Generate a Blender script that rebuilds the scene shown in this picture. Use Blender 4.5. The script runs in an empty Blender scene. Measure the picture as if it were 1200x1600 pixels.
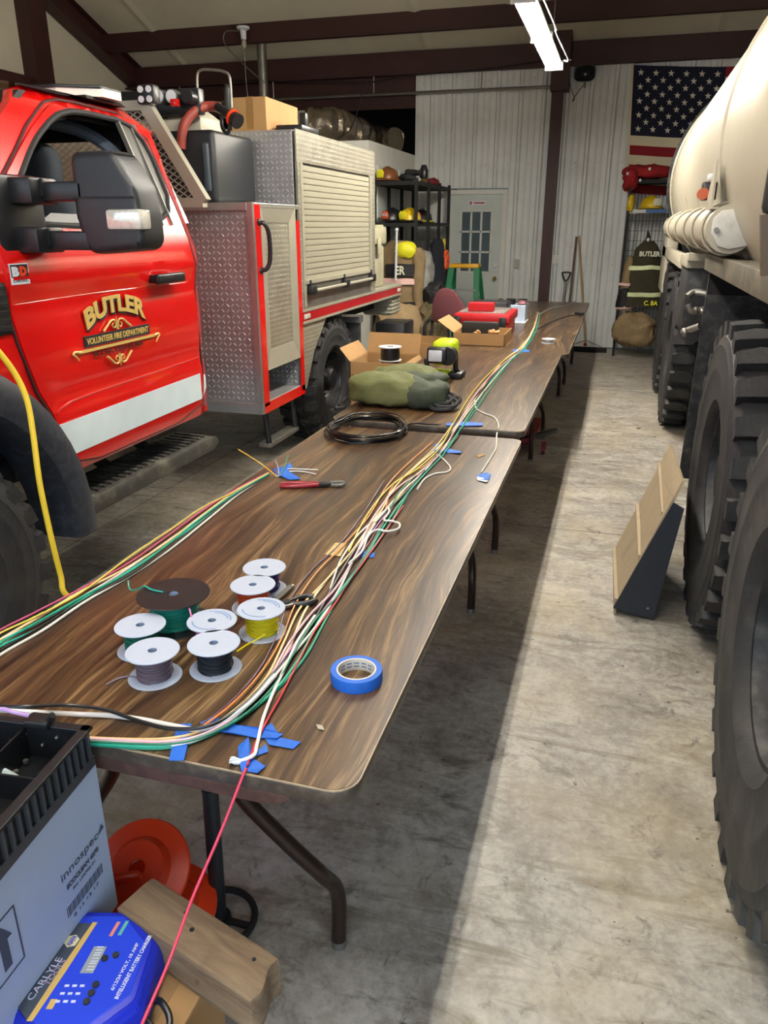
import bpy, bmesh, math, random
from mathutils import Vector, Matrix, noise
from mathutils.geometry import delaunay_2d_cdt
random.seed(7)
SC = bpy.context.scene
COL = SC.collection
PI = math.pi

# ------------------------------------------------------------------ camera
H, FPX, PITCH, YAW = 1.67, 1200.0, 0.357309, 0.284804
cam_d = bpy.data.cameras.new('camera'); cam = bpy.data.objects.new('camera', cam_d); COL.objects.link(cam)
cam_d.sensor_fit = 'VERTICAL'; cam_d.sensor_height = 32.0; cam_d.lens = FPX / 1600.0 * 32.0
cam_d.clip_start = 0.02; cam_d.clip_end = 200
FW = Vector((-math.sin(YAW) * math.cos(PITCH), math.cos(YAW) * math.cos(PITCH), -math.sin(PITCH)))
RT = Vector((math.cos(YAW), math.sin(YAW), 0)); UP = RT.cross(FW)
cam.matrix_world = Matrix(((RT.x, UP.x, -FW.x, 0), (RT.y, UP.y, -FW.y, 0), (RT.z, UP.z, -FW.z, H), (0, 0, 0, 1)))
SC.camera = cam

# ------------------------------------------------------------------ colour management
SC.view_settings.view_transform = 'Standard'; SC.view_settings.look = 'None'
SC.view_settings.gamma = 1.0; SC.view_settings.use_curve_mapping = False
SC.view_settings.exposure = 0.0

# ------------------------------------------------------------------ daylight through the open bay doors
W = bpy.data.worlds.new('outside'); SC.world = W; W.use_nodes = True
wn = W.node_tree.nodes; wl = W.node_tree.links; wn.clear()
wo = wn.new('ShaderNodeOutputWorld'); wb = wn.new('ShaderNodeBackground')
tc = wn.new('ShaderNodeTexCoord'); sp = wn.new('ShaderNodeSeparateXYZ'); cr = wn.new('ShaderNodeValToRGB')
mp = wn.new('ShaderNodeMapRange'); mp.inputs[1].default_value = -0.3; mp.inputs[2].default_value = 0.7
wl.new(tc.outputs['Generated'], sp.inputs[0]); wl.new(sp.outputs[2], mp.inputs[0]); wl.new(mp.outputs[0], cr.inputs[0])
cr.color_ramp.elements[0].color = (.50, .46, .40, 1); cr.color_ramp.elements[0].position = 0.25
cr.color_ramp.elements[1].color = (.68, .84, 1.0, 1); cr.color_ramp.elements[1].position = 0.36
wl.new(cr.outputs[0], wb.inputs[0]); wb.inputs[1].default_value = 2.9
wl.new(wb.outputs[0], wo.inputs[0])
TUBE_POWER = (330.0, 150.0, 120.0)          # emission strength of the fluorescent tubes
DOORS = ((-5.6, -1.75, 3.3), (-1.25, 3.2, 3.3))     # the two open bay doors x0, x1, height
FRONT_Y = -1.1
for i, (a, b, h) in enumerate(DOORS):
    l = bpy.data.lights.new('bay_door_daylight', 'AREA'); l.shape = 'RECTANGLE'; l.size = b - a; l.size_y = h
    l.cycles.is_portal = True
    o = bpy.data.objects.new('bay_door_daylight', l); COL.objects.link(o)
    o.location = ((a + b) / 2, FRONT_Y, h / 2); o.rotation_euler = (PI / 2, 0, 0)

# ------------------------------------------------------------------ pixel -> place on a known plane
def ray(px, py): return RT * ((px - 600) / FPX) + UP * (-(py - 800) / FPX) + FW
def onz(px, py, z):
    d = ray(px, py); return Vector((0, 0, H)) + d * ((z - H) / d.z)
def ony(px, py, y):
    d = ray(px, py); return Vector((0, 0, H)) + d * (y / d.y)
def onx(px, py, x):
    d = ray(px, py); return Vector((0, 0, H)) + d * (x / d.x)

# ------------------------------------------------------------------ materials
def lin(h):
    h = h.lstrip('#'); c = [int(h[i:i + 2], 16) / 255 for i in (0, 2, 4)]
    return tuple((v / 12.92 if v <= .04045 else ((v + .055) / 1.055) ** 2.4) for v in c) + (1,)
MATS = {}
class NT:
    def __init__(s, m): s.t = m.node_tree; s.n = s.t.nodes; s.l = s.t.links
    def new(s, ty, **k):
        n = s.n.new(ty)
        for a, b in k.items(): setattr(n, a, b)
        return n
    def put(s, sock, v):
        if isinstance(v, bpy.types.NodeSocket): s.l.new(v, sock)
        else: sock.default_value = v
    def m(s, op, a, b=0.0, c=None):
        n = s.new('ShaderNodeMath', operation=op); s.put(n.inputs[0], a); s.put(n.inputs[1], b)
        if c is not None: s.put(n.inputs[2], c)
        return n.outputs[0]
    def coords(s, scale=(1, 1, 1)):
        t = s.new('ShaderNodeTexCoord'); mp = s.new('ShaderNodeMapping'); mp.inputs['Scale'].default_value = scale
        s.l.new(t.outputs['Object'], mp.inputs[0]); return mp.outputs[0]
    def noise(s, vec, scale, detail=4, rough=.55, dist=0):
        n = s.new('ShaderNodeTexNoise'); s.l.new(vec, n.inputs['Vector']); n.inputs['Scale'].default_value = scale
        n.inputs['Detail'].default_value = detail; n.inputs['Roughness'].default_value = rough; n.inputs['Distortion'].default_value = dist
        return n.outputs['Fac']
    def ramp(s, f, stops):
        r = s.new('ShaderNodeValToRGB'); s.l.new(f, r.inputs[0]); e = r.color_ramp.elements
        while len(e) < len(stops): e.new(0.5)
        for i, (p, c) in enumerate(stops): e[i].position = p; e[i].color = c
        return r.outputs[0]
    def mix(s, f, a, b, mode='MIX'):
        n = s.new('ShaderNodeMix', data_type='RGBA', blend_type=mode); s.put(n.inputs[0], f); s.put(n.inputs[6], a); s.put(n.inputs[7], b)
        return n.outputs[2]
def base(name, rough=.5, metal=0., spec=.5):
    m = bpy.data.materials.new(name); m.use_nodes = True; t = NT(m); b = t.n['Principled BSDF']
    b.inputs['Roughness'].default_value = rough; b.inputs['Metallic'].default_value = metal
    b.inputs['Specular IOR Level'].default_value = spec; MATS[name] = m; return m, t, b
def shade(c, k): return tuple(min(1, v * k) for v in c[:3]) + (1,)
def mat(name, col, rough=.5, metal=0., var=.12, vs=6., bump=0., bs=40., spec=.5, coat=0., dirt=None, dirtamt=.5, dscale=3.):
    m, t, b = base(name, rough, metal, spec); c = lin(col) if isinstance(col, str) else col
    v = t.coords(); f = t.noise(v, vs)
    out = t.ramp(f, [(.3, shade(c, 1 - var)), (.7, shade(c, 1 + var))])
    if dirt:
        d = t.noise(v, dscale, 8, .65); d = t.ramp(d, [(.48, (0, 0, 0, 1)), (.72, (dirtamt,) * 3 + (1,))])
        out = t.mix(d, out, lin(dirt))
    t.l.new(out, b.inputs['Base Color'])
    if bump:
        bn = t.new('ShaderNodeBump'); bn.inputs['Strength'].default_value = bump; bn.inputs['Distance'].default_value = .01
        t.l.new(t.noise(v, bs, 5), bn.inputs['Height']); t.l.new(bn.outputs[0], b.inputs['Normal'])
    if coat: b.inputs['Coat Weight'].default_value = coat; b.inputs['Coat Roughness'].default_value = .06
    return m
def emit(name, col, strength):
    m, t, b = base(name); b.inputs['Base Color'].default_value = lin(col); b.inputs['Emission Color'].default_value = lin(col)
    b.inputs['Emission Strength'].default_value = strength; return m
def glass(name, col='#ffffff', rough=.02, alpha=.25):
    m, t, b = base(name, rough); b.inputs['Base Color'].default_value = lin(col); b.inputs['Alpha'].default_value = alpha; return m
def plate(name, axes, col='#c4c4c6', cell=.034, rough=.33, metal=.62, style='cross', strength=.9):
    """raised tread bars on sheet aluminium; axes = the two object axes of the sheet"""
    m, t, b = base(name, rough, metal); v = t.coords(); sx = t.new('ShaderNodeSeparateXYZ'); t.l.new(v, sx.inputs[0])
    u, w = sx.outputs[axes[0]], sx.outputs[axes[1]]
    U = t.m('MULTIPLY', u, 1 / cell); V = t.m('MULTIPLY', w, 1 / cell)
    fu, fv = t.m('FLOOR', U), t.m('FLOOR', V); par = t.m('PINGPONG', t.m('ADD', fu, fv), 1.0)
    lu = t.m('SUBTRACT', t.m('SUBTRACT', U, fu), .5); lv = t.m('SUBTRACT', t.m('SUBTRACT', V, fv), .5)
    a = t.m('MULTIPLY', t.m('ADD', lu, lv), .707); c = t.m('MULTIPLY', t.m('SUBTRACT', lu, lv), .707)
    if style == 'cross':
        sel = t.m('ROUND', par); inv = t.m('SUBTRACT', 1.0, sel)
        A = t.m('ADD', t.m('MULTIPLY', a, sel), t.m('MULTIPLY', c, inv)); B = t.m('ADD', t.m('MULTIPLY', c, sel), t.m('MULTIPLY', a, inv))
    else: A, B = a, c
    d = t.m('ADD', t.m('POWER', t.m('DIVIDE', A, .40), 2.0), t.m('POWER', t.m('DIVIDE', B, .115), 2.0))
    hgt = t.m('MAXIMUM', t.m('SUBTRACT', 1.0, d), 0.0); hgt = t.m('POWER', hgt, .5)
    n = t.noise(v, 9, 5); cc = lin(col)
    out = t.ramp(n, [(.3, shade(cc, .62)), (.7, shade(cc, .82))]); out = t.mix(t.m('MINIMUM', t.m('MULTIPLY', hgt, 1.6), 1.0), out, shade(cc, 1.25)); t.l.new(out, b.inputs['Base Color'])  # bars worn brighter, sheet darkened; colour also carries the relief's light contrast
    rg = t.m('ADD', t.m('MULTIPLY', n, .25), rough - .12); t.l.new(rg, b.inputs['Roughness'])
    bn = t.new('ShaderNodeBump'); bn.inputs['Strength'].default_value = strength; bn.inputs['Distance'].default_value = .004
    t.l.new(hgt, bn.inputs['Height']); t.l.new(bn.outputs[0], b.inputs['Normal']); return m

# ------------------------------------------------------------------ object plumbing
OW = {}            # object name -> world matrix of its origin
def setp(o, label=None, cat=None, group=None, kind=None):
    for k, v in (('label', label), ('category', cat), ('group', group), ('kind', kind)):
        if v: o[k] = v
    return o
def thing(name, label, cat, loc=(0, 0, 0), rz=0., group=None, kind=None):
    o = bpy.data.objects.new(name, None); o.empty_display_size = .1; COL.objects.link(o)
    M = Matrix.Translation(loc) @ Matrix.Rotation(rz, 4, 'Z'); o.location = loc; o.rotation_euler = (0, 0, rz)
    OW[o.name] = M; return setp(o, label, cat, group, kind)
def children(o): return [c for c in bpy.data.objects if c.parent == o]
def copy_tree(o, parent=None):
    c = o.copy(); COL.objects.link(c); c.parent = parent
    for ch in children(o): copy_tree(ch, c)
    return c
class MB:
    """collects shapes; build() links them as one mesh object. Coordinates are world unless local=True"""
    def __init__(s): s.bm = bmesh.new()
    def _merge(s, b, M=None):
        if M is not None: b.transform(M)
        me = bpy.data.meshes.new('t'); b.to_mesh(me); b.free(); s.bm.from_mesh(me); bpy.data.meshes.remove(me)
    def box(s, x0, x1, y0, y1, z0, z1, bev=0., M=None, seg=2):
        b = bmesh.new(); bmesh.ops.create_cube(b, size=1)
        b.transform(Matrix.Translation(((x0 + x1) / 2, (y0 + y1) / 2, (z0 + z1) / 2)) @ Matrix.Diagonal((abs(x1 - x0), abs(y1 - y0), abs(z1 - z0), 1)))
        if bev: bmesh.ops.bevel(b, geom=b.edges[:], offset=bev, segments=seg, affect='EDGES', profile=.5)
        s._merge(b, M); return s
    def hexa(s, p, bev=0.):
        """eight corners: 4 of the lower face in order, 4 of the upper"""
        b = bmesh.new(); v = [b.verts.new(q) for q in p]
        for f in ((3, 2, 1, 0), (4, 5, 6, 7), (0, 1, 5, 4), (1, 2, 6, 5), (2, 3, 7, 6), (3, 0, 4, 7)): b.faces.new([v[i] for i in f])
        bmesh.ops.recalc_face_normals(b, faces=b.faces[:])
        if bev: bmesh.ops.bevel(b, geom=b.edges[:], offset=bev, segments=2, affect='EDGES', profile=.5)
        s._merge(b); return s
    def cyl(s, p0, p1, r0, r1=None, seg=20, caps=True):
        p0, p1 = Vector(p0), Vector(p1); r1 = r0 if r1 is None else r1; d = p1 - p0
        b = bmesh.new(); bmesh.ops.create_cone(b, cap_ends=caps, segments=seg, radius1=r0, radius2=r1, depth=d.length)
        s._merge(b, Matrix.Translation((p0 + p1) / 2) @ d.to_track_quat('Z', 'Y').to_matrix().to_4x4()); return s
    def bar(s, p0, p1, w, h=None, up=(0, 0, 1), bev=0.):
        p0, p1 = Vector(p0), Vector(p1); h = h or w; d = p1 - p0; z = d.normalized(); upv = Vector(up)
        if abs(z.dot(upv)) > .98: upv = Vector((1, 0, 0))
        x = upv.cross(z).normalized(); y = z.cross(x); L = d.length
        M = Matrix((( x.x, y.x, z.x, 0), (x.y, y.y, z.y, 0), (x.z, y.z, z.z, 0), (0, 0, 0, 1)))
        return s.box(-w / 2, w / 2, -h / 2, h / 2, -L / 2, L / 2, bev, Matrix.Translation((p0 + p1) / 2) @ M)
    def sphere(s, c, r, seg=20, rings=12, M=None):
        b = bmesh.new(); bmesh.ops.create_uvsphere(b, u_segments=seg, v_segments=rings, radius=1)
        rr = (r, r, r) if isinstance(r, (int, float)) else r
        s._merge(b, (M or Matrix()) @ Matrix.Translation(c) @ Matrix.Diagonal((rr[0], rr[1], rr[2], 1))); return s
    def loops(s, rings, close=True, caps=True, M=None):
        b = bmesh.new(); R = [[b.verts.new(p) for p in r] for r in rings]; n = len(rings[0])
        for i in range(len(R) - 1):
            for j in range(n if close else n - 1): b.faces.new((R[i][j], R[i][(j + 1) % n], R[i + 1][(j + 1) % n], R[i + 1][j]))
        if caps and close:
            b.faces.new(R[0][::-1]); b.faces.new(R[-1])
        bmesh.ops.recalc_face_normals(b, faces=b.faces[:]) if close else None
        s._merge(b, M); return s
    def tube(s, pts, r, seg=8, smooth=0, closed=False, caps=True):
        pts = [Vector(p) for p in pts]
        if smooth: pts = catmull(pts, smooth, closed)
        rf = r if callable(r) else (lambda t: r)
        n = len(pts); rings = []; prev = None
        for i, p in enumerate(pts):
            if closed: tn = pts[(i + 1) % n] - pts[i - 1]
            else: tn = pts[min(i + 1, n - 1)] - pts[max(i - 1, 0)]
            if tn.length < 1e-9: tn = Vector((0, 0, 1))
            tn.normalize()
            if prev is None:
                a = Vector((0, 0, 1)) if abs(tn.z) < .9 else Vector((1, 0, 0)); u = tn.cross(a).normalized()
            else:
                u = prev - tn * prev.dot(tn)
                if u.length < 1e-6: u = tn.orthogonal()
                u.normalize()
            prev = u; w = tn.cross(u); rr = rf(i / max(1, n - 1))
            rings.append([p + (u * math.cos(k * 2 * PI / seg) + w * math.sin(k * 2 * PI / seg)) * rr for k in range(seg)])
        if closed: rings.append(rings[0])
        s.loops(rings, True, caps and not closed); return s
    def lathe(s, prof, seg=48, M=None, closed=False):
        """prof: (radius, height) around local Z"""
        rings = [[(r * math.cos(k * 2 * PI / seg), r * math.sin(k * 2 * PI / seg), h) for k in range(seg)] for r, h in prof]
        if closed: rings.append(rings[0])
        b = bmesh.new(); R = [[b.verts.new(p) for p in r] for r in rings]
        for i in range(len(R) - 1):
            for j in range(seg): b.faces.new((R[i][j], R[i][(j + 1) % seg], R[i + 1][(j + 1) % seg], R[i + 1][j]))
        bmesh.ops.remove_doubles(b, verts=b.verts[:], dist=1e-6); bmesh.ops.recalc_face_normals(b, faces=b.faces[:])
        s._merge(b, M); return s
    def prism(s, poly, axis, a0, a1, bev=0., M=None, a2=None):
        """poly in the two other axes (x: y,z ; y: x,z ; z: x,y) extruded a0..a1"""
        def P(u, v, a): return {'x': (a, u, v), 'y': (u, a, v), 'z': (u, v, a)}[axis]
        b = bmesh.new(); lo = [b.verts.new(P(u, v, a0)) for u, v in poly]; hi = [b.verts.new(P(u, v, a1)) for u, v in poly]
        n = len(poly); b.faces.new(lo); b.faces.new(hi[::-1])
        for i in range(n): b.faces.new((lo[i], hi[i], hi[(i + 1) % n], lo[(i + 1) % n]))
        bmesh.ops.recalc_face_normals(b, faces=b.faces[:])
        if bev: bmesh.ops.bevel(b, geom=b.edges[:], offset=bev, segments=2, affect='EDGES', profile=.5)
        s._merge(b, M); return s
    def sheet(s, outer, holes, fx, thick, grid=.12, axis=0):
        """curved panel in y,z with openings; fx(y,z) -> x, thickness towards -x"""
        vs = []; es = []; fs = []
        def add(poly):
            k = len(vs); dens = []
            for i, p in enumerate(poly):
                q = poly[(i + 1) % len(poly)]; L = math.hypot(q[0] - p[0], q[1] - p[1]); m = max(1, int(L / grid))
                for j in range(m): dens.append((p[0] + (q[0] - p[0]) * j / m, p[1] + (q[1] - p[1]) * j / m))
            for p in dens: vs.append(Vector(p))
            n = len(dens); fs.append(list(range(k, k + n)))
            return dens
        def inside(p, poly):
            c = False
            for i in range(len(poly)):
                (x1, y1), (x2, y2) = poly[i], poly[i - 1]
                if (y1 > p[1]) != (y2 > p[1]) and p[0] < (x2 - x1) * (p[1] - y1) / (y2 - y1) + x1: c = not c
            return c
        add(outer)
        for h in holes: add(h)
        y0 = min(p[0] for p in outer); y1 = max(p[0] for p in outer); z0 = min(p[1] for p in outer); z1 = max(p[1] for p in outer)
        y = y0 + grid / 2
        while y < y1:
            z = z0 + grid / 2
            while z < z1:
                if inside((y, z), outer) and not any(inside((y, z), h) for h in holes): vs.append(Vector((y, z)))
                z += grid * .5
            y += grid
        r = delaunay_2d_cdt(vs, [], fs, 1, 1e-5)
        b = bmesh.new(); F = [b.verts.new((fx(p.x, p.y), p.x, p.y)) for p in r[0]]; B = [b.verts.new((fx(p.x, p.y) - thick, p.x, p.y)) for p in r[0]]
        cnt = {}
        for f in r[2]:
            c = sum((r[0][i] for i in f), Vector((0, 0))) / len(f)
            if not inside(c, outer) or any(inside(c, h) for h in holes): continue
            b.faces.new([F[i] for i in f]); b.faces.new([B[i] for i in f[::-1]])
            for i in range(len(f)):
                a, d = f[i], f[(i + 1) % len(f)]
                cnt[(a, d)] = 1
        for (a, d) in cnt:
            if (d, a) not in cnt: b.faces.new((F[d], F[a], B[a], B[d]))
        bmesh.ops.recalc_face_normals(b, faces=b.faces[:])
        s._merge(b); return s
    def wobble(s, amp, freq, seed=0.):
        for v in s.bm.verts:
            n = noise.noise_vector(v.co * freq + Vector((seed, seed * 1.7, seed * .3))); v.co += n * amp
        return s
    def build(s, name, material, parent=None, local=False, label=None, cat=None, group=None, kind=None, smooth=35, rz=0.):
        me = bpy.data.meshes.new(name); bm = s.bm
        o = bpy.data.objects.new(name, me)
        COL.objects.link(o)
        if parent is not None:
            o.parent = parent; M = OW[parent.name]
            if not local: bm.transform(M.inverted())
            OW[o.name] = M
        else:
            if not local:
                c = [v.co for v in bm.verts]
                p = Vector(((min(v.x for v in c) + max(v.x for v in c)) / 2, (min(v.y for v in c) + max(v.y for v in c)) / 2, min(v.z for v in c)))
                bm.transform(Matrix.Translation(-p)); o.location = p; OW[o.name] = Matrix.Translation(p)
            else: OW[o.name] = Matrix()
        bm.to_mesh(me); bm.free()
        ms = material if isinstance(material, (list, tuple)) else [material]
        for m in ms: me.materials.append(m)
        if smooth:
            me.shade_smooth()
            try: me.set_sharp_from_angle(angle=math.radians(smooth))
            except Exception: pass
        return setp(o, label, cat, group, kind)
def chaikin(P, n=2):
    for _ in range(n):
        Q = []
        for i, p in enumerate(P):
            q = P[(i + 1) % len(P)]; Q += [(p[0] * .8 + q[0] * .2, p[1] * .8 + q[1] * .2), (p[0] * .2 + q[0] * .8, p[1] * .2 + q[1] * .8)]
        P = Q
    return P
def catmull(pts, k=6, closed=False):
    n = len(pts); out = []
    rng = n if closed else n - 1
    for i in range(rng):
        if closed: p0, p1, p2, p3 = pts[i - 1], pts[i], pts[(i + 1) % n], pts[(i + 2) % n]
        else: p0, p1, p2, p3 = pts[max(0, i - 1)], pts[i], pts[i + 1], pts[min(n - 1, i + 2)]
        for j in range(k):
            t = j / k
            out.append(.5 * ((2 * p1) + (p2 - p0) * t + (2 * p0 - 5 * p1 + 4 * p2 - p3) * t * t + (3 * p1 - p0 - 3 * p2 + p3) * t ** 3))
    if not closed: out.append(pts[-1])
    return out
def text(name, s, size, org, xd, yd, material, parent=None, ext=.0008, bold=0., align='LEFT', warp=None, sx=1., shear=0., spacing=1., fit=None, **kw):
    c = bpy.data.curves.new(name, 'FONT'); c.body = s; c.size = size; c.extrude = ext; c.offset = bold; c.align_x = align; c.shear = shear; c.space_character = spacing
    c.resolution_u = 3
    o = bpy.data.objects.new(name, c); COL.objects.link(o); dg = bpy.context.evaluated_depsgraph_get(); dg.update()
    me = bpy.data.meshes.new_from_object(o.evaluated_get(dg)); bpy.data.objects.remove(o); bpy.data.curves.remove(c)
    mb = MB(); mb.bm.from_mesh(me); bpy.data.meshes.remove(me)
    if fit:
        xs = [v.co.x for v in mb.bm.verts]; ys = [v.co.y for v in mb.bm.verts]; x0, y0 = min(xs), min(ys); kx = fit[0] / (max(xs) - x0); ky = fit[1] / (max(ys) - y0)
        for v in mb.bm.verts: v.co.x = (v.co.x - x0) * kx; v.co.y = (v.co.y - y0) * ky
    if warp:
        for v in mb.bm.verts: v.co = Vector(warp(v.co.x, v.co.y) + (v.co.z,))
    X, Y = Vector(xd).normalized(), Vector(yd).normalized(); Z = X.cross(Y)
    mb.bm.transform(Matrix(((X.x * sx, Y.x, Z.x, org[0]), (X.y * sx, Y.y, Z.y, org[1]), (X.z * sx, Y.z, Z.z, org[2]), (0, 0, 0, 1))))
    return mb.build(name, material, parent, smooth=0, **kw)
def struct(mb, name, m, parent=None, **k):
    return mb.build(name, m, parent, kind=None if parent else 'structure', **k)
# ================================================================== MATERIALS
M_brown = mat('rust_brown_steel', '#3a1c1a', .55, 0, .15, 4)
M_insul = mat('white_vinyl_insulation', '#cdc6b4', .7, 0, .06, 2, bump=.5, bs=3)
M_insul_wall = mat('white_vinyl_wall', '#cdc6b4', .7, 0, .06, 2, bump=.3, bs=2)
M_panel = mat('white_painted_steel', '#d9dcdb', .42, .0, .05, 3, dirt='#8d8b80', dirtamt=.25, dscale=2)
M_white = mat('white_paint', '#dcdcd6', .5, 0, .04)
M_door = mat('grey_door_paint', '#c6cdca', .45, 0, .04)
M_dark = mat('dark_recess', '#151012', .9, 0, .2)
M_black = mat('black_plastic', '#17181b', .38, 0, .2)
M_blackm = mat('black_matte', '#141416', .75, 0, .2)
M_satin = mat('satin_black_texture', '#1f2226', .42, 0, .12, 60, bump=.15, bs=300)
M_red = mat('fire_engine_red', '#d3100f', .22, 0, .05, 2, coat=.9)
M_white_stripe = mat('white_reflective_stripe', '#cfdde2', .4, 0, .06)
M_chrome = mat('chrome', '#d8d8d8', .12, 1, .02)
M_alu = mat('brushed_aluminium', '#bcbcba', .35, .85, .06)
M_alup = mat('painted_aluminium', '#aaa797', .38, .35, .05)
M_steel = mat('dull_steel', '#8c8a84', .4, .8, .15)
M_plate_f = plate('tread_plate_front', (0, 2))
M_plate_s = plate('tread_plate_side', (1, 2), col='#b8b4a4', rough=.36, metal=.6, style='bars', cell=.03)
M_plate_s2 = plate('tread_plate_side_cross', (1, 2), col='#b8b4a4', rough=.36, metal=.6, cell=.034)
M_rubber = mat('tire_rubber', '#1a1a1d', .68, 0, .25, 8, bump=.25, bs=60, dirt='#4d4a44', dirtamt=.32, dscale=5)
M_rubber2 = mat('grey_dusty_rubber', '#2b2b2b', .72, 0, .2, 9, bump=.2, bs=50, dirt='#5a5750', dirtamt=.5, dscale=6)
M_under = mat('dark_chassis', '#0d0d0e', .85, 0, .2)
M_cream = mat('cream_tank_paint', '#aaa493', .40, 0, .05, 2, dirt='#9b8f78', dirtamt=.3, dscale=2.2)
M_olive_black = mat('worn_black_paint', '#222326', .5, .2, .3, 14, dirt='#6e6b65', dirtamt=.45, dscale=12)
M_card = mat('cardboard', '#a98457', .85, 0, .08, 5)
M_card2 = mat('dark_cardboard', '#7c603f', .85, 0, .1, 5)
M_whitecard = mat('white_cardboard', '#b4c2da', .7, 0, .05, 5)
M_ink = mat('black_ink', '#15151a', .7, 0, .0)
M_gold = mat('gold_lettering', '#d8b566', .45, .1, .05)
M_yellow = mat('yellow_plastic', '#e8cf12', .35, 0, .06)
M_hiviz = mat('lime_plastic', '#c9e310', .4, 0, .05)
M_orange = mat('orange_plastic', '#e8431d', .35, 0, .06)
M_blue_tape = mat('blue_painters_tape', '#1a62c4', .6, 0, .06, 60)
M_coat = mat('tan_turnout_fabric', '#8a7556', .9, 0, .18, 7, bump=.3, bs=50)
M_coatd = mat('dark_turnout_fabric', '#35301f', .9, 0, .2, 7, bump=.3, bs=50)
M_reflect = mat('reflective_band', '#e9ead0', .35, 0, .05)
M_pinkref = mat('pinkish_reflective_band', '#f3c9c4', .35, 0, .06)
M_maroon = mat('maroon_fabric', '#5b2d33', .9, 0, .1)
M_green_ladder = mat('green_fiberglass', '#0f6b45', .45, 0, .06)
M_gwhite = mat('white_plastic', '#d9dde4', .4, 0, .03)
M_led = emit('lit_led_panel', '#fff6e8', 3.5)

def floor_mat():
    m, t, b = base('concrete', .5); v = t.coords()
    a = t.noise(v, .7, 6, .6, .4); c = t.noise(v, 4, 9, .68, .6); e = t.noise(v, 38, 6, .7)
    sv = t.coords((1.2, 5, 1)); st = t.noise(sv, 2.2, 8, .7, 1.2)
    f = t.m('ADD', t.m('MULTIPLY', a, .3), t.m('ADD', t.m('MULTIPLY', c, .42), t.m('MULTIPLY', e, .28)))
    out = t.ramp(f, [(.38, lin('#6e6963')), (.46, lin('#908a82')), (.53, lin('#aba69d')), (.62, lin('#c4c0b8'))])
    s2 = t.ramp(st, [(.50, (0, 0, 0, 1)), (.66, (.8,) * 3 + (1,))]); out = t.mix(s2, out, lin('#645c4e'))
    yel = t.ramp(t.noise(v, 1.6, 5, .6), [(.45, (0, 0, 0, 1)), (.7, (.45,) * 3 + (1,))]); out = t.mix(yel, out, lin('#b0a17f'))
    sc = t.new('ShaderNodeTexVoronoi', feature='DISTANCE_TO_EDGE'); t.l.new(t.coords((1, 1, 1)), sc.inputs['Vector']); sc.inputs['Scale'].default_value = 3.1; 
    dk = t.ramp(t.noise(v, 7.5, 9, .75, 1.5), [(.55, (0, 0, 0, 1)), (.68, (.7,) * 3 + (1,))]); out = t.mix(dk, out, lin('#4a4641'))
    pit = t.ramp(t.noise(v, 26, 3, .5), [(.715, (0, 0, 0, 1)), (.74, (.85,) * 3 + (1,))]); out = t.mix(pit, out, lin('#3d3833'))
    t.l.new(out, b.inputs['Base Color'])
    t.l.new(t.ramp(c, [(.3, (.42,) * 3 + (1,)), (.7, (.68,) * 3 + (1,))]), b.inputs['Roughness'])
    bn = t.new('ShaderNodeBump'); bn.inputs['Strength'].default_value = .25; bn.inputs['Distance'].default_value = .01
    t.l.new(f, bn.inputs['Height']); t.l.new(bn.outputs[0], b.inputs['Normal']); return m
M_floor = floor_mat()
def laminate():
    m, t, b = base('walnut_laminate', .3)
    warp = t.coords((.9, .35, 1)); w = t.noise(warp, 1.6, 3, .5)
    cx = t.new('ShaderNodeTexCoord'); sp = t.new('ShaderNodeSeparateXYZ'); t.l.new(cx.outputs['Object'], sp.inputs[0])
    xx = t.m('ADD', sp.outputs[0], t.m('MULTIPLY', w, .42)); cb = t.new('ShaderNodeCombineXYZ'); t.put(cb.inputs[0], xx); t.put(cb.inputs[1], t.m('MULTIPLY', sp.outputs[1], .035))
    n1 = t.noise(cb.outputs[0], 26, 5, .62); n2 = t.noise(cb.outputs[0], 85, 4, .7); n3 = t.noise(cb.outputs[0], 6, 3, .5)
    f = t.m('ADD', t.m('MULTIPLY', n1, .42), t.m('ADD', t.m('MULTIPLY', n2, .38), t.m('MULTIPLY', n3, .2)))
    out = t.ramp(f, [(.39, lin('#1b120c')), (.46, lin('#38271a')), (.53, lin('#574028')), (.61, lin('#8c7250'))])
    pores = t.ramp(t.noise(t.coords((1, .03, 1)), 260, 2, .5), [(.30, (.55,) * 3 + (1,)), (.42, (0, 0, 0, 1))]); out = t.mix(pores, out, lin('#1c120d'))
    t.l.new(out, b.inputs['Base Color'])
    t.l.new(t.m('ADD', t.m('MULTIPLY', t.noise(t.coords(), 4, 3, .5), .10), .27), b.inputs['Roughness']); return m
M_lam = laminate()
def wood_block():
    m, t, b = base('rough_sawn_timber', .85); v = t.coords((.35, 3, 3)); f = t.noise(v, 9, 7, .65, .8)
    k = t.noise(t.coords(), 14, 4, .5)
    out = t.ramp(f, [(.25, lin('#4a3a2b')), (.5, lin('#7d6750')), (.75, lin('#9c8769'))])
    kn = t.ramp(k, [(.66, (0, 0, 0, 1)), (.72, (.8,) * 3 + (1,))]); out = t.mix(kn, out, lin('#3a2617'))
    t.l.new(out, b.inputs['Base Color']); bn = t.new('ShaderNodeBump'); bn.inputs['Strength'].default_value = .5; bn.inputs['Distance'].default_value = .004
    t.l.new(f, bn.inputs['Height']); t.l.new(bn.outputs[0], b.inputs['Normal']); return m
M_wood = wood_block()
M_edge = mat('dark_table_edge', '#4b4239', .4, .2, .2, 12, dirt='#8a7c69', dirtamt=.5, dscale=25)
M_legs = mat('brown_steel_tube', '#33251f', .3, .4, .15)
M_rusty = mat('rust_brown_bracket', '#5b4038', .6, .2, .25, 20, dirt='#7d5c4e', dirtamt=.5, dscale=30)

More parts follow.
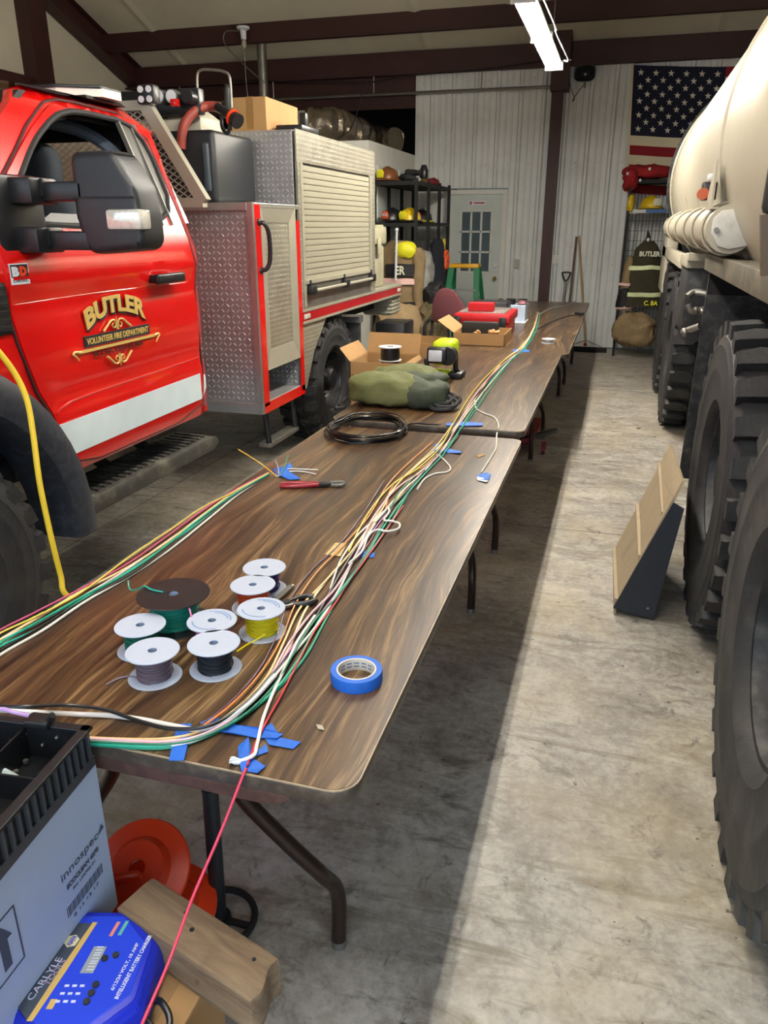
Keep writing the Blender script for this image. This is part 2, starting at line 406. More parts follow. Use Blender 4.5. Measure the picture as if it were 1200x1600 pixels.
# ================================================================== THE BUILDING
BW = 11.65; LX = -7.41; RX = 6.2; IX = -2.95; FY = FRONT_Y
EAVE = 3.86; SL = .37; RY = 5.75; RZ = EAVE + SL * (BW - RY)
def roofz(y): return EAVE + SL * (BW - y) if y >= RY else RZ - SL * (RY - y)
mb = MB(); mb.box(LX - .2, RX + .2, FY - 14, BW + 3.2, -.2, 0); struct(mb, 'floor', M_floor, smooth=0)
for (p0, p1) in (((-7.2, 4.31), (6, 4.31)), ((-2.785, -1), (-2.785, 11)), ((.01 + 1.6, -1), (1.61, 11)), ((-7.2, 8.6), (6, 8.6))):
    mb = MB(); mb.bar((p0[0], p0[1], .0008), (p1[0], p1[1], .0008), .0035 if p0[0] != p1[0] else .0035, .0006, up=(0, 0, 1) if True else None)
    struct(mb, 'trim_1', mat('joint_filler', '#3b3630', .9) if 'joint_filler' not in MATS else MATS['joint_filler'], smooth=0)
# ribbed back wall
def rib_panel(mb, x0, x1, z0, z1, y=BW):
    xs = []; x = -3.05
    while x < x1 + .35:
        xs += [(x, 0), (x + .02, .032), (x + .05, .032), (x + .07, 0), (x + .13, 0), (x + .138, .008), (x + .152, .008), (x + .16, 0),
               (x + .215, 0), (x + .223, .008), (x + .237, .008), (x + .245, 0)]; x += .3048
    def yy(q):
        for (a, da), (b_, db) in zip(xs, xs[1:]):
            if a <= q <= b_: return da + (db - da) * ((q - a) / (b_ - a))
        return 0
    P = [(x0, yy(x0))] + [p for p in xs if x0 < p[0] < x1] + [(x1, yy(x1))]
    f0 = [(p, y - d, z0) for p, d in P]; f1 = [(p, y - d, z1) for p, d in P]
    mb.loops([f0, f1], close=False, caps=False)
    b0 = [(p, y + .04, z0) for p, d in P]; b1 = [(p, y + .04, z1) for p, d in P]
    mb.loops([b0, b1], close=False, caps=False)
DX0, DX1, DZ = -2.40, -1.66, 2.08
mb = MB(); rib_panel(mb, IX, DX0 - .06, .02, 3.62); rib_panel(mb, DX0 - .06, DX1 + .06, DZ + .08, 3.62); rib_panel(mb, DX1 + .06, RX, .02, 3.62)
for z in (2.46, 1.15, 3.5):
    x = IX + .1
    while x < 4:
        if not (DX0 - .1 < x < DX1 + .1 and z < 2.2): mb.sphere((x, BW - .006, z), .011, 8, 5)
        x += .3048 / 2
struct(mb, 'wall_back', M_panel, smooth=25)
mb = MB(); mb.box(LX - .15, RX, BW + .06, BW + .14, -.1, .06); struct(mb, 'baseboard_back', M_dark, smooth=0)
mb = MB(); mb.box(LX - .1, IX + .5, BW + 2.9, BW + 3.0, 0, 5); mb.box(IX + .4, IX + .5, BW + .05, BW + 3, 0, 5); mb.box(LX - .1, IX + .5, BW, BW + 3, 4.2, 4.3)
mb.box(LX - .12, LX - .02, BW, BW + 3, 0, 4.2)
struct(mb, 'wall_loft', M_dark, smooth=0)  # darkness of the unlit space beyond put into near-black wall colour
mb = MB(); mb.box(LX - .12, LX, FY, BW, 0, 6.4); struct(mb, 'wall_left', M_insul_wall, smooth=0)
mb = MB(); mb.box(RX, RX + .12, FY, BW, 0, 6.4); struct(mb, 'wall_right', M_insul_wall, smooth=0)
mb = MB()
xs = [LX, DOORS[0][0], DOORS[0][1], DOORS[1][0], DOORS[1][1], RX]
for a, b in ((xs[0], xs[1]), (xs[2], xs[3]), (xs[4], xs[5])): mb.box(a, b, FY - .12, FY, 0, 3.9)
for a, b, h in DOORS: mb.box(a, b, FY - .12, FY, h, 3.9)
struct(mb, 'wall_front', M_insul_wall, smooth=0)
mb = MB(); t_ = .06
for ya, yb in ((FY - .15, RY), (RY, BW + .1)):
    n = 60; 
    rows = []
    for y in (ya, yb):
        pass
    xs_ = [LX - .1 + (RX - LX + .2) * i / 160 for i in range(161)]
    def bil(x): 
        q = (x + .35) % 1.22
        return -.018 if q < .03 or q > 1.19 else .0
    mb.loops([[(x, ya, roofz(ya) + bil(x)) for x in xs_], [(x, (ya + yb) / 2, (roofz(ya) + roofz(yb)) / 2 + bil(x) - .01) for x in xs_], [(x, yb, roofz(yb) + bil(x)) for x in xs_]], close=False, caps=False)
    mb.loops([[(x, ya, roofz(ya) + .1) for x in xs_], [(x, yb, roofz(yb) + .1) for x in xs_]], close=False, caps=False)
struct(mb, 'ceiling', M_insul, smooth=0)
# purlins, rafters and posts of the steel frame
def zbeam(mb, y, zb, h=.27, x0=LX, x1=RX, f=.075):
    mb.box(x0, x1, y - .004, y + .004, zb, zb + h); mb.box(x0, x1, y - f, y + .004, zb, zb + .008); mb.box(x0, x1, y - .004, y + f, zb + h - .008, zb + h)
    mb.box(x0, x1, y - f, y - f + .008, zb, zb + .025)
ys = [(BW - .14, 3.585, .29), (10.8, 3.93, .25)]
k = 0
y = 9.3
while y > FY: ys.append((y, roofz(y) - .26, .22)); y -= 1.5
for i, (y, zb, h) in enumerate(ys):
    mb = MB(); zbeam(mb, y, zb, h); struct(mb, 'trim_2', M_brown, smooth=0)
def rafter(x, post_y=None):
    mb = MB()
    for ya, yb in ((FY, RY), (RY, BW)):
        for x0, x1, d0, d1 in ((x - .004, x + .004, .28, .0), (x - .1, x + .1, .30, .28), (x - .1, x + .1, .015, .0)):
            mb.hexa([(x0, ya, roofz(ya) - d0), (x1, ya, roofz(ya) - d0), (x1, yb, roofz(yb) - d0), (x0, yb, roofz(yb) - d0),
                     (x0, ya, roofz(ya) - d1), (x1, ya, roofz(ya) - d1), (x1, yb, roofz(yb) - d1), (x0, yb, roofz(yb) - d1)])
    struct(mb, 'trim_3', M_brown, smooth=0)
rafter(LX + .14)
mb = MB(); mb.box(-1.075, -.93, BW - .2, BW - .05, 0, 3.62); mb.box(-1.09, -.86, BW - .3, BW - .04, 3.3, 4.4, .004)
struct(mb, 'trim_4', M_brown, smooth=0)
for y in (9.4, 6.4):
    mb = MB(); mb.box(LX, LX + .2, y - .16, y + .16, 0, roofz(y) - .28); struct(mb, 'trim_4', M_brown, smooth=0)
mb = MB(); mb.box(LX, LX + .08, FY, 9.4, 3.20, 3.42); mb.box(LX, LX + .08, 9.4, BW, 2.95, 3.17); struct(mb, 'trim_5', M_brown, smooth=0)
mb = MB(); mb.box(LX, IX, BW - .02, BW + .03, 3.2, 3.6); struct(mb, 'trim_6', M_brown, smooth=0)
# white inner room with a storage loft on top
mb = MB(); mb.box(IX - .1, IX, 9.45, BW, 0, 2.60); struct(mb, 'wall_inner', M_white, smooth=0)
mb = MB(); mb.box(LX, IX - .1, 9.45, 9.55, 0, 2.60); struct(mb, 'wall_inner_front', M_white, smooth=0)
mb = MB(); mb.box(LX, IX - .1, 9.55, BW, 2.52, 2.598); struct(mb, 'ceiling_inner', M_white, smooth=0)
for k, (a, b) in enumerate(((9.75, 10.15), (10.25, 10.65), (10.75, 11.15))):
    mb = MB(); mb.box(IX, IX + .02, a, b, .3, 2.35, .006); struct(mb, 'trim_7', M_door, smooth=0)
# back door with nine panes
d1 = thing('door_1', None, None, ((DX0 + DX1) / 2, BW, 0), kind='structure')
mb = MB()
for a, b, c, e in ((DX0, DX1, .01, 1.03), (DX0, DX0 + .15, 1.031, DZ - .002), (DX1 - .15, DX1, 1.031, DZ - .002), (DX0 + .151, DX1 - .151, 1.86, DZ - .002)): mb.box(a, b, BW - .035, BW + .01, c, e)
for a, b in ((DX0 + .12, -2.07), (-1.99, DX1 - .12)): mb.box(a, b, BW - .043, BW - .03, .2, .82, .006)
mb.build('door_panel', M_door, d1, smooth=0)
mb = MB()
wx0, wx1, wz0, wz1 = DX0 + .15, DX1 - .15, 1.03, 1.86
for i in range(4):
    x = wx0 + (wx1 - wx0) * i / 3; mb.box(x - .012, x + .012, BW - .045, BW, wz0, wz1)
    z = wz0 + (wz1 - wz0) * i / 3; mb.box(wx0 - .02, wx1 + .02, BW - .045, BW, z - .012, z + .012)
mb.build('window_grille', M_white, d1, smooth=0)
mb = MB(); mb.box(wx0, wx1, BW - .015, BW - .01, wz0, wz1); mb.build('window_glass', glass('door_glass', '#5d6a70', .05, .55), d1, smooth=0)
mb = MB()
for a, b, c, e in ((DX0 - .06, DX0 - .001, 0, DZ - .001), (DX1 + .001, DX1 + .06, 0, DZ - .001), (DX0 - .062, DX1 + .062, DZ, DZ + .06)): mb.box(a, b, BW - .058, BW + .03, c, e)
mb.build('door_frame', M_white, d1, smooth=0)
mb = MB(); mb.sphere((DX1 - .06, BW - .09, .95), .027); mb.cyl((DX1 - .06, BW - .03, .95), (DX1 - .06, BW - .09, .95), .012)
mb.build('door_knob', mat('brass', '#b59a5a', .25, .9, .05), d1)
mb = MB(); mb.cyl((DX1 - .06, BW - .03, 1.13), (DX1 - .06, BW - .06, 1.13), .03); mb.build('deadbolt', M_white, d1)
mb = MB(); mb.box(-2.16, -1.90, BW - .046, BW - .036, 1.93, 2.0, .003); sg = mb.build('sign', M_gwhite, d1, smooth=0)
mb = MB(); mb.box(-2.07, -1.92, BW - .049, BW - .046, 1.955, 1.975); mb.prism([(-2.13, 1.945), (-2.10, 1.945), (-2.10, 1.985), (-2.13, 1.985)], 'y', BW - .049, BW - .046); mb.build('sign_print', mat('red_print', '#b5524c', .6), sg, smooth=0)
mb = MB(); mb.box(DX0 - .1, DX1 + .1, BW + .6, BW + .62, .5, 2.4); struct(mb, 'wall_beyond_door', mat('outer_room', '#6b7472', .8), smooth=0)
# outlets
for i, (px, py, lab) in enumerate(((868, 405, 'white outlet cover right of the brown post, above the long-handled tools'), (808, 412, 'beige switch plate just right of the grey back door'))):
    p = ony(px, py, BW - .035); mb = MB(); mb.box(p.x - .035, p.x + .035, BW - .04, BW - .026, p.z - .06, p.z + .06, .003)
    o = mb.build('outlet_cover' if i == 0 else 'switch_plate', M_white if i == 0 else M_alup, smooth=0, label=lab, cat='electrical plate')
# galvanised flue, foil duct, loft things
mb = MB(); mb.cyl((-4.95, 11.0, 2.6), (-4.95, 11.0, 4.02), .065, seg=24); mb.cyl((-4.95, 11.0, 3.05), (-4.95, 11, 3.09), .07, seg=24)
mb.build('flue_pipe', M_steel, label='galvanised vertical flue pipe rising from the loft to the roof', cat='pipe')
mb = MB(); pts = [onz(487, 200, 2.86), onz(515, 197, 2.88), onz(548, 205, 2.86), onz(590, 220, 2.81), onz(640, 234, 2.79)]
pts[-1] = Vector((-3.15, 11.5, 2.79))
for p in pts: p.x = min(p.x, -3.2)
def rd(t): return .235 - .09 * t + .018 * math.sin(t * 95) * (1 if t > .25 else .5)
mb.tube(pts, rd, 28, 22); mb.wobble(.03, 7, 2); 
foil = mat('crinkled_foil', '#a49a8a', .22, .9, .1, 8, bump=1., bs=26)
mb.build('foil_duct', foil, label='fat crinkled silver foil duct lying along the loft edge', cat='duct')
mb = MB(); mb.box(-4.8, -4.05, 10.6, 11.1, 2.6, 3.08, .01); mb.box(-4.82, -4.03, 10.58, 11.12, 3.03, 3.09, .008); mb.build('loft_cabinet', M_white, label='white box-shaped cabinet behind the foil duct on the loft', cat='cabinet')
# horn speaker
p = ony(914, 114, BW - .2); s_ = thing('horn_speaker', 'black square-mouthed horn speaker high on the ribbed wall left of the flag', 'speaker', (p.x, BW - .05, p.z - .12))
mb = MB(); rings = []
for k, (r, y) in enumerate(((.03, 0), (.045, -.05), (.07, -.1), (.115, -.17), (.118, -.175), (.10, -.168), (.05, -.08), (.02, -.06))):
    rings.append([(p.x + math.copysign(abs(math.cos(a)) ** .6, math.cos(a)) * r * 1.15, BW - .04 + y, p.z + math.copysign(abs(math.sin(a)) ** .6, math.sin(a)) * r * .85) for a in [i * 2 * PI / 28 for i in range(28)]])
mb.loops(rings); mb.build('horn', M_satin, s_)
mb = MB(); mb.sphere((p.x, BW - .1, p.z), .017); mb.build('centre_cap', M_gwhite, s_)
mb = MB(); mb.bar((p.x, BW - .06, p.z - .09), (p.x, BW - .02, p.z - .14), .03, .01); mb.build('bracket', M_steel, s_)
mb = MB(); mb.tube([(p.x - .22, BW - .05, p.z + .1), (p.x - .18, BW - .05, p.z - .12), (p.x - .12, BW - .05, p.z - .26), (p.x - .14, BW - .05, p.z - .30), (p.x - .12, BW - .05, p.z - .25), (p.x - .02, BW - .06, p.z - .12)], .005, 6, 6)
mb.build('speaker_wire', M_blackm, s_)
# ceiling lamp: two-tube fluorescent strip over the aisle, a row of three towards the doors
M_tubes = [emit('fluorescent_tube', '#fff6e6', p) for p in TUBE_POWER]
def fixture(y0, y1, lab, M_tube):
    f = thing('fluorescent_fixture', lab, 'ceiling light', (-.75, (y0 + y1) / 2, 3.0), group='tube lights in a row above the aisle')
    mb = MB(); mb.prism([(-.82, 3.03), (-.68, 3.03), (-.70, 3.09), (-.80, 3.09)], 'y', y0, y1)
    for yy in (y0 + .01, (y0 + y1) / 2, y1 - .03): mb.box(-.83, -.67, yy, yy + .03, 2.985, 3.06, .003)
    mb.build('housing', M_gwhite, f, smooth=0)
    for dx in (-.045, .045):
        for a, b in ((y0 + .05, (y0 + y1) / 2 - .01), ((y0 + y1) / 2 + .04, y1 - .04)):
            mb = MB(); mb.cyl((-.75 + dx, a, 3.0), (-.75 + dx, b, 3.0), .014, seg=12); mb.build('tube', M_tube, f)
    mb = MB()
    for yy in (y0 + .3, y1 - .3): mb = MB(); mb.cyl((-.75, yy, 3.09), (-.75, yy, roofz(yy) - .02), .004, seg=6); mb.build('hanger', M_steel, f)
    mb = MB(); mb.tube([(-.66, y0 + .2, 3.07), (-.62, y0 + .9, 3.02), (-.66, y0 + 1.4, 3.08), (-.60, y0 + 2.0, 3.0), (-.66, y1 - .05, 3.06), (-.62, y1 + .2, 3.1)], .005, 6, 6); mb.build('power_wire', M_gwhite, f)
fixture(5.66, 8.06, 'lit two-tube fluorescent light hanging over the far end of the tables', M_tubes[0])
fixture(2.6, 5.0, 'lit two-tube fluorescent light hanging over the nearest tables', M_tubes[1])
fixture(-.4, 2.0, 'lit two-tube fluorescent light hanging just inside the bay doors', M_tubes[2])
# bare bulb holder with cords under the purlin
b0 = ony(380, 48, 10.7); bh = thing('bulb_holder', 'small white bulb holder with loose cords under the roof beam', 'light fitting', b0)
mb = MB(); mb.lathe([(.0, .05), (.085, .045), (.085, .02), (.04, .0), (.035, -.1), (.0, -.1)], 20, Matrix.Translation(b0)); mb.build('socket', M_gwhite, bh)
mb = MB(); mb.sphere(b0 + Vector((0, 0, -.15)), (.035, .035, .055)); mb.build('bulb', glass('frosted_bulb', '#b9b2a0', .3, .7), bh)
mb = MB(); mb.tube([b0 + Vector((-.05, 0, 0)), ony(352, 50, 10.7), ony(352, 70, 10.7), ony(375, 95, 10.7), ony(400, 118, 10.7), ony(415, 130, 10.7)], .006, 6, 6)
mb.tube([b0 + Vector((0, 0, -.1)), ony(384, 120, 10.7), ony(388, 160, 10.7)], .005, 6, 4); mb.build('cord', M_steel, bh)
for k, pl in enumerate(([(360, 125), (500, 128), (580, 128), (640, 118), (760, 108), (870, 92)], [(575, 126), (565, 150), (555, 185), (545, 205), (528, 216)])):
    mb = MB(); mb.tube([ony(a, b, BW - .35 if k == 0 else 10.2) for a, b in pl], .009 if k == 0 else .008, 6, 6)
    mb.build('hanging_cable', M_blackm, label=('thin dark cable sagging along the lower roof beam', 'dark cable hanging from the roof beam over the foil duct')[k], cat='cable')
# second run: pale conduit on the dark beam
mb = MB(); mb.cyl((LX + .0, BW - .2, 3.36), (-1.07, BW - .2, 3.36), .02, seg=8)
for x in (-6.5, -5, -3.5, -2): mb.cyl((x, BW - .2, 3.36), (x, BW - .2, 3.59), .008, seg=6)
mb.build('conduit', M_steel, label='straight grey conduit below the lowest roof beam', cat='pipe')
# ================================================================== FOLDING TABLES
def rrect(x0, x1, y0, y1, r, n=6):
    out = []
    for cx, cy, a in ((x1 - r, y1 - r, 0), (x0 + r, y1 - r, 90), (x0 + r, y0 + r, 180), (x1 - r, y0 + r, 270)):
        for i in range(n + 1):
            t = math.radians(a + 90 * i / n); out.append((cx + r * math.cos(t), cy + r * math.sin(t)))
    return out
def folding_table(x0, x1, y0, y1, z, label, legs=(True, True)):
    t = thing('folding_table', label, 'table', ((x0 + x1) / 2, (y0 + y1) / 2, 0))
    mb = MB(); mb.prism(rrect(x0 + .004, x1 - .004, y0 + .004, y1 - .004, .047), 'z', z - .004, z); mb.build('tabletop', M_lam, t, smooth=0)
    mb = MB(); mb.prism(rrect(x0, x1, y0, y1, .05), 'z', z - .032, z - .0035, .003); mb.build('edge_band', M_edge, t)
    mb = MB(); mb.prism(rrect(x0 + .0005, x1 - .0005, y0 + .0005, y1 - .0005, .0497), 'z', z - .0036, z - .001); mb.build('edge_trim', mat('worn_tan_trim', '#9a8a72', .45, 0, .25, 30) if 'worn_tan_trim' not in MATS else MATS['worn_tan_trim'], t, smooth=0)
    for ya in (y0 + .008, y1 - .028): mb = MB(); mb.prism([(x0 + .10, z - .033), (x1 - .12, z - .033), (x1 - .125, z - .048), (x1 - .15, z - .062), (x1 - .19, z - .068), (x0 + .17, z - .068), (x0 + .13, z - .062)], 'y', ya, ya + .02, .002); mb.build('end_apron', M_rusty, t)
    for xx in (x0 + .03, x1 - .055):
        mb = MB(); mb.box(xx, xx + .025, y0 + .08, y1 - .08, z - .065, z - .032); mb.build('side_apron', M_rusty, t)
    cx = (x0 + x1) / 2
    for i, yy in enumerate((y0 + .30, y1 - .36)):
        if not legs[i]: continue
        sg = -1 if i == 0 else 1
        mb = MB(); yt = yy + sg * .13
        mb.cyl((cx - .14, yt, z - .085), (cx + .14, yt, z - .085), .0155, seg=14)
        mb.cyl((x0 + .05, yt + .0, z - .05), (x1 - .05, yt, z - .05), .01, seg=10)
        for s in (-1, 1):
            mb.tube([(cx + s * .13, yt, z - .06), (cx + s * .135, yt + .0, z - .14), (cx + s * .165, yt + .02 * -sg, z - .24), (cx + s * .25, yt - .05 * sg, z - .37), (cx + s * .315, yt - .08 * sg, z - .47), (cx + s * .335, yy, z - .57), (cx + s * .335, yy, .02)], .0185, 14, 6)
        mb.build('leg_frame', M_legs, t)
        for s in (-1, 1):
            mb = MB(); mb.cyl((cx + s * .335, yy, 0), (cx + s * .335, yy, .022), .019, seg=14); mb.build('foot_cap', M_steel, t)
        mb = MB(); mb.bar((cx, yt, z - .09), (cx, yt - sg * .42, z - .05), .018, .006); mb.build('brace', M_legs, t)
    return t
TX0, TX1 = -1.32, -.355
TABS = [(1.02, 3.50, .74), (3.555, 6.0, .76), (6.03, 8.40, .752), (8.42, 10.45, .745)]
folding_table(TX0, TX1, 1.02, 3.50, .74, 'long worn walnut-laminate folding table nearest the camera, wire spools on it')
folding_table(TX0, TX1, 3.555, 6.0, .76, 'second folding table in the row, green bag and lime work light on it')
folding_table(TX0, TX1 + .045, 6.03, 8.40, .752, 'third folding table in the row, red toolboxes on it')
folding_table(TX0 + .03, TX1 + .03, 8.42, 10.45, .745, 'last folding table in the row, against the brown post')
def tz(y):
    for a, b, z in TABS:
        if a - .3 <= y <= b + .02: return z
    return .745
def ont(px, py, dz=0.):
    p = onz(px, py, .745 + dz)
    for _ in range(3): p = onz(px, py, tz(p.y) + dz)
    return p

# ================================================================== SPOOLS
M_flange = mat('white_spool_flange', '#b3bdd0', .45, 0, .03)
def winding_mat(name, col):
    m, t, b = base(name, .4); v = t.coords(); sx = t.new('ShaderNodeSeparateXYZ'); t.l.new(v, sx.inputs[0])
    w = t.m('SINE', t.m('ADD', t.m('MULTIPLY', sx.outputs[2], 1500.), t.m('MULTIPLY', t.noise(v, 12, 3), 9.0)))
    out = t.ramp(t.m('MULTIPLY', t.m('ADD', w, 1.0), .5), [(.0, shade(lin(col), .8)), (.5, lin(col))]); t.l.new(out, b.inputs['Base Color'])
    bn = t.new('ShaderNodeBump'); bn.inputs['Strength'].default_value = .8; bn.inputs['Distance'].default_value = .002
    t.l.new(w, bn.inputs['Height']); t.l.new(bn.outputs[0], b.inputs['Normal']); return m
WM = {}
def wmat(c):
    if c not in WM: WM[c] = mat('wire_insulation_' + c.strip('#'), c, .35, 0, .04)
    return WM[c]
def spool(px, py, col, label, R=.057, hgt=.066, rw=.036, flange=None, tail=None, tilt=0., hub=.010, name='wire_spool', z=None, print_=False, grp='small wire spools on the nearest table'):
    p = onz(px, py, (z if z is not None else .74) + hgt); z0 = z if z is not None else .74
    o = thing(name, label, 'spool', (p.x, p.y, z0), rz=tilt, group=grp)
    fm = flange or M_flange
    for zz in (.0, hgt - .003):
        mb = MB(); prof = [(hub, zz), (R, zz), (R + .001, zz + .0015), (R, zz + .003), (hub, zz + .003), (hub, zz)]
        mb.lathe(prof, 56)
        for a in (0.4, 3.5):
            if zz > 0: mb.lathe([(0, zz + .0032), (.0035, zz + .0032), (.0035, zz + .003)], 10, Matrix.Translation((R * .68 * math.cos(a), R * .68 * math.sin(a), 0)))
        mb.build('flange', fm, o, local=True)
    mb = MB(); mb.lathe([(hub, .003), (hub, hgt - .003)], 24); mb.lathe([(hub - .002, .001), (hub - .002, hgt)], 24); mb.lathe([(0, .004), (hub, .004)], 20); mb.build('core', mat('spool_core', '#8e9db8', .5) if 'spool_core' not in MATS else MATS['spool_core'], o, local=True)
    n = 16; prof = []
    for i in range(n + 1):
        prof.append((rw + .0012 * math.sin(i * 2.6) + .001 * (i % 2), .003 + (hgt - .006) * i / n))
    prof = [(hub, .003)] + prof + [(hub, hgt - .003)]
    mb = MB(); mb.lathe(prof, 40)
    for k in range(5):
        zz = .010 + (hgt - .02) * k / 4; a0 = k * 1.3
        mb.tube([((rw + .0022) * math.cos(a0 + j * .2), (rw + .0022) * math.sin(a0 + j * .2), zz + .006 * math.sin(j * .2 + k)) for j in range(26)], .0016, 5)
    mb.build('winding', winding_mat('winding_' + col.strip('#'), col), o, local=True)
    if print_:
        lb = MB(); 
        for rr, aa, bb in ((.045, .3, 2.2), (.038, .5, 1.9), (.046, 3.6, 5.4)):
            lb.loops([[(rr * math.cos(aa + (bb - aa) * j / 12), rr * math.sin(aa + (bb - aa) * j / 12), hgt + .0006) for j in range(13)], [((rr - .003) * math.cos(aa + (bb - aa) * j / 12), (rr - .003) * math.sin(aa + (bb - aa) * j / 12), hgt + .0006) for j in range(13)]], close=False, caps=False)
        lb.build('print', mat('light_blue_print', '#6c8fc0', .6) if 'light_blue_print' not in MATS else MATS['light_blue_print'], o, local=True, smooth=0)
    if tail:
        mb = MB(); mb.tube([onz(a, b, c) for a, b, c in tail], .0021, 8, 6); mb.build('loose_end', wmat(col), o)
    return o
spool(413, 886, '#3b1f6e', 'white-flanged spool of purple wire, farthest back of the small spools', rw=.036)
spool(395, 913, '#e2572b', 'white-flanged spool of orange wire in front of the purple one', rw=.037)
spool(408, 950, '#f0df1f', 'white-flanged spool of yellow wire with a printed top', print_=True, tail=[(415, 990, .76), (400, 1000, .745), (385, 1008, .742), (370, 1018, .742)])
spool(331, 969, '#e07ab4', 'white-flanged spool of pink wire beside the big black spool', print_=True, tail=[(300, 968, .80), (297, 955, .815), (293, 943, .812)])
spool(219, 976, '#157560', 'white-flanged spool of green wire, leftmost of the small spools')
spool(238, 1016, '#7d6c78', 'white-flanged spool of mauve grey wire, loose end pointing left', tail=[(262, 1043, .748), (240, 1063, .744), (205, 1057, .744), (185, 1060, .743), (166, 1070, .742)])
spool(334, 1004, '#2a2f38', 'white-flanged spool of charcoal wire, nearest on the right')
spool(271, 927, '#1c9a83', 'large black-flanged spool of teal wire behind the white spools', R=.088, hgt=.082, rw=.056, flange=M_black, name='large_wire_spool', hub=.013,
      tail=[(200, 907, .80), (203, 921, .79), (215, 921, .81), (226, 916, .826), (236, 921, .825), (255, 925, .8245)], grp=None)
# blue tape roll
p = onz(557, 1046, .74 + .026)
tr = thing('tape_roll', 'roll of blue painters tape lying flat near the table edge', 'tape', (p.x, p.y, .74))
mb = MB(); mb.lathe([(.0435, .0), (.056, 0), (.0565, .002), (.0565, .026), (.056, .0275), (.0435, .0275), (.0435, 0)], 72); mb.build('tape_winding', M_blue_tape, tr, local=True)
mb = MB(); mb.lathe([(.040, .0), (.0434, 0), (.0434, .028), (.040, .028), (.040, 0)], 72); mb.build('cardboard_core', mat('pale_core', '#d9d2c4', .7), tr, local=True)
for a in range(0, 9):
    pass
mb = MB()
for k in range(5):
    for r_ in range(2):
        aa = .9 + k * .42; bb = aa + .30; zz = .008 + r_ * .008
        mb.loops([[(.0398 * math.cos(aa + (bb - aa) * j / 4), .0398 * math.sin(aa + (bb - aa) * j / 4), z_) for j in range(5)] for z_ in (zz, zz + .003)], close=False, caps=False)
mb.build('core_print', mat('faded_blue_print', '#5b79ac', .7), tr, local=True, smooth=0)

# ================================================================== WIRES ON THE TABLES
def wire(name, col, pts, r, label, cat='wire', group=None, k=7, dz=.004):
    P = []
    for q in pts:
        if len(q) == 2: P.append(ont(q[0], q[1], dz))
        elif isinstance(q[2], str): P.append(ont(q[0], q[1], float(q[2])))
        else: P.append(onz(q[0], q[1], q[2]))
    mb = MB(); mb.tube(P, r, 8, k); return mb.build(name, wmat(col), label=label, cat=cat, group=group)
MAIN = [(60, 1150), (185, 1158), (262, 1160), (318, 1146), (372, 1112), (420, 1062), (455, 1010), (485, 962), (520, 915), (553, 866), (588, 815), (622, 768), (655, 735), (688, 700), (712, 664), (742, 622), (768, 590), (795, 562), (817, 543), (834, 514), (841, 488)]
WID = [6, 8, 9, 9, 14, 20, 26, 30, 28, 22, 20, 20, 15, 12, 10, 9, 8, 6, 5, 4, 3]
def strand(o, ph, i0=0, i1=None, amp=.22):
    out = []
    for i, (p, w) in enumerate(zip(MAIN, WID)):
        if i < i0 or (i1 is not None and i > i1): continue
        q = MAIN[min(i + 1, len(MAIN) - 1)]; r_ = MAIN[max(i - 1, 0)]
        d = Vector((q[0] - r_[0], q[1] - r_[1])).normalized(); nrm = Vector((-d.y, d.x))
        off = o * w + amp * w * math.sin(ph + i * 1.35)
        fl = .0 if i < 10 else .25 * math.sin(i * .9 + ph * 3) * w
        out.append((p[0] + nrm.x * (off + fl), p[1] + nrm.y * (off + fl)))
    return out
wires = [('#1d8f72', .85, .2, 0, None, .0034, 'thick green wire on the right side of the long bundle'),
         ('#23a083', .68, .9, 0, None, .003, 'lighter green wire running beside the thick green one in the bundle'),
         ('#156b52', .5, 2.2, 0, 13, .0026, 'dark green wire in the middle of the long bundle'),
         ('#efe0ae', -.25, .5, 0, None, .0036, 'thick cream wire running the length of the bundle'),
         ('#f0c98c', -.45, 1.6, 0, 14, .003, 'pale orange-cream wire on the left of the cream one'),
         ('#e9b9c6', .0, 2.9, 0, None, .003, 'pale pink wire in the centre of the long bundle'),
         ('#b973b3', .2, 3.8, 0, 15, .0024, 'violet wire threaded through the long bundle'),
         ('#e6e2da', .35, 4.6, 0, None, .0034, 'white wire twisting along the long bundle'),
         ('#e2873a', -.95, .1, 3, 13, .0022, 'thin orange wire on the outer left of the bundle'),
         ('#5b3350', -1.25, .4, 3, 11, .0021, 'thin plum wire left of the orange one'),
         ('#17181a', .1, 5.3, 4, None, .0036, 'black wire hidden in the long bundle'),
         ('#e8d33f', -.55, 3.0, 9, None, .0024, 'yellow wire in the far half of the bundle'),
         ('#7d2b33', .3, 1.1, 9, 17, .0024, 'dark red wire in the far half of the bundle')]
for i, (c, o, ph, i0, i1, r, lab) in enumerate(wires):
    wire('wire', c, strand(o, ph, i0, i1), r, lab, group='strands of the long wire bundle', dz=.004 + .0035 * (i % 3))
wire('wire', '#c01f2b', [(386, 1196), (398, 1165), (416, 1128), (440, 1085), (468, 1030), (492, 985), (522, 945), (552, 900), (592, 845), (630, 790)], .0024, 'bright red wire on the outer right of the bundle ending at the tape', dz=.008)
wire('pink_red_wire', '#e0405e', [(385, 1200, .748), (378, 1216, .735), (345, 1300, .66), (300, 1405, .58), (265, 1500, .53), (222, 1600, .50), (205, 1640, .47)], .0028, 'taut pinkish-red wire dropping from the table edge across the timber block', cat='wire')
wire('wire', '#efe9df', [(372, 1190, '.006'), (396, 1180, '.012'), (402, 1162, '.008'), (412, 1120), (430, 1075), (447, 1040), (466, 1000), (492, 962)], .0036, 'white wire ending in a frayed tip under crossed blue tape', dz=.01)
mb = MB()
for k in range(9):
    q = ont(364 + random.uniform(-6, 6), 1191 + random.uniform(-4, 4), .006); mb.tube([ont(376, 1188, .008), q + Vector((0, 0, random.uniform(0, .012)))], .0016, 5)
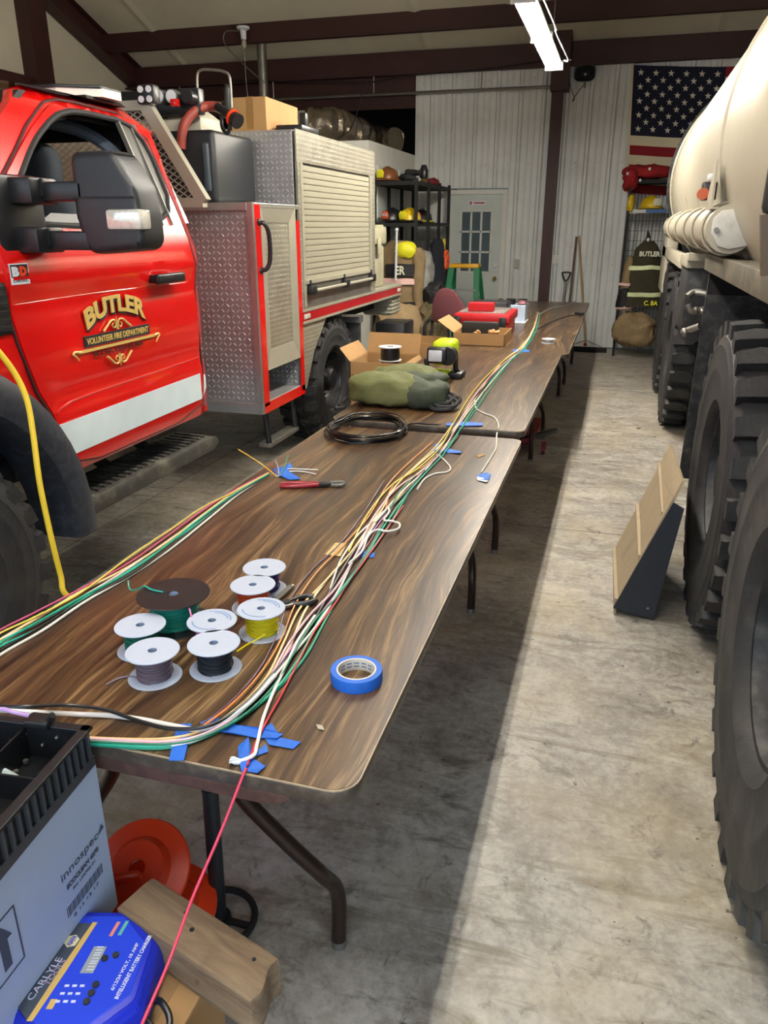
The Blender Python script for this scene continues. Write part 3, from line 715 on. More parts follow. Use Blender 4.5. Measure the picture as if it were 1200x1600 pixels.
mb.sphere(ont(368, 1190, .006), (.012, .006, .005), 10, 6); mb.wobble(.002, 200)
mb.build('frayed_wire_tip', wmat('#e4e6ea'), label='frayed white tip of the cable in front of the blue tape cross', cat='wire end')
wire('white_cable', '#e8e6e4', [(-30, 1107, .80), (52, 1113, .79), (80, 1114, .765), (120, 1116, '.008'), (170, 1118, '.006'), (220, 1124, '.006'), (270, 1134, '.006'), (312, 1140, '.01'), (350, 1126, '.014'), (392, 1096, '.012'), (430, 1055, '.01')], .0052, 'thick white sleeved cable lying behind the black tray')
wire('black_cable', '#17171a', [(-30, 1104, .80), (40, 1104, .80), (105, 1102, '.03'), (165, 1109, '.02'), (215, 1126, '.012'), (262, 1138, '.016'), (312, 1137, '.02'), (352, 1122, '.018'), (395, 1088, '.014'), (430, 1048, '.01')], .004, 'slim black cable crossing over the white sleeved cable')
# left-hand bundle
LEFTB = [(-60, 1045), (0, 1003), (60, 972), (130, 930), (200, 890), (262, 848), (320, 805), (372, 768), (420, 740)]
LW = [16, 16, 16, 14, 12, 10, 8, 5, 3]
lw_ = [('#e9e4d8', .9, .3, .0036, 'white wire on the near side of the left bundle'), ('#17181a', .65, 1.1, .0032, 'black wire next to the white one in the left bundle'), ('#1d9a7c', .15, 2.0, .0034, 'green wire in the middle of the left bundle'),
       ('#efcf96', -.3, .9, .0036, 'cream wire in the left bundle'), ('#c9577f', -.85, 2.6, .0026, 'magenta wire on the far side of the left bundle'), ('#e8d25a', -.55, 3.2, .0024, 'yellow wire of the left bundle'), ('#ead7d6', -.05, 4.1, .003, 'pale pinkish wire of the left bundle'), ('#2aa78c', .35, 5.2, .0026, 'second green wire of the left bundle')]
for i, (c, o, ph, r, lab) in enumerate(lw_):
    out = []
    for j, (p, w) in enumerate(zip(LEFTB, LW)):
        off = o * w + .18 * w * math.sin(ph + j * 1.4); out.append((p[0] + .5 * off, p[1] + .87 * off))
    if i == 5: out[4] = (205, 868); out[5] = (265, 828); out[6] = (318, 792)
    wire('wire', c, out, r, lab, group='strands of the left wire bundle', dz=.004 + .0035 * (i % 3))
for nm, c, pl, r, lab in (('loose_wire_end', '#e7b93a', [(432, 744, '.01'), (415, 730, '.03'), (395, 716, '.06'), (372, 702, '.09')], .002, 'long amber wire end sticking up left of the blue tape'),
                          ('loose_wire_end', '#e9e6e0', [(432, 742), (450, 733), (470, 733), (497, 734)], .0026, 'upper white wire end pointing right past the blue tape'),
                          ('loose_wire_end', '#dcd9d4', [(432, 745), (452, 737), (475, 737), (494, 741)], .0026, 'lower white wire end pointing right past the blue tape'),
                          ('loose_wire_end', '#1f9a6b', [(438, 742, '.006'), (445, 728, '.02'), (450, 711, '.035')], .002, 'green wire end standing up behind the blue tape'),
                          ('loose_wire_end', '#c2552f', [(436, 742, '.006'), (428, 730, '.012'), (418, 724, '.015')], .0018, 'short rust-red wire end by the left blue tape'),
                          ('loose_wire_end', '#a9a7ae', [(436, 742, '.006'), (434, 728, '.02'), (430, 718, '.03')], .0018, 'short grey wire end by the left blue tape')):
    wire(nm, c, pl, r, lab)
# branches
wire('wire_branch', '#ebe6dc', [(742, 625, '.012'), (744, 638), (757, 646), (772, 652), (779, 664), (776, 680), (775, 700), (765, 718), (752, 738)], .0036, 'white branch wire curving to the right edge of the nearest table')
wire('wire_branch', '#e8e4dc', [(682, 710, '.012'), (690, 715), (703, 729), (700, 737), (680, 740), (664, 748), (652, 764)], .0036, 'short white branch looping out of the bundle by the upper tape')
wire('wire_branch', '#e4e0da', [(545, 880), (565, 862), (575, 838), (588, 828), (605, 830), (622, 826), (624, 818), (612, 814), (600, 812), (608, 800), (606, 792)], .0036, 'white wire snaking in tight bends over the middle of the bundle', dz=.014)
wire('wire_branch', '#e9e6e2', [(516, 920), (530, 880), (545, 855), (560, 835), (585, 812), (605, 795)], .0028, 'white wire bowing out left of the bundle', dz=.008)
wire('wire_branch', '#e09450', [(603, 795), (608, 770), (620, 752), (640, 740), (668, 724), (700, 690)], .0022, 'orange wire bowing out left of the bundle below the upper tape', dz=.006)
wire('wire_branch', '#cfd34a', [(612, 790), (630, 768), (650, 742), (680, 716), (702, 692)], .0022, 'yellow-green wire beside the bowed orange one', dz=.006)
wire('wire_branch', '#9fa3a0', [(842, 492), (860, 482), (882, 478), (900, 470)], .006, 'grey cable crossing the last folding table towards the shovel')
wire('wire_branch', '#3a3a3c', [(836, 516), (858, 504), (886, 494), (905, 492)], .006, 'thin dark cable with a plug on the last folding table')
mb = MB(); mb.box(-.02, .02, -.05, .05, 0, .03, .006); o = mb.build('cable_plug', M_black, local=True, label='small black plug lying on the last folding table', cat='plug'); o.location = ont(905, 492); o.rotation_euler = (0, 0, 1.2)
# tape pieces
def tape(px, label, dz=.012, name='tape_strip', m=None, group='blue tape strips on the tables'):
    P = [ont(a, b, dz) for a, b in px]; n = len(P); mb = MB()
    c = sum(P, Vector()) / n
    for i, p in enumerate(P): p.z -= (dz - .002) * (.6 if i % 2 else 1.0)
    mb.loops([[p for p in P], [p + Vector((0, 0, .0008)) for p in P]])
    return mb.build(name, m or M_blue_tape, label=label, cat='tape', group=group if m is None else None, smooth=0)
tape([(277, 1125), (299, 1127), (294, 1155), (287, 1184), (263, 1182), (271, 1150)], 'blue tape strip holding the wires at the left near corner')
tape([(312, 1122), (334, 1116), (370, 1126), (408, 1133), (442, 1140), (433, 1149), (400, 1146), (360, 1140), (322, 1133)], 'long blue tape strip across the fanned wires', .013)
tape([(413, 1133), (425, 1129), (438, 1150), (470, 1158), (458, 1168), (420, 1162), (410, 1146)], 'blue tape strip bent at a right angle beside the bright red wire', .006)
tape([(371, 1157), (388, 1146), (394, 1172), (389, 1188), (377, 1197), (372, 1180)], 'upright blue tape strip over the frayed white wire', .016)
tape([(379, 1190), (390, 1180), (415, 1194), (402, 1206), (386, 1202)], 'short blue tape strip at the table edge by the frayed wire', .007)
tape([(395, 1176), (416, 1161), (419, 1172), (400, 1180)], 'small blue tape scrap between the crossed strips', .006)
tape([(557, 862), (568, 860), (586, 864), (584, 871), (560, 870)], 'blue tape tab under the middle of the bundle', .003)
tape([(678, 691), (700, 691), (706, 695), (680, 697)], 'upper of two small blue tape tabs across the bundle', .012)
tape([(676, 698), (700, 699), (722, 702), (720, 706), (700, 704), (677, 702)], 'lower of two small blue tape tabs across the bundle', .012)
tape([(697, 658), (730, 657), (756, 658), (754, 663), (725, 663), (697, 663)], 'blue tape strip across the bundle on the second table', .012)
tape([(425, 729), (440, 727), (466, 742), (470, 746), (452, 746), (430, 738)], 'blue tape strip binding the end of the left bundle', .012)
tape([(428, 737), (452, 720), (458, 724), (440, 741)], 'blue tape strip crossing the other at the end of the left bundle', .016)
tape([(745, 739), (760, 736), (768, 738), (764, 747), (748, 747)], 'blue tape tab on the branch wire end at the right edge', .012)
tape([(801, 545), (815, 544), (828, 546), (826, 549), (803, 549)], 'faint blue tape tab across the bundle where the third table begins', .01)
tape([(508, 866), (524, 848), (543, 848), (532, 869)], 'torn yellowish masking tape scrap on the nearest table', .003, 'masking_tape_scrap', mat('masking_tape', '#c4ad72', .7, 0, .15, 60))
tape([(745, 742), (752, 745), (765, 748), (760, 752), (746, 748)], 'frayed white wire end taped at the right edge of the nearest table', .008, 'taped_wire_end', M_gwhite)
tape([(494, 1132), (504, 1134), (507, 1141), (497, 1139)], 'tiny pale scrap on the laminate near the blue tape roll', .002, 'paper_scrap', M_alup)
tape([(744, 712), (754, 709), (758, 711), (748, 715)], 'tiny tan scrap of tape near the far right corner of the nearest table', .002, 'tape_scrap', M_card)
# cable coil on the joint of the first two tables
cc = onz(572, 674, .75); pts = []
for k in range(9):
    for j in range(22):
        a = 2 * PI * j / 22; rx = .175 + .012 * math.sin(k * 2.1 + a) + .006 * math.cos(3 * a + k); ry = .20 + .014 * math.cos(k * 1.7 + a * .7)
        y = cc.y + ry * math.sin(a) + .006 * math.cos(k * 3.); 
        z = .7455 + .018 / (1 + math.exp(-(y - 3.50) * 60)) + .0055 * ((k * 5) % 9) * .8 + .004 * math.sin(a * 2 + k)
        pts.append((cc.x + rx * math.cos(a) + .008 * math.sin(k * 1.9), y, z))
pts += [(cc.x + .19, 3.50, .775), (cc.x + .26, 3.535, .77), (cc.x + .33, 3.55, .769)]
mb = MB(); mb.tube(pts, .0042, 7, 2); mb.build('cable_coil', mat('glossy_black_cable', '#131315', .25, 0, .1), label='loose coil of glossy black cable in front of the green bag', cat='cable')
# cable cutters
def cutter(a, b, lab, handle, name, scale=1.):
    A, B = ont(*a, .010), ont(*b, .010); d = (B - A); L = d.length; d.normalize(); n = Vector((-d.y, d.x, 0))
    t = thing(name, lab, 'pliers', A - Vector((0, 0, .010)))
    for s in (-1, 1):
        mb = MB(); mb.tube([A + n * s * .012, A + d * L * .15 + n * s * .019, A + d * L * .38 + n * s * .016, A + d * L * .58 + n * s * .007], lambda q: .0085 - .002 * abs(q - .4), 12, 6); mb.build('handle', handle, t)
    mb = MB(); mb.prism([(0, -.013), (.03, -.018), (.05, -.012), (.05, .012), (.03, .018), (0, .013)], 'z', -.006, .006, .002, M=Matrix.Translation(A + d * L * .56) @ Matrix(((d.x, n.x, 0, 0), (d.y, n.y, 0, 0), (0, 0, 1, 0), (0, 0, 0, 1)))); mb.build('pivot_plate', M_blackm, t)
    mb = MB()
    for s in (-1, 1): mb.prism([(0, .001 * s), (0, .014 * s), (.02, .021 * s), (.045, .019 * s), (.058, .006 * s), (.055, .002 * s), (.03, .008 * s)], 'z', -.004 + .002 * s, .004 + .002 * s, .001, M=Matrix.Translation(A + d * (L - .062)) @ Matrix(((d.x, n.x, 0, 0), (d.y, n.y, 0, 0), (0, 0, 1, 0), (0, 0, 0, 1))))
    mb.build('jaws', M_steel, t); return t
cutter((438, 758), (542, 755), 'red-handled cable cutter lying beyond the spools', mat('dark_red_grip', '#8d1226', .3, 0, .05), 'cable_cutter')
cutter((492, 935), (424, 948), 'black-handled pliers half under the yellow spool', M_black, 'pliers')
mb = MB(); a, b = ont(430, 938, .008), ont(456, 915, .012); mb.bar(a, b, .016, .005); mb.sphere(b, (.008, .008, .004), 10, 6); mb.build('knife_tool', M_steel, label='small steel snips tip beside the purple spool', cat='tool')
# green bag on the second table
M_bag = mat('olive_nylon', '#5f6339', .75, 0, .12, 6, bump=.35, bs=30); M_bag2 = mat('dark_green_nylon', '#363f30', .75, 0, .12, 6, bump=.3, bs=30)
def blob(c, r, e=.7, seg=40, rings=24, amp=.02, freq=6, seed=0, flat=None, M=None):
    mb = MB(); R = []
    f = lambda v: math.copysign(abs(v) ** e, v)
    for i in range(rings + 1):
        a = -PI / 2 + PI * i / rings; ring = []
        for j in range(seg):
            b = 2 * PI * j / seg; p = Vector((r[0] * f(math.cos(a)) * f(math.cos(b)), r[1] * f(math.cos(a)) * f(math.sin(b)), r[2] * f(math.sin(a))))
            ring.append(p)
        R.append(ring)
    mb.loops(R)
    bmesh.ops.remove_doubles(mb.bm, verts=mb.bm.verts[:], dist=1e-5)
    if M is not None: mb.bm.transform(M)
    mb.bm.transform(Matrix.Translation(c)); mb.wobble(amp, freq, seed); mb.wobble(amp * .35, freq * 3.1, seed + 4)
    if flat is not None:
        for v in mb.bm.verts: v.co.z = max(v.co.z, flat)
    return mb
bg = thing('green_bag', 'olive and dark green duffel bag on the second folding table', 'bag', (-1.03, 4.1, .76)); BAG = bg
Mz = Matrix.Rotation(-.06, 4, 'Z')
blob(Vector((-1.10, 4.10, .845)), (.19, .15, .095), .62, amp=.022, freq=10, seed=1, flat=.761, M=Mz).build('bag_body', M_bag, bg)
blob(Vector((-1.02, 4.20, .875)), (.21, .13, .085), .75, amp=.024, freq=12, seed=3, flat=.762).build('bag_top', M_bag, bg)
blob(Vector((-.90, 4.09, .835)), (.12, .14, .083), .72, amp=.02, freq=11, seed=5, flat=.761).build('side_pocket', M_bag2, bg)
blob(Vector((-.93, 4.16, .90)), (.13, .10, .045), .8, amp=.014, freq=12, seed=8).build('dark_flap', M_bag2, bg)
mb = MB()
for k in range(6):
    c = Vector((-.80 + .02 * math.sin(k * 2), 4.00 + .02 * k, .775 + .012 * (k % 3))); mb.tube([c + Vector((-.06, -.03, .03)), c + Vector((-.02, -.05, 0)), c + Vector((.05, -.03, .0)), c + Vector((.06, .02, .02)), c + Vector((.0, .05, .03))], .011, 6, 5)
mb.build('black_straps', M_blackm, bg)
mb = MB(); mb.tube([(-1.29, 4.0, .80), (-1.31, 3.95, .77), (-1.27, 3.9, .765), (-1.3, 3.85, .766)], .012, 6, 5); mb.build('carry_strap', M_blackm, bg)
mb = MB(); mb.sphere((-1.16, 4.02, .915), (.035, .02, .012)); mb.build('zip_pull', M_steel, bg)
bg.location = (-1.075, 3.985, .762); bg.scale = (1.06, 1, .93)
# lime and black work light
wl_ = thing('work_light', 'lime and black swivelling work light standing on the second table', 'work light', (-1.0, 4.78, .76))
def wlp(px, py, y=4.75): return ony(px, py, y)
hc = wlp(690, 553, 4.78); 
mb = MB(); mb.box(hc.x - .055, hc.x + .085, 4.74, 4.93, hc.z - .07, hc.z + .085, .03, seg=4); mb.build('lamp_housing', M_hiviz, wl_)
lc = wlp(688, 556, 4.70)
mb = MB(); mb.box(lc.x - .085, lc.x + .045, 4.68, 4.745, lc.z - .048, lc.z + .052, .018, seg=3); mb.cyl((lc.x + .045, 4.69, lc.z), (lc.x + .045, 4.76, lc.z), .055, seg=24); mb.build('lamp_bezel', M_black, wl_)
mb = MB(); mb.box(lc.x - .07, lc.x + .015, 4.672, 4.682, lc.z - .033, lc.z + .036, .006); mb.build('led_panel', mat('off_led_lens', '#cfd3dc', .15, 0, .03), wl_)
for s, (pa, pb, pc) in ((-1, ((666, 565), (668, 578), (682, 590))), (1, ((712, 560), (712, 578), (722, 592)))):
    mb = MB(); A = wlp(*pa, 4.80); B = wlp(*pb, 4.80); Cc = wlp(*pc, 4.85); A.z += .02
    mb.bar(A, B, .035, .03, bev=.006); mb.bar(B, Cc, .03, .03, bev=.006); mb.bar(Cc, Vector((Cc.x, 4.86, .775)), .035, .035, bev=.006); mb.build('stand_arm', M_black, wl_)
Bx = wlp(695, 600, 4.78)
mb = MB(); mb.box(Bx.x - .10, Bx.x + .02, 4.76, 4.90, .761, .80, .01); mb.build('stand_base', M_hiviz, wl_)
mb = MB(); mb.box(Bx.x + .02, Bx.x + .11, 4.76, 4.92, .761, .80, .01); mb.build('base_rail', M_black, wl_)
# things on the third table
def openbox(name, x0, x1, y0, y1, z0, z1, label, m=M_card, flaps=(), cat='box', th=.004, rz=0.):
    t = thing(name, label, cat, ((x0 + x1) / 2, (y0 + y1) / 2, z0), rz)
    mb = MB(); hx, hy, h = (x1 - x0) / 2, (y1 - y0) / 2, z1 - z0
    mb.box(-hx, hx, -hy, hy, 0, th); mb.box(-hx, -hx + th, -hy, hy, 0, h); mb.box(hx - th, hx, -hy, hy, 0, h); mb.box(-hx, hx, -hy, -hy + th, 0, h); mb.box(-hx, hx, hy - th, hy, 0, h)
    mb.build('box_body', m, t, local=True, smooth=0)
    for f, ang, L in flaps:
        mb = MB(); a = math.radians(ang)
        if f == 'l': mb.hexa([(-hx, -hy, h), (-hx, hy, h), (-hx - L * math.cos(a), hy, h + L * math.sin(a)), (-hx - L * math.cos(a), -hy, h + L * math.sin(a)), (-hx, -hy, h + th), (-hx, hy, h + th), (-hx - L * math.cos(a), hy, h + L * math.sin(a) + th), (-hx - L * math.cos(a), -hy, h + L * math.sin(a) + th)])
        if f == 'r': mb.hexa([(hx, -hy, h), (hx, hy, h), (hx + L * math.cos(a), hy, h + L * math.sin(a)), (hx + L * math.cos(a), -hy, h + L * math.sin(a)), (hx, -hy, h + th), (hx, hy, h + th), (hx + L * math.cos(a), hy, h + L * math.sin(a) + th), (hx + L * math.cos(a), -hy, h + L * math.sin(a) + th)])
        if f == 'n': mb.hexa([(-hx, -hy, h), (hx, -hy, h), (hx, -hy - L * math.cos(a), h + L * math.sin(a)), (-hx, -hy - L * math.cos(a), h + L * math.sin(a)), (-hx, -hy, h + th), (hx, -hy, h + th), (hx, -hy - L * math.cos(a), h + L * math.sin(a) + th), (-hx, -hy - L * math.cos(a), h + L * math.sin(a) + th)])
        if f == 'f': mb.hexa([(-hx, hy, h), (hx, hy, h), (hx, hy + L * math.cos(a), h + L * math.sin(a)), (-hx, hy + L * math.cos(a), h + L * math.sin(a)), (-hx, hy, h + th), (hx, hy, h + th), (hx, hy + L * math.cos(a), h + L * math.sin(a) + th), (-hx, hy + L * math.cos(a), h + L * math.sin(a) + th)])
        mb.build('flap', m, t, local=True, smooth=0)
    return t
openbox('cardboard_box', -1.25, -.83, 6.28, 6.72, .752, .85, 'open low cardboard box on the third table in front of the red toolboxes', flaps=(('l', 35, .16),))
mb = MB()
for k in range(16): mb.sphere((-1.0 + random.uniform(-.1, .12), 6.42 + random.uniform(-.05, .08), .84 + random.uniform(0, .015)), (.018, .012, .01), 8, 6)
mb.build('small_connectors', mat('copper_bits', '#b98a5c', .4, .4, .3, 60), label='heap of small coppery connectors in the open cardboard box', cat='connectors', kind='stuff')
mb = MB(); mb.box(-1.24, -.94, 6.60, 6.70, .757, .90, .004); mb.build('divided_tray', M_blackm, label='black divided tray standing in the open cardboard box', cat='tray')
tb = thing('toolbox', 'large low red toolbox with black latches on the third table', 'toolbox', (-1.12, 7.2, .752))
mb = MB(); mb.box(-1.36, -.87, 6.85, 7.42, .865, .945, .015); mb.box(-1.33, -.89, 6.87, 7.40, .752, .86, .012); mb.build('case_body', mat('tool_red', '#c71a24', .4, 0, .05), tb)
mb = MB(); mb.box(-1.28, -.98, 6.80, 6.87, .82, .865, .012); mb.box(-1.27, -1.0, 6.86, 6.9, .85, .865, .005); mb.build('carry_handle', M_black, tb)
for x in (-.93, -1.33):
    mb = MB(); mb.box(x - .03, x + .03, 6.83, 6.85, .79, .92, .006); mb.build('latch', M_black, tb)
mb = MB(); mb.box(-1.33, -.92, 6.9, 7.38, .94, .955, .004); mb.build('clear_lid', mat('smoky_lid', '#8c8480', .2, 0, .3, 30), tb)
tb = thing('small_red_bin', 'red plastic bin with a cross-hatched front on top of the toolbox', 'bin', (-1.13, 6.98, .956))
mb = MB(); mb.box(-1.25, -1.03, 6.92, 7.04, .956, 1.03, .006)
for k in range(9):
    for s in (-1, 1):
        x = -1.24 + k * .024; mb.bar((x, 6.918, .965), (x + .02 * s, 6.918, 1.02), .004, .004)
mb.build('bin_body', MATS['tool_red'], tb, smooth=0)
mb = MB(); mb.box(-1.33, -.98, 7.5, 7.74, .753, .99, .015); mb.build('black_case', M_satin, label='black plastic case behind the red toolbox', cat='case')
c_ = onz(792, 500, .752)
openb = thing('white_box', 'white cardboard carton on the third table near the brown post', 'box', (-.98, 8.05, .752))
mb = MB(); mb.box(-1.13, -.86, 7.95, 8.2, .762, .92, .004); mb.build('carton', M_whitecard, openb, smooth=0)
mb = MB(); mb.box(-1.14, -.85, 7.9, 8.2, .752, .762, .002); mb.build('base_sheet', M_gwhite, openb, smooth=0)
p = Vector((-.98, 8.06, .0))
for dx, col, lab in ((-.04, '#1c1c1e', 'black wire spool lying on the white carton'), (.045, '#c98a92', 'pink and black wire spool on the white carton')):
    o = thing('wire_spool', lab, 'spool', (p.x + dx, p.y, .92))
    mb = MB(); mb.lathe([(.015, 0), (.055, 0), (.055, .004), (.038, .004), (.038, .05), (.055, .05), (.055, .054), (.015, .054), (.015, 0)], 32); mb.build('reel', M_black, o, local=True)
    mb = MB(); mb.lathe([(.039, .005), (.045, .01), (.045, .045), (.039, .049)], 32); mb.build('winding', wmat(col), o, local=True)
    if dx > 0: o.location.z = .975 - .055; o.location.x += .03
mb = MB(); c = ont(885, 466); c = onz(885, 536, .76)
o = thing('small_white_reel', 'small white reel lying on its side on the third table', 'spool', onz(857, 536, .752))
mb = MB(); mb.lathe([(.0, 0), (.055, 0), (.055, .006), (.015, .006), (.015, .03), (.055, .03), (.055, .036), (0, .036)], 32); mb.build('reel', M_gwhite, o, local=True)
p = ony(780, 474, 8.6)
# ================================================================== WHEELS
def tire_mesh(R, Wd, rin, lugs, style):
    """axis = local X, outer face towards +X, centre at origin"""
    mb = MB(); h = Wd / 2; MX = Matrix.Rotation(PI / 2, 4, 'Y'); Rb = R - (.045 if style == 'block' else .03)
    prof = [(rin, -h * .8), (rin + .02, -h * .92), ((rin + Rb) * .5, -h * 1.04), (Rb - .03, -h), (Rb, -h * .86), (Rb + .004, 0), (Rb, h * .86), (Rb - .03, h), (Rb - .06, h * 1.03), (Rb - .065, h * 1.045), (Rb - .075, h * 1.035),
            ((rin + Rb) * .5 + .01, h * 1.06), ((rin + Rb) * .5, h * 1.07), ((rin + Rb) * .5 - .01, h * 1.055), (rin + .045, h * .99), (rin + .04, h * 1.0), (rin + .02, h * .93), (rin, h * .8), (rin - .02, h * .6), (rin - .02, -h * .6), (rin, -h * .8)]
    mb.lathe(prof, 96, MX)
    def blk(pts, r0, r1, tw=.9):
        """pts: (theta, x) polygon"""
        c0 = sum(p[0] for p in pts) / len(pts); c1 = sum(p[1] for p in pts) / len(pts)
        lo = [(x, r0 * math.cos(t), r0 * math.sin(t)) for t, x in pts]
        hi = []
        for t, x in pts:
            t2 = c0 + (t - c0) * tw; x2 = c1 + (x - c1) * tw; r = r1 - .012 * (abs(x2) / h) ** 3
            hi.append((x2, r * math.cos(t2), r * math.sin(t2)))
        mb.loops([lo, hi])
    P = 2 * PI / lugs
    for k in range(lugs):
        for s in (-1, 1):
            t = k * P + (0 if s > 0 else P / 2)
            if style == 'block':
                blk([(t - .30 * P, s * h * .99), (t + .22 * P, s * h * .99), (t + .36 * P, s * h * .62), (t + .26 * P, s * h * .16), (t - .02 * P, s * h * .05), (t - .30 * P, s * h * .28)], Rb - .02, R)
                lo = []
                mb.loops([[(s * h * .97, (Rb - .10) * math.cos(t + a), (Rb - .10) * math.sin(t + a)) for a in (-.28 * P, .24 * P)] + [(s * h * .8, (Rb - .05) * math.cos(t + a), (Rb - .05) * math.sin(t + a)) for a in (.24 * P, -.28 * P)],
                          [(s * h * 1.0, (R - .012) * math.cos(t + a), (R - .012) * math.sin(t + a)) for a in (-.28 * P, .20 * P)] + [(s * h * .8, (R - .012) * math.cos(t + a), (R - .012) * math.sin(t + a)) for a in (.20 * P, -.28 * P)]])
            elif style == 'mud':
                blk([(t - .30 * P, s * h * 1.0), (t + .28 * P, s * h * 1.0), (t + .36 * P, s * h * .5), (t + .10 * P, s * h * .30), (t - .3 * P, s * h * .5)], Rb - .02, R)
                blk([(t + .05 * P, s * h * .34), (t + .45 * P, s * h * .30), (t + .40 * P, s * h * .04), (t - .05 * P, s * h * .06)], Rb - .02, R)
                mb.loops([[(s * h * 1.0, (Rb - .06) * math.cos(t + a), (Rb - .06) * math.sin(t + a)) for a in (-.22 * P, .2 * P)] + [(s * h * .85, (Rb - .05) * math.cos(t + a), (Rb - .05) * math.sin(t + a)) for a in (.2 * P, -.22 * P)],
                          [(s * h * 1.05, (R - .02) * math.cos(t + a), (R - .02) * math.sin(t + a)) for a in (-.28 * P, .26 * P)] + [(s * h * .85, (R - .012) * math.cos(t + a), (R - .012) * math.sin(t + a)) for a in (.26 * P, -.28 * P)]])
    return mb
def wheel(parent, cx, cy, cz, R, Wd, rin, lugs, style, side, rubber, rimm, nuts=8, rimdepth=.09, hubr=.09, proud=False, phase=0.):
    """side=+1: outer face looks to +x, -1: to -x ; returns the tire part"""
    M = Matrix.Translation((cx, cy, cz)) @ (Matrix() if side > 0 else Matrix.Rotation(PI, 4, 'Z')) @ Matrix.Rotation(phase, 4, 'X'); h = Wd / 2
    mb = tire_mesh(R, Wd, rin, lugs, style); mb.bm.transform(M); t = mb.build('tire', rubber, parent, smooth=30)
    MX = Matrix.Rotation(PI / 2, 4, 'Y')
    d = h * .7 - rimdepth
    mb = MB(); mb.lathe([(rin + .012, h * .86), (rin + .014, h * .82), (rin - .012, h * .80), (rin - .022, h * .6), (rin - .03, d + .01), (rin * .82, d - .01), (rin * .6, d + .035), (hubr + .03, d + .03), (hubr + .02, d + .02), (hubr, d + .02), (hubr, d + .10), (hubr * .8, d + .115), (0, d + .115)], 64, MX)
    mb.lathe([(rin - .018, h * .6), (rin - .018, -h * .8), (0, -h * .2)], 40, MX)
    for k in range(10):
        a = k * 2 * PI / 10; mb.cyl((d + .0, rin * .78 * math.cos(a), rin * .78 * math.sin(a)), (d + .022, rin * .78 * math.cos(a), rin * .78 * math.sin(a)), .012, seg=8)
    mb.bm.transform(M); rim = mb.build('rim', rimm, t)
    for k in range(nuts):
        a = k * 2 * PI / nuts + .2; rr = (hubr + rin * .55) * .5
        mb = MB(); mb.cyl((d + .025, rr * math.cos(a), rr * math.sin(a)), (d + .075, rr * math.cos(a), rr * math.sin(a)), .017, .014, 6); mb.bm.transform(M); mb.build('lug_nut', M_chrome if style == 'mud' else M_steel, t)
    return t

# ================================================================== RED FIRE TRUCK
FT = thing('fire_truck', 'red brush fire truck with tread-plate compartments parked left of the tables', 'fire truck', (-3.1, 4.0, 0))
def cx_(y, z):
    if z < .80: x = -2.115 + (z - .70) * .25
    elif z < .96: x = -2.09
    elif z < 1.02: x = -2.09 - (z - .96) * .25
    elif z < 1.40: x = -2.105 + .012 * math.sin((z - 1.02) / .38 * PI)
    elif z < 1.60: x = -2.105 + .022 * math.sin((z - 1.40) / .20 * PI)
    else: x = -2.105 - (z - 1.60) * .36 - max(0, z - 2.08) ** 2 * 6
    if y > 3.68: x -= (y - 3.68) ** 2 * 5
    return x
SIDE = [(3.74, .70), (3.79, .80), (3.80, .95), (3.79, 1.55), (3.77, 1.74), (3.72, 2.10), (3.66, 2.185), (3.55, 2.20), (2.98, 2.205), (2.84, 2.165), (2.05, 1.67), (1.3, 1.56), (.75, 1.45), (.72, 1.0), (.98, .9), (1.06, 1.0), (1.22, 1.15), (1.42, 1.26), (1.73, 1.30), (2.04, 1.25), (2.25, 1.12), (2.40, .95), (2.46, .78), (2.47, .70)]
WIN = chaikin([(2.43, 1.67), (3.63, 1.66), (3.605, 2.125), (3.15, 2.13), (2.98, 2.09), (2.78, 1.975), (2.56, 1.79)])
mb = MB(); mb.sheet(SIDE, [WIN], cx_, .035, .09)
CX = -3.12
def mir(x): return 2 * CX - x
mb2 = MB(); mb2.sheet(SIDE, [WIN], cx_, .035, .12)
for v in mb2.bm.verts: v.co.x = mir(v.co.x)
bmesh.ops.reverse_faces(mb2.bm, faces=mb2.bm.faces[:]); mb._merge(mb2.bm)
# roof, rear wall, hood, floor
rows = []
for i in range(13):
    u = i / 12; x = -2.345 + (mir(-2.345) + 2.345) * u; z = 2.20 + .05 * math.sin(PI * u) ** .6
    rows.append([(x, y, z - .02 * ((y - 3.3) ** 2)) for y in [2.92 + .06 * k for k in range(13)]])
mb.loops(rows, close=False, caps=False)
xr = lambda z: cx_(3.7, z) - .02
for z0, z1, a, b in ((.70, 1.68, 0, 1), (2.10, 2.21, 0, 1), (1.68, 2.10, 0, .13), (1.68, 2.10, .87, 1)):
    A = lambda z: xr(z) + (mir(xr(z)) - xr(z)) * a; B = lambda z: xr(z) + (mir(xr(z)) - xr(z)) * b
    mb.hexa([(A(z0), 3.74, z0), (B(z0), 3.74, z0), (B(z0), 3.78, z0), (A(z0), 3.78, z0), (A(z1), 3.68, z1), (B(z1), 3.68, z1), (B(z1), 3.72, z1), (A(z1), 3.72, z1)])
mb.hexa([(-2.16, .72, 1.1), (mir(-2.16), .72, 1.1), (mir(-2.16), 2.1, 1.1), (-2.16, 2.1, 1.1), (-2.2, .75, 1.44), (mir(-2.2), .75, 1.44), (mir(-2.2), 2.05, 1.66), (-2.2, 2.05, 1.66)], .02)
mb.build('cab_body', M_red, FT, smooth=40)
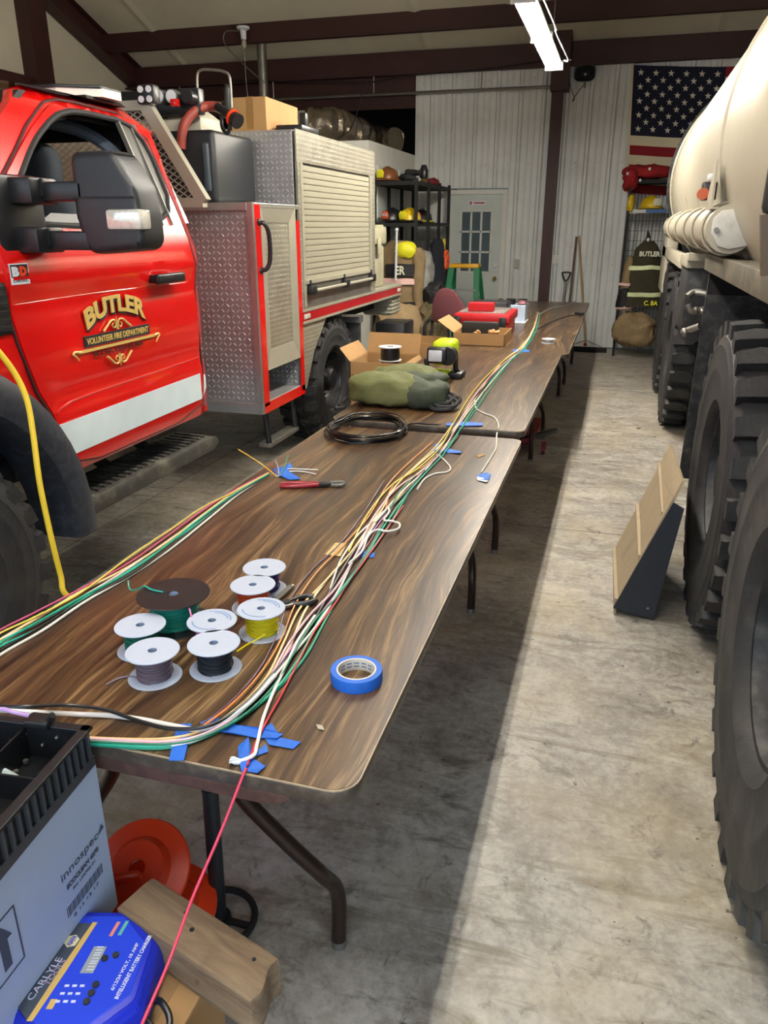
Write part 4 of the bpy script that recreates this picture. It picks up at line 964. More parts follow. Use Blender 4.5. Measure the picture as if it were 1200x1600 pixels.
mb = MB(); mb.box(mir(-2.2), -2.2, 2.1, 3.7, .72, .8); mb.box(mir(-2.2), -2.2, 1.95, 2.35, .8, 1.6, .05); mb.sheet([(y if y > 2.2 else 2.2, z if z < 2.17 else 2.17) for y, z in [(3.72, .75), (3.74, 1.6), (3.68, 2.15), (2.95, 2.17), (2.3, 1.72), (2.3, .75)]], [[(2.50, 1.68), (3.60, 1.67), (3.58, 2.10), (3.15, 2.10), (2.98, 2.065), (2.80, 1.96), (2.6, 1.80)]], lambda y, z: cx_(y, z) - .042, .01, .12)
mb.box(mir(-2.42), -2.42, 2.98, 3.66, 2.15, 2.165); mb.box(mir(-2.2), -2.2, 3.66, 3.70, .8, 1.69); mb.box(mir(-2.4), -2.4, 3.64, 3.66, 2.06, 2.16); mb.box(-2.46, -2.40, 3.62, 3.66, 1.6, 2.16)
mb.build('cab_interior', M_blackm, FT)
mb = MB(); mb.hexa([(-2.14, 2.06, 1.67), (mir(-2.14), 2.06, 1.67), (mir(-2.14), 2.10, 1.67), (-2.14, 2.10, 1.67), (-2.33, 2.86, 2.17), (mir(-2.33), 2.86, 2.17), (mir(-2.33), 2.90, 2.17), (-2.33, 2.90, 2.17)]); mb.build('windshield', M_black, FT)
# door panel
DOOR = [(2.54, .72), (3.64, .72), (3.665, 1.0), (3.665, 1.45), (3.655, 1.64), (3.62, 2.15), (3.13, 2.165), (2.96, 2.12), (2.76, 2.00), (2.34, 1.69), (2.36, 1.30), (2.42, 1.10), (2.50, .94)]
DOOR = chaikin(DOOR, 1)
mb = MB(); mb.sheet(DOOR, [WIN], lambda y, z: cx_(y, z) + .010, .010, .07); dr = mb.build('door', M_red, FT, smooth=40)
M_seam = mat('dark_seam', '#3c0405', .7)
mb = MB(); mb.tube([(cx_(y, z) + .004, y, z) for y, z in [(a + .012 * (1 if a > 3 else -1), b + (.012 if b > 2 else 0)) for a, b in DOOR]], .0065, 6, closed=True); mb.build('door_seam', M_seam, FT)
mb = MB(); mb.tube([(cx_(y, z) + .006, y, z) for y, z in WIN], .013, 8, closed=True); mb.build('window_seal', M_blackm, dr)
mb = MB(); mb.sheet([(3.475, 1.66), (3.625, 1.66), (3.60, 2.12), (3.455, 2.125)], [], lambda y, z: cx_(y, z) + .006, .012, .1); mb.build('pillar_trim', mat('grey_pillar_trim', '#3d3c38', .5), dr)
mb = MB(); mb.bar((cx_(3.5, 1.67) + .012, 3.465, 1.67), (cx_(3.5, 2.12) + .012, 3.445, 2.115), .014, .02); mb.bar((cx_(3.5, 1.67) + .012, 3.55, 1.67), (cx_(3.5, 2.12) + .012, 3.53, 2.115), .006, .02); mb.build('pillar_seal', M_chrome if False else M_steel, dr)
mb = MB(); mb.sheet([(2.56, 1.66), (3.44, 1.655), (3.44, 1.70), (2.7, 1.715)], [], lambda y, z: cx_(y, z) + .012, .012, .1); mb.build('window_sill_trim', M_black, dr)
mb = MB(); mb.sheet([(3.28, 1.40), (3.36, 1.395), (3.40, 1.45), (3.37, 1.515), (3.28, 1.51), (3.25, 1.455)], [], lambda y, z: cx_(y, z) + .012, .004, .1); mb.build('handle_recess', M_red, dr)
hp = onx(260, 434, -2.06); mb = MB(); mb.box(-2.055, -2.025, hp.y - .12, hp.y + .12, hp.z - .022, hp.z + .022, .010, seg=3); mb.box(-2.09, -2.04, hp.y - .11, hp.y - .07, hp.z - .018, hp.z + .018, .005); mb.box(-2.09, -2.04, hp.y + .07, hp.y + .11, hp.z - .018, hp.z + .018, .005); mb.build('door_handle', M_black, dr)
mb = MB(); mb.sheet([(2.52, .785), (3.63, .80), (3.63, .935), (2.49, .925)], [], lambda y, z: cx_(y, z) + .0125, .003, .1); mb.build('stripe', M_white_stripe, dr)
mb = MB(); mb.sheet([(3.655, .80), (3.79, .805), (3.79, .935), (3.655, .935)], [], lambda y, z: cx_(y, z) + .004, .003, .1); mb.build('stripe', M_white_stripe, FT)
mb = MB(); mb.tube([(cx_(y, z) + .012, y, z) for y, z in [(2.50, .97), (2.56, .99), (2.75, 1.005), (3.65, 1.015)]], .004, 6, 4); mb.tube([(cx_(y, z) + .011, y, z) for y, z in [(2.38, 1.40), (2.9, 1.405), (3.6, 1.40)]], .0035, 6, 4); mb.build('body_crease', M_red, dr)
# lettering
XD, YD = (0, 1, 0), (0, 0, 1)
def dpt(px, py, x=-2.082): p = onx(px, py, x); return p.y, p.z
M_gold_e = M_gold
y0, z0 = dpt(139, 512); y1, _ = dpt(222, 486); wd = y1 - y0 + .03
def arch(w, hmid): 
    def f(x, y):
        u = (x / w - .5) * 2; return (x + .12 * (y) * u, y * (1 + .10 * abs(u)) + hmid * (1 - u * u))
    return f
for nm, m_, dx, dy_, xx in (('lettering_shadow', M_ink, .010, -.008, -2.0795), ('lettering', M_gold, 0, 0, -2.0765)):
    text(nm, 'BUTLER', .1, (xx, y0 - .02 + dx, z0 - .01 + dy_), XD, YD, m_, dr, bold=.004 if nm == 'lettering' else .006, fit=(wd, .072), warp=arch(wd, .055), ext=.0025)
a_, b_ = dpt(131, 535), dpt(232, 515)
mb = MB(); mb.box(-2.088, -2.076, a_[0], b_[0] + .0, a_[1] - .022, a_[1] + .022); bz = (a_[1] + b_[1]) / 2 
bm_w = b_[0] - a_[0]
mb.build('banner', M_ink, dr, smooth=0)
text('lettering', 'VOLUNTEER FIRE DEPARTMENT', .04, (-2.0752, a_[0] + .012, a_[1] - .013), XD, YD, M_gold, dr, fit=(bm_w - .024, .026), bold=.0008)
text('lettering', 'BUTLER, OKLAHOMA', .03, (-2.0745, dpt(145, 558)[0], dpt(145, 560)[1] + .004), XD, YD, mat('dark_red_print', '#3a0507', .5), dr, fit=(dpt(222, 536)[0] - dpt(145, 558)[0], .021), bold=.0008)
p0, p1 = dpt(115, 556), dpt(245, 520)
mb = MB()
zz = (p0[1] + p1[1]) / 2; mb.box(-2.085, -2.074, p0[0] + .03, p1[0] - .03, zz - .005, zz + .005)
for s, yy in ((1, p0[0] + .035), (-1, p1[0] - .035)): mb.tube([(-2.075, yy, zz), (-2.075, yy - s * .03, zz + .006), (-2.075, yy - s * .045, zz - .002), (-2.075, yy - s * .03, zz - .012), (-2.075, yy - s * .012, zz - .03)], lambda t: .006 - .003 * t, 6, 5)
def scroll(yc, zc, w, up):
    for s in (-1, 1):
        mb.tube([(-2.075, yc + s * w, zc - up * .018), (-2.075, yc + s * w * .72, zc + up * .0), (-2.075, yc + s * w * .45, zc + up * .018), (-2.075, yc + s * w * .18, zc + up * .020), (-2.075, yc + s * w * .08, zc + up * .0), (-2.075, yc + s * w * .22, zc - up * .012), (-2.075, yc + s * w * .36, zc + up * .0), (-2.075, yc + s * w * .25, zc + up * .008)], lambda t: .0055 - .003 * t, 6, 6)
    mb.tube([(-2.075, yc, zc - up * .02), (-2.075, yc, zc + up * .035)], lambda t: .006 - .005 * t, 6, 4)
q = dpt(181, 508); scroll(q[0], q[1] + .004, .10, 1); q = dpt(186, 560); scroll(q[0], q[1] + .004, .09, -1)
mb.build('scrollwork', M_gold, dr)
q = dpt(28, 428, -2.08)
mb = MB(); mb.box(-2.089, -2.074, q[0] - .045, q[0] + .05, q[1] - .036, q[1] + .036); st = mb.build('sticker', M_gwhite, dr, smooth=0)
mb = MB(); mb.box(-2.0745, -2.0735, q[0] - .041, q[0] + .046, q[1] - .012, q[1] + .032); mb.build('sticker_ground', M_ink, dr, smooth=0)
text('sticker_letter', 'B', .04, (-2.073, q[0] - .036, q[1] - .008), XD, YD, M_gwhite, dr, fit=(.035, .034), bold=.003); text('sticker_letter', 'D', .04, (-2.073, q[0] + .003, q[1] - .008), XD, YD, M_orange, dr, fit=(.035, .034), bold=.003)
text('sticker_letter', 'DIESEL', .01, (-2.0735, q[0] - .034, q[1] - .028), XD, YD, M_ink, dr, fit=(.075, .009))
# flare, vent, running board
CYF, CZF = 1.75, .52
def flare(cy, cz, a0, a1, R0, R1, name='fender_flare'):
    prof = [(R1, -2.16), (R1, -2.02), (R1 - .015, -1.985), (R1 - .05, -1.965), (R0 + .05, -1.955), (R0 + .01, -1.965), (R0, -1.99), (R0 - .01, -2.16)]
    mb = MB(); rings = []
    for i in range(33):
        a = math.radians(a0 + (a1 - a0) * i / 32); rings.append([(x, cy + r * math.cos(a), cz + r * math.sin(a)) for r, x in prof])
    mb.loops(rings); return mb.build(name, mat('dusty_black_flare', '#1d222c', .5, 0, .15, 5, dirt='#5c6068', dirtamt=.3, dscale=30) if 'dusty_black_flare' not in MATS else MATS['dusty_black_flare'], FT)
flare(CYF, CZF, -2, 186, .63, .79)
mb = MB(); mb.box(-2.12, -2.085, 2.06, 2.35, 1.30, 1.49, .01)
for k in range(6): mb.box(-2.085, -2.072, 2.08, 2.33, 1.315 + k * .028, 1.328 + k * .028)
mb.build('fender_vent', M_black, FT)
mb = MB(); mb.prism([(2.54, .46), (2.50, .50), (2.54, .545), (3.78, .545), (3.86, .53), (3.88, .49), (3.82, .46)], 'x', -2.40, -2.13, .012); rb = mb.build('running_board', mat('dusty_step_plastic', '#34332f', .6, 0, .2, 10, dirt='#85816f', dirtamt=.5, dscale=8), FT)
for k in range(24):
    y = 2.60 + k * .051; mb = MB(); mb.hexa([(-2.36, y, .545), (-2.16, y - .02, .545), (-2.16, y + .0, .545), (-2.36, y + .02, .545), (-2.36, y, .556), (-2.16, y - .02, .556), (-2.16, y + .0, .556), (-2.36, y + .02, .556)]); mb.build('tread_rib', MATS['dusty_step_plastic'], rb, smooth=0)
for y in (2.75, 3.15, 3.5):
    mb = MB(); mb.bar((-2.36, y, .53), (-2.6, y - .05, .72), .07, .03); mb.build('step_bracket', M_under, FT)
# mirror
mr = MB(); mr.prism([(-1.846, 1.895), (-1.82, 1.91), (-1.69, 1.912), (-1.665, 1.90), (-1.60, 1.80), (-1.583, 1.70), (-1.583, 1.615), (-1.605, 1.585), (-1.79, 1.57), (-1.83, 1.595), (-1.85, 1.70)], 'y', 2.50, 2.66, .0)
b = mr.bm; bmesh.ops.bevel(b, geom=b.edges[:], offset=.028, segments=4, affect='EDGES', profile=.55)
for v in b.verts: v.co.x -= .03
mi = mr.build('side_mirror', M_satin, FT, smooth=50)
mb = MB(); mb.box(-1.87, -1.63, 2.496, 2.5, 1.758, 1.764); mb.build('mirror_seam', M_blackm, mi)
mb = MB(); mb.box(-1.745, -1.606, 2.488, 2.56, 1.655, 1.722, .01); mb.build('turn_signal', mat('clear_lens', '#d6d4cc', .12, .3, .15, 60), mi)
for z in (1.795, 1.63):
    mb = MB(); mb.box(-2.13, -1.835, 2.50, 2.565, z - .045, z + .02, .008); mb.box(-2.14, -2.0, 2.44, 2.59, z - .055, z + .035, .012); mb.box(-2.0, -1.99, 2.49, 2.50, z - .03, z + .03); mb.build('mirror_arm', M_black, mi)
mb = MB(); mb.box(-2.15, -2.09, 2.36, 2.62, 1.54, 1.84, .02); mb.build('mirror_mount', M_black, mi)
# seats
for (sx, sy) in ((-2.62, 3.22), (-3.6, 3.22)):
    mb = blob(Vector((sx, sy, 1.90)), (.15, .06, .12), .6, 28, 16, .0, 1); mb.build('headrest', mat('seat_cloth', '#2c333b', .85) if 'seat_cloth' not in MATS else MATS['seat_cloth'], FT)
    mb = blob(Vector((sx, sy + .02, 1.45)), (.26, .09, .36), .6, 28, 16, .0, 1); mb.build('seat_back', MATS['seat_cloth'], FT)
mb = MB(); mb.tube([(-2.42, 3.58, 1.62), (-2.36, 3.60, 1.9), (-2.5, 3.5, 2.08), (-2.75, 3.3, 2.14)], .03, 8, 6); mb.build('grab_trim', mat('grey_trim', '#6c7888', .6), FT)
mb = MB(); mb.box(-2.95, -2.85, 2.9, 3.0, 1.7, 2.1, .02); mb.sphere((-2.75, 3.0, 1.82), .06, 16, 10); mb.sphere((-2.66, 2.98, 1.80), .05, 16, 10); mb.build('radio_gear', M_blackm, FT)
# light bar
mb = MB(); mb.hexa([(-2.35, 3.32, 2.20), (-3.8, 3.32, 2.20), (-3.8, 3.62, 2.20), (-2.35, 3.62, 2.20), (-2.37, 3.34, 2.218), (-3.8, 3.34, 2.218), (-3.8, 3.6, 2.218), (-2.37, 3.6, 2.218)]); lb = mb.build('light_bar', M_black, FT)
mb = MB(); mb.prism([(-2.33, 3.40), (-2.50, 3.30), (-3.8, 3.30), (-3.8, 3.63), (-2.50, 3.63), (-2.33, 3.56)], 'z', 2.248, 2.262, .004); mb.build('light_bar_cap', M_black, lb)
am = mat('amber_lens', '#d8a45c', .2, 0, .1); cl = mat('frosted_lens', '#ded9cc', .2, 0, .08)
for k in range(5):
    mb = MB(); x1 = -2.50 - k * .25; mb.box(x1 - .22, x1, 3.31, 3.36, 2.216, 2.25, .006); mb.build('lens', cl if k == 0 else am, lb)
mb = MB(); mb.hexa([(-2.325, 3.41, 2.216), (-2.50, 3.31, 2.216), (-2.50, 3.6, 2.216), (-2.325, 3.55, 2.216), (-2.325, 3.41, 2.25), (-2.50, 3.31, 2.25), (-2.50, 3.6, 2.25), (-2.325, 3.55, 2.25)]); mb.build('end_lens', cl, lb)
for x in (-2.6, -3.6):
    mb = MB(); mb.box(x - .05, x + .05, 3.4, 3.5, 2.16, 2.205); mb.build('light_bar_foot', M_alu, lb)
# headache rack with expanded mesh
RQ = [(-3.98, 2.29), (-2.60, 2.29), (-2.285, 1.79), (-3.98, 1.79)]
rk = MB(); 
for (a, b_) in ((0, 1), (1, 2), (2, 3)): rk.bar((RQ[a][0], 4.2 + a * .0015, RQ[a][1]), (RQ[b_][0], 4.2 + a * .0015, RQ[b_][1]), .05 if a != 1 else .065, .05 + .002 * a, up=(0, 1, 0))
rk.bar((-2.55, 4.2, 1.79), (-2.55, 4.2, 2.2), .012, .02, up=(0, 1, 0)) if False else None
hr = rk.build('headache_rack', M_alup, FT, smooth=0)
def lattice(mb, poly, y, du, slope, w=.0035):
    for s in (-1, 1):
        c = -12.0
        while c < 12:
            pts = []
            for i in range(len(poly)):
                (x1, z1), (x2, z2) = poly[i], poly[(i + 1) % len(poly)]
                f1, f2 = z1 - s * slope * x1 - c, z2 - s * slope * x2 - c
                if f1 * f2 < 0: t = f1 / (f1 - f2); pts.append((x1 + (x2 - x1) * t, z1 + (z2 - z1) * t))
            if len(pts) == 2 and math.hypot(pts[0][0] - pts[1][0], pts[0][1] - pts[1][1]) > .01: mb.bar((pts[0][0], y, pts[0][1]), (pts[1][0], y, pts[1][1]), w * 1.6, w * 2, up=(0, 1, 0))
            c += du
mb = MB(); lattice(mb, RQ, 4.2, .034, .62); mb.build('expanded_mesh', M_alup, hr, smooth=0)
p = ony(233, 150, 4.2); mb = MB(); mb.box(p.x - .05, p.x + .06, 4.15, 4.22, p.z - .045, p.z + .05, .012); wk = mb.build('work_lamp', M_black, FT)
for dx in (-.022, .028):
    for dz in (-.022, .026):
        mb = MB(); mb.cyl((p.x + dx + .003, 4.145, p.z + dz), (p.x + dx + .003, 4.155, p.z + dz), .017, seg=16); mb.build('lamp_lens', M_gwhite, wk)
for i, px in enumerate((253, 273, 297)):
    q = ony(px, 152, 4.5); mb = MB(); mb.cyl((q.x, 4.46, q.z), (q.x, 4.52, q.z), .038, seg=24); gg = mb.build('gauge', M_black if i == 2 else M_steel, FT)
    mb = MB(); mb.cyl((q.x, 4.455, q.z), (q.x, 4.462, q.z), .032, seg=24); mb.build('gauge_face', M_gwhite if i < 2 else M_blackm, gg)
    if i == 1: mb = MB(); mb.box(q.x + .0, q.x + .05, 4.44, 4.47, q.z - .055, q.z - .015, .006); mb.build('red_tab', M_red, gg)
mb = MB(); mb.box(-3.0, -2.45, 4.53, 4.6, 2.28, 2.42, .01); mb.build('gauge_panel', M_black, FT)
# tanks on the bed
mb = MB(); mb.box(-3.7, -2.58, 4.55, 6.7, 1.1, 2.27, .03); mb.prism([(-2.50, 2.2), (-2.50, 2.28), (-2.62, 2.36), (-2.66, 2.42), (-2.70, 2.36), (-2.74, 2.2)], 'y', 4.62, 4.9, .008); mb.build('water_tank', M_gwhite if False else mat('aged_white_poly', '#b9b6a6', .5, 0, .1), FT)
mb = MB(); mb.box(-2.84, -2.37, 4.52, 5.08, 1.80, 2.20, .03, seg=3); bt = mb.build('foam_tank', M_satin, FT)
q = ony(322, 275, 4.5); mb = MB(); mb.box(q.x - .022, q.x + .022, 4.505, 4.535, 1.86, 2.13, .014, seg=4); mb.build('sight_groove', mat('blue_grey_plastic', '#3f4a52', .4), bt)
# front compartment
X1 = -2.09
mb = MB(); mb.box(-2.60, X1 - .02, 4.42, 4.44, .60, 1.76); mb.box(-2.60, -2.58, 4.44, 5.11, .6, 1.76); mb.box(-2.58, X1 - .025, 5.09, 5.11, .6, 1.76); mb.box(-2.60, X1 - .02, 4.43, 5.11, 1.765, 1.785)
cp = mb.build('tread_plate_box', M_plate_f, FT, smooth=0)
mb = MB(); mb.box(-2.62, X1, 4.40, 5.12, .535, .60, .004); mb.box(-2.62, X1 - .036, 4.402, 4.43, 1.75, 1.795, .003); mb.box(X1 - .03, X1 - .001, 4.431, 5.12, 1.767, 1.795, .003); mb.box(X1 - .035, X1 - .001, 4.401, 4.43, .601, 1.797); mb.build('corner_angles', M_alu, FT, smooth=0)
mb = MB(); mb.box(X1 - .006, X1 + .002, 4.43, 4.505, .58, 1.785); mb.box(X1 - .006, X1 + .002, 5.06, 5.115, .56, 1.70); mb.box(X1 - .006, X1 + .002, 4.43, 5.115, .535, .60); mb.build('red_edging', M_red, FT, smooth=0)
def framed(y0, y1, z0, z1, w, dep):
    mb = MB()
    o = [(y0, z0), (y1, z0), (y1, z1), (y0, z1)]; i_ = [(y0 + w, z0 + w * 1.3), (y1 - w * .8, z0 + w * 1.3), (y1 - w * .8, z1 - w), (y0 + w, z1 - w)]
    for k in range(4):
        a, b_, c, d = o[k], o[(k + 1) % 4], i_[(k + 1) % 4], i_[k]
        mb.hexa([(X1 - .04, *a), (X1 - .04, *b_), (X1 - .04, *c), (X1 - .04, *d), (X1, *a), (X1, *b_), (X1 - dep, *c), (X1 - dep, *d)])
    return mb
mb = framed(4.51, 5.055, .80, 1.78, .095, .018); cd = mb.build('compartment_door', M_alup, FT, smooth=0)
mb = MB(); mb.box(X1 - .035, X1 - .020, 4.60, 4.985, .92, 1.69); mb.build('door_plate', M_plate_s, cd, smooth=0)
mb = MB(); mb.tube([(X1, 4.475, 1.68), (X1 + .035, 4.48, 1.68), (X1 + .055, 4.50, 1.62), (X1 + .055, 4.50, 1.48), (X1 + .035, 4.48, 1.42), (X1, 4.475, 1.42)], .014, 10, 5); mb.sphere((X1, 4.475, 1.69), .02, 10, 8); mb.sphere((X1, 4.475, 1.41), .02, 10, 8); mb.build('grab_handle', M_black, cd)
mb = MB(); mb.box(-2.56, X1 - .01, 4.52, 5.05, .60, .605); mb.box(-2.57, -2.56, 4.45, 5.09, .6, .8); mb.box(-2.57, X1 - .02, 5.05, 5.06, .6, .8); mb.box(-2.57, X1 - .02, 4.5, 4.51, .6, .8); mb.box(-2.57, X1 - .03, 4.5, 5.06, .80, .81); mb.build('cubby_lining', M_plate_f, FT, smooth=0)
# side utility boxes
for sgn in (1, -1):
    f = (lambda x: x) if sgn > 0 else mir
    a, b_ = sorted((f(-2.60), f(X1 - .03))); mb = MB(); mb.box(a, b_, 5.115, 6.85, 1.12, 2.25, .003); ub = mb.build('utility_box', M_plate_f, FT, smooth=0)
mb = MB(); mb.box(X1 - .014, X1, 5.115, 6.86, 2.06, 2.255, .003); mb.build('top_panel', M_plate_s, FT, smooth=0)
mb = MB(); mb.box(X1 - .014, X1, 5.115, 5.165, 1.12, 2.06); mb.box(X1 - .014, X1, 6.76, 6.86, 1.12, 2.06); mb.build('side_columns', M_plate_s2, FT, smooth=0)
mb = MB(); n = 19; z0, z1 = 1.30, 2.05
prof = []
for k in range(n):
    za = z0 + (z1 - z0) * k / n; zb = z0 + (z1 - z0) * (k + 1) / n; prof += [(X1 - .022, za), (X1 - .012, za + .004), (X1 - .011, (za + zb) / 2), (X1 - .012, zb - .004), (X1 - .022, zb)]
mb.loops([[(x, 5.20, z) for x, z in prof], [(x, 6.72, z) for x, z in prof]], close=False, caps=False)
rd_ = mb.build('roller_door', mat('painted_slats', '#a09d8b', .42, .2, .03), FT, smooth=20)
mb = MB(); mb.box(X1 - .012, X1 + .004, 5.165, 5.205, 1.13, 2.06); mb.box(X1 - .012, X1 + .004, 6.715, 6.76, 1.13, 2.06); mb.box(X1 - .012, X1 + .012, 5.18, 6.74, 1.285, 1.31); mb.build('door_guide', M_alup, rd_, smooth=0)
mb = MB(); mb.box(X1 - .012, X1 - .002, 5.165, 6.76, 1.12, 1.29); mb.build('lower_slat', M_steel, rd_, smooth=0)
mb = MB(); mb.cyl((X1 + .03, 5.32, 1.235), (X1 + .03, 6.72, 1.235), .013, seg=12); mb.build('lift_bar', M_alup, rd_)
for y in (5.22, 5.95, 6.66):
    mb = MB(); mb.box(X1 - .01, X1 + .045, y, y + .09, 1.21, 1.27, .008); mb.box(X1, X1 + .02, y + .02, y + .05, 1.26, 1.31, .004); mb.build('latch', M_black, rd_)
# deck
mb = MB(); mb.box(mir(X1), X1 - .005, 5.12, 7.75, 1.09, 1.125); mb.build('deck', M_alup, FT, smooth=0)
mb = MB(); mb.box(X1 - .01, X1 + .004, 5.12, 7.75, 1.035, 1.10); mb.build('deck_rail', mat('dull_red', '#9c1218', .35, 0, .05, coat=.3), FT, smooth=0)
mb = MB(); mb.box(X1 - .01, X1 + .008, 5.12, 7.75, 1.10, 1.118); mb.box(X1 - .01, X1 + .008, 5.12, 7.75, 1.018, 1.036); mb.build('rail_edging', M_alup, FT, smooth=0)
for y in (5.19, 7.66):
    mb = MB(); mb.box(X1, X1 + .012, y - .055, y + .055, 1.05, 1.085, .006); mb.build('marker_light', MATS['clear_lens'], FT)
mb = MB(); mb.prism([(5.12, 1.02), (5.62, 1.02), (5.34, .80), (5.17, .56), (5.12, .56)], 'x', X1 - .02, X1 - .008); mb.build('wheel_arch_plate', M_plate_s, FT, smooth=0)
mb = MB(); mb.box(-2.7, -2.12, 6.50, 6.53, .18, .93, .005); mb.build('mud_flap', M_olive_black, FT)
mb = MB(); mb.hexa([(-2.7, 6.0, .98), (-2.11, 6.0, .98), (-2.11, 6.55, .92), (-2.7, 6.55, .92), (-2.7, 6.0, 1.0), (-2.11, 6.0, 1.0), (-2.11, 6.55, .94), (-2.7, 6.55, .94)]); mb.box(-2.7, -2.11, 6.45, 6.56, .88, .93); mb.build('fender_shelf', M_alu, FT, smooth=0)
mb = MB()
mb.box(-2.42, -2.12, 7.5, 7.82, .83, 1.03, .03, seg=3)
for k in range(5): mb.box(-2.41, -2.11, 7.49, 7.81, .85 + k * .035, .87 + k * .035, .005)
mb.build('ribbed_tail_box', M_alup, FT)
mb = MB(); mb.box(-3.55, -2.70, .9, 7.6, .55, .82); mb.cyl((-2.4, 5.85, .49), (-3.9, 5.85, .49), .09); mb.cyl((-2.4, 1.73, .49), (-3.9, 1.73, .49), .08); mb.box(-2.9, -2.3, 6.6, 7.7, .9, 1.03); mb.build('chassis', M_under, FT)
for y in (4.55, 5.0):
    mb = MB(); mb.tube([(-2.15, y, .54), (-2.13, y, .30)], .02, 8); mb.build('step_leg', M_black, FT)
mb = MB(); mb.box(-2.2, -2.11, 4.53, 5.02, .28, .31, .006); mb.build('entry_step', M_steel, FT)
for side in (1, -1):
    for cy, ph in ((CYF, .1), (5.85, .0)):
        x = -2.13 if side > 0 else mir(-2.13)
        if cy < 3 : x += .12 * side
        wheel(FT, x - .14 * side, cy, .50, .50, .30, .235, 24, 'mud', side, M_rubber, M_black, nuts=8, phase=ph)
mb = MB(); mb.tube([ony(310, 168, 4.9), ony(308, 122, 4.9), ony(313, 110, 4.9), ony(330, 109, 4.9), ony(350, 112, 4.9), ony(359, 122, 4.9), ony(362, 168, 4.9)], .008, 8, 5); mb.build('hoop_rail', M_steel, FT)
mb = MB(); q = ony(360, 150, 4.9); mb.tube([ony(356, 170, 4.9), ony(355, 140, 4.9), ony(354, 137, 4.9)], .02, 10, 4); mb.build('black_stub', M_black, FT)
# hose with nozzle lying over the tank
hs = thing('booster_hose', 'rust-red rubber hose with a black and orange nozzle looped over the truck tanks', 'hose', ony(300, 215, 4.48))
mb = MB(); mb.tube([ony(283, 232, 4.48), ony(285, 205, 4.48), ony(293, 186, 4.50), ony(308, 172, 4.55), ony(325, 166, 4.6), ony(343, 168, 4.6)], .028, 14, 6); mb.build('hose', mat('red_rubber_hose', '#8f3d33', .5, 0, .08), hs)
A, B_ = ony(340, 167, 4.58), ony(372, 190, 4.52)
mb = MB(); mb.tube([A, A.lerp(B_, .35), A.lerp(B_, .6), A.lerp(B_, .75), B_], lambda t: .026 if t < .5 else .034 + .01 * math.sin(t * 20), 16); mb.build('nozzle', M_black, hs)
mb = MB(); c1 = A.lerp(B_, .72); c2 = A.lerp(B_, .8); mb.cyl(c1, c2, .047, seg=20); mb.build('orange_collar', M_orange, hs)
mb = MB(); mb.tube([A.lerp(B_, .2), A.lerp(B_, .2) + Vector((.01, -.03, -.09)), A.lerp(B_, .55) + Vector((0, -.03, -.10)), A.lerp(B_, .7) + Vector((0, -.02, -.03))], .011, 8, 5); mb.build('pistol_grip', M_black, hs)
# boxes resting on the truck
q = ony(365, 156, 5.2); q2 = ony(410, 200, 5.2)
o = thing('cardboard_box', 'brown cardboard box on top of the truck box beside the flue pipe', 'box', (-2.44, 5.5, 2.251))
mb = MB(); mb.box(-2.585, -2.33, 5.2, 5.75, 2.2505, 2.46, .004); mb.build('box_body', M_card, o, smooth=0)
mb = MB(); mb.box(-2.47, -2.42, 5.198, 5.752, 2.27, 2.462); mb.build('packing_tape', mat('brown_tape', '#8f6a38', .35), o, smooth=0)
o = thing('black_tray_case', 'flat black case on the front corner of the truck box', 'case', (-2.2, 5.4, 2.256))
mb = MB(); mb.box(-2.33 + .02, -2.12, 5.3, 5.62, 2.256, 2.30, .008); mb.box(-2.2, -2.15, 5.45, 5.5, 2.30, 2.39, .01); mb.build('case_body', M_black, o)
# hard case on the rear deck
pc = thing('storage_case', 'beige hard plastic case standing on the rear deck of the red truck', 'case', (-2.3, 7.1, 1.125))
mb = MB(); mb.box(-2.48, -2.15, 6.93, 7.35, 1.126, 1.50, .02); mb.build('case_body', mat('tan_plastic', '#9b9880', .5), pc)
mb = MB(); mb.box(-2.50, -2.13, 6.91, 7.37, 1.505, 1.66, .02)
for k in range(4): mb.box(-2.46 + k * .085, -2.42 + k * .085, 6.9, 7.38, 1.64, 1.675, .006)
mb.build('case_lid', MATS['tan_plastic'], pc)
mb = MB(); mb.box(-2.30, -2.20, 6.895, 6.92, 1.40, 1.56, .006); mb.build('case_latch', MATS['tan_plastic'], pc)
mb = MB(); mb.box(-2.13, -2.115, 7.05, 7.15, 1.42, 1.56, .005); mb.build('case_latch', MATS['tan_plastic'], pc)
# yellow air hose
mb = MB(); pts = [(-1.93, 1.9, 2.2)]
yl = [(-60, 480), (-20, 530), (0, 552), (24, 585), (42, 625), (52, 680), (62, 755), (80, 840), (95, 900), (104, 930)]
P = [Vector((-2.3, 1.72, 1.64)), Vector((-2.1, 1.66, 1.60))] + [onx(a, b_, -1.90 + .02 * i) for i, (a, b_) in enumerate(yl)]
P += [P[-1] + Vector((.05, .1, -.12)), Vector((P[-1].x + .1, P[-1].y + .3, .02)), Vector((P[-1].x + .5, P[-1].y + .9, .012))]
mb.tube(P, .0095, 10, 6); mb.build('air_hose', mat('yellow_cord_jacket', '#e3c230', .45), label='thick yellow air hose hanging past the red truck front wheel', cat='hose')
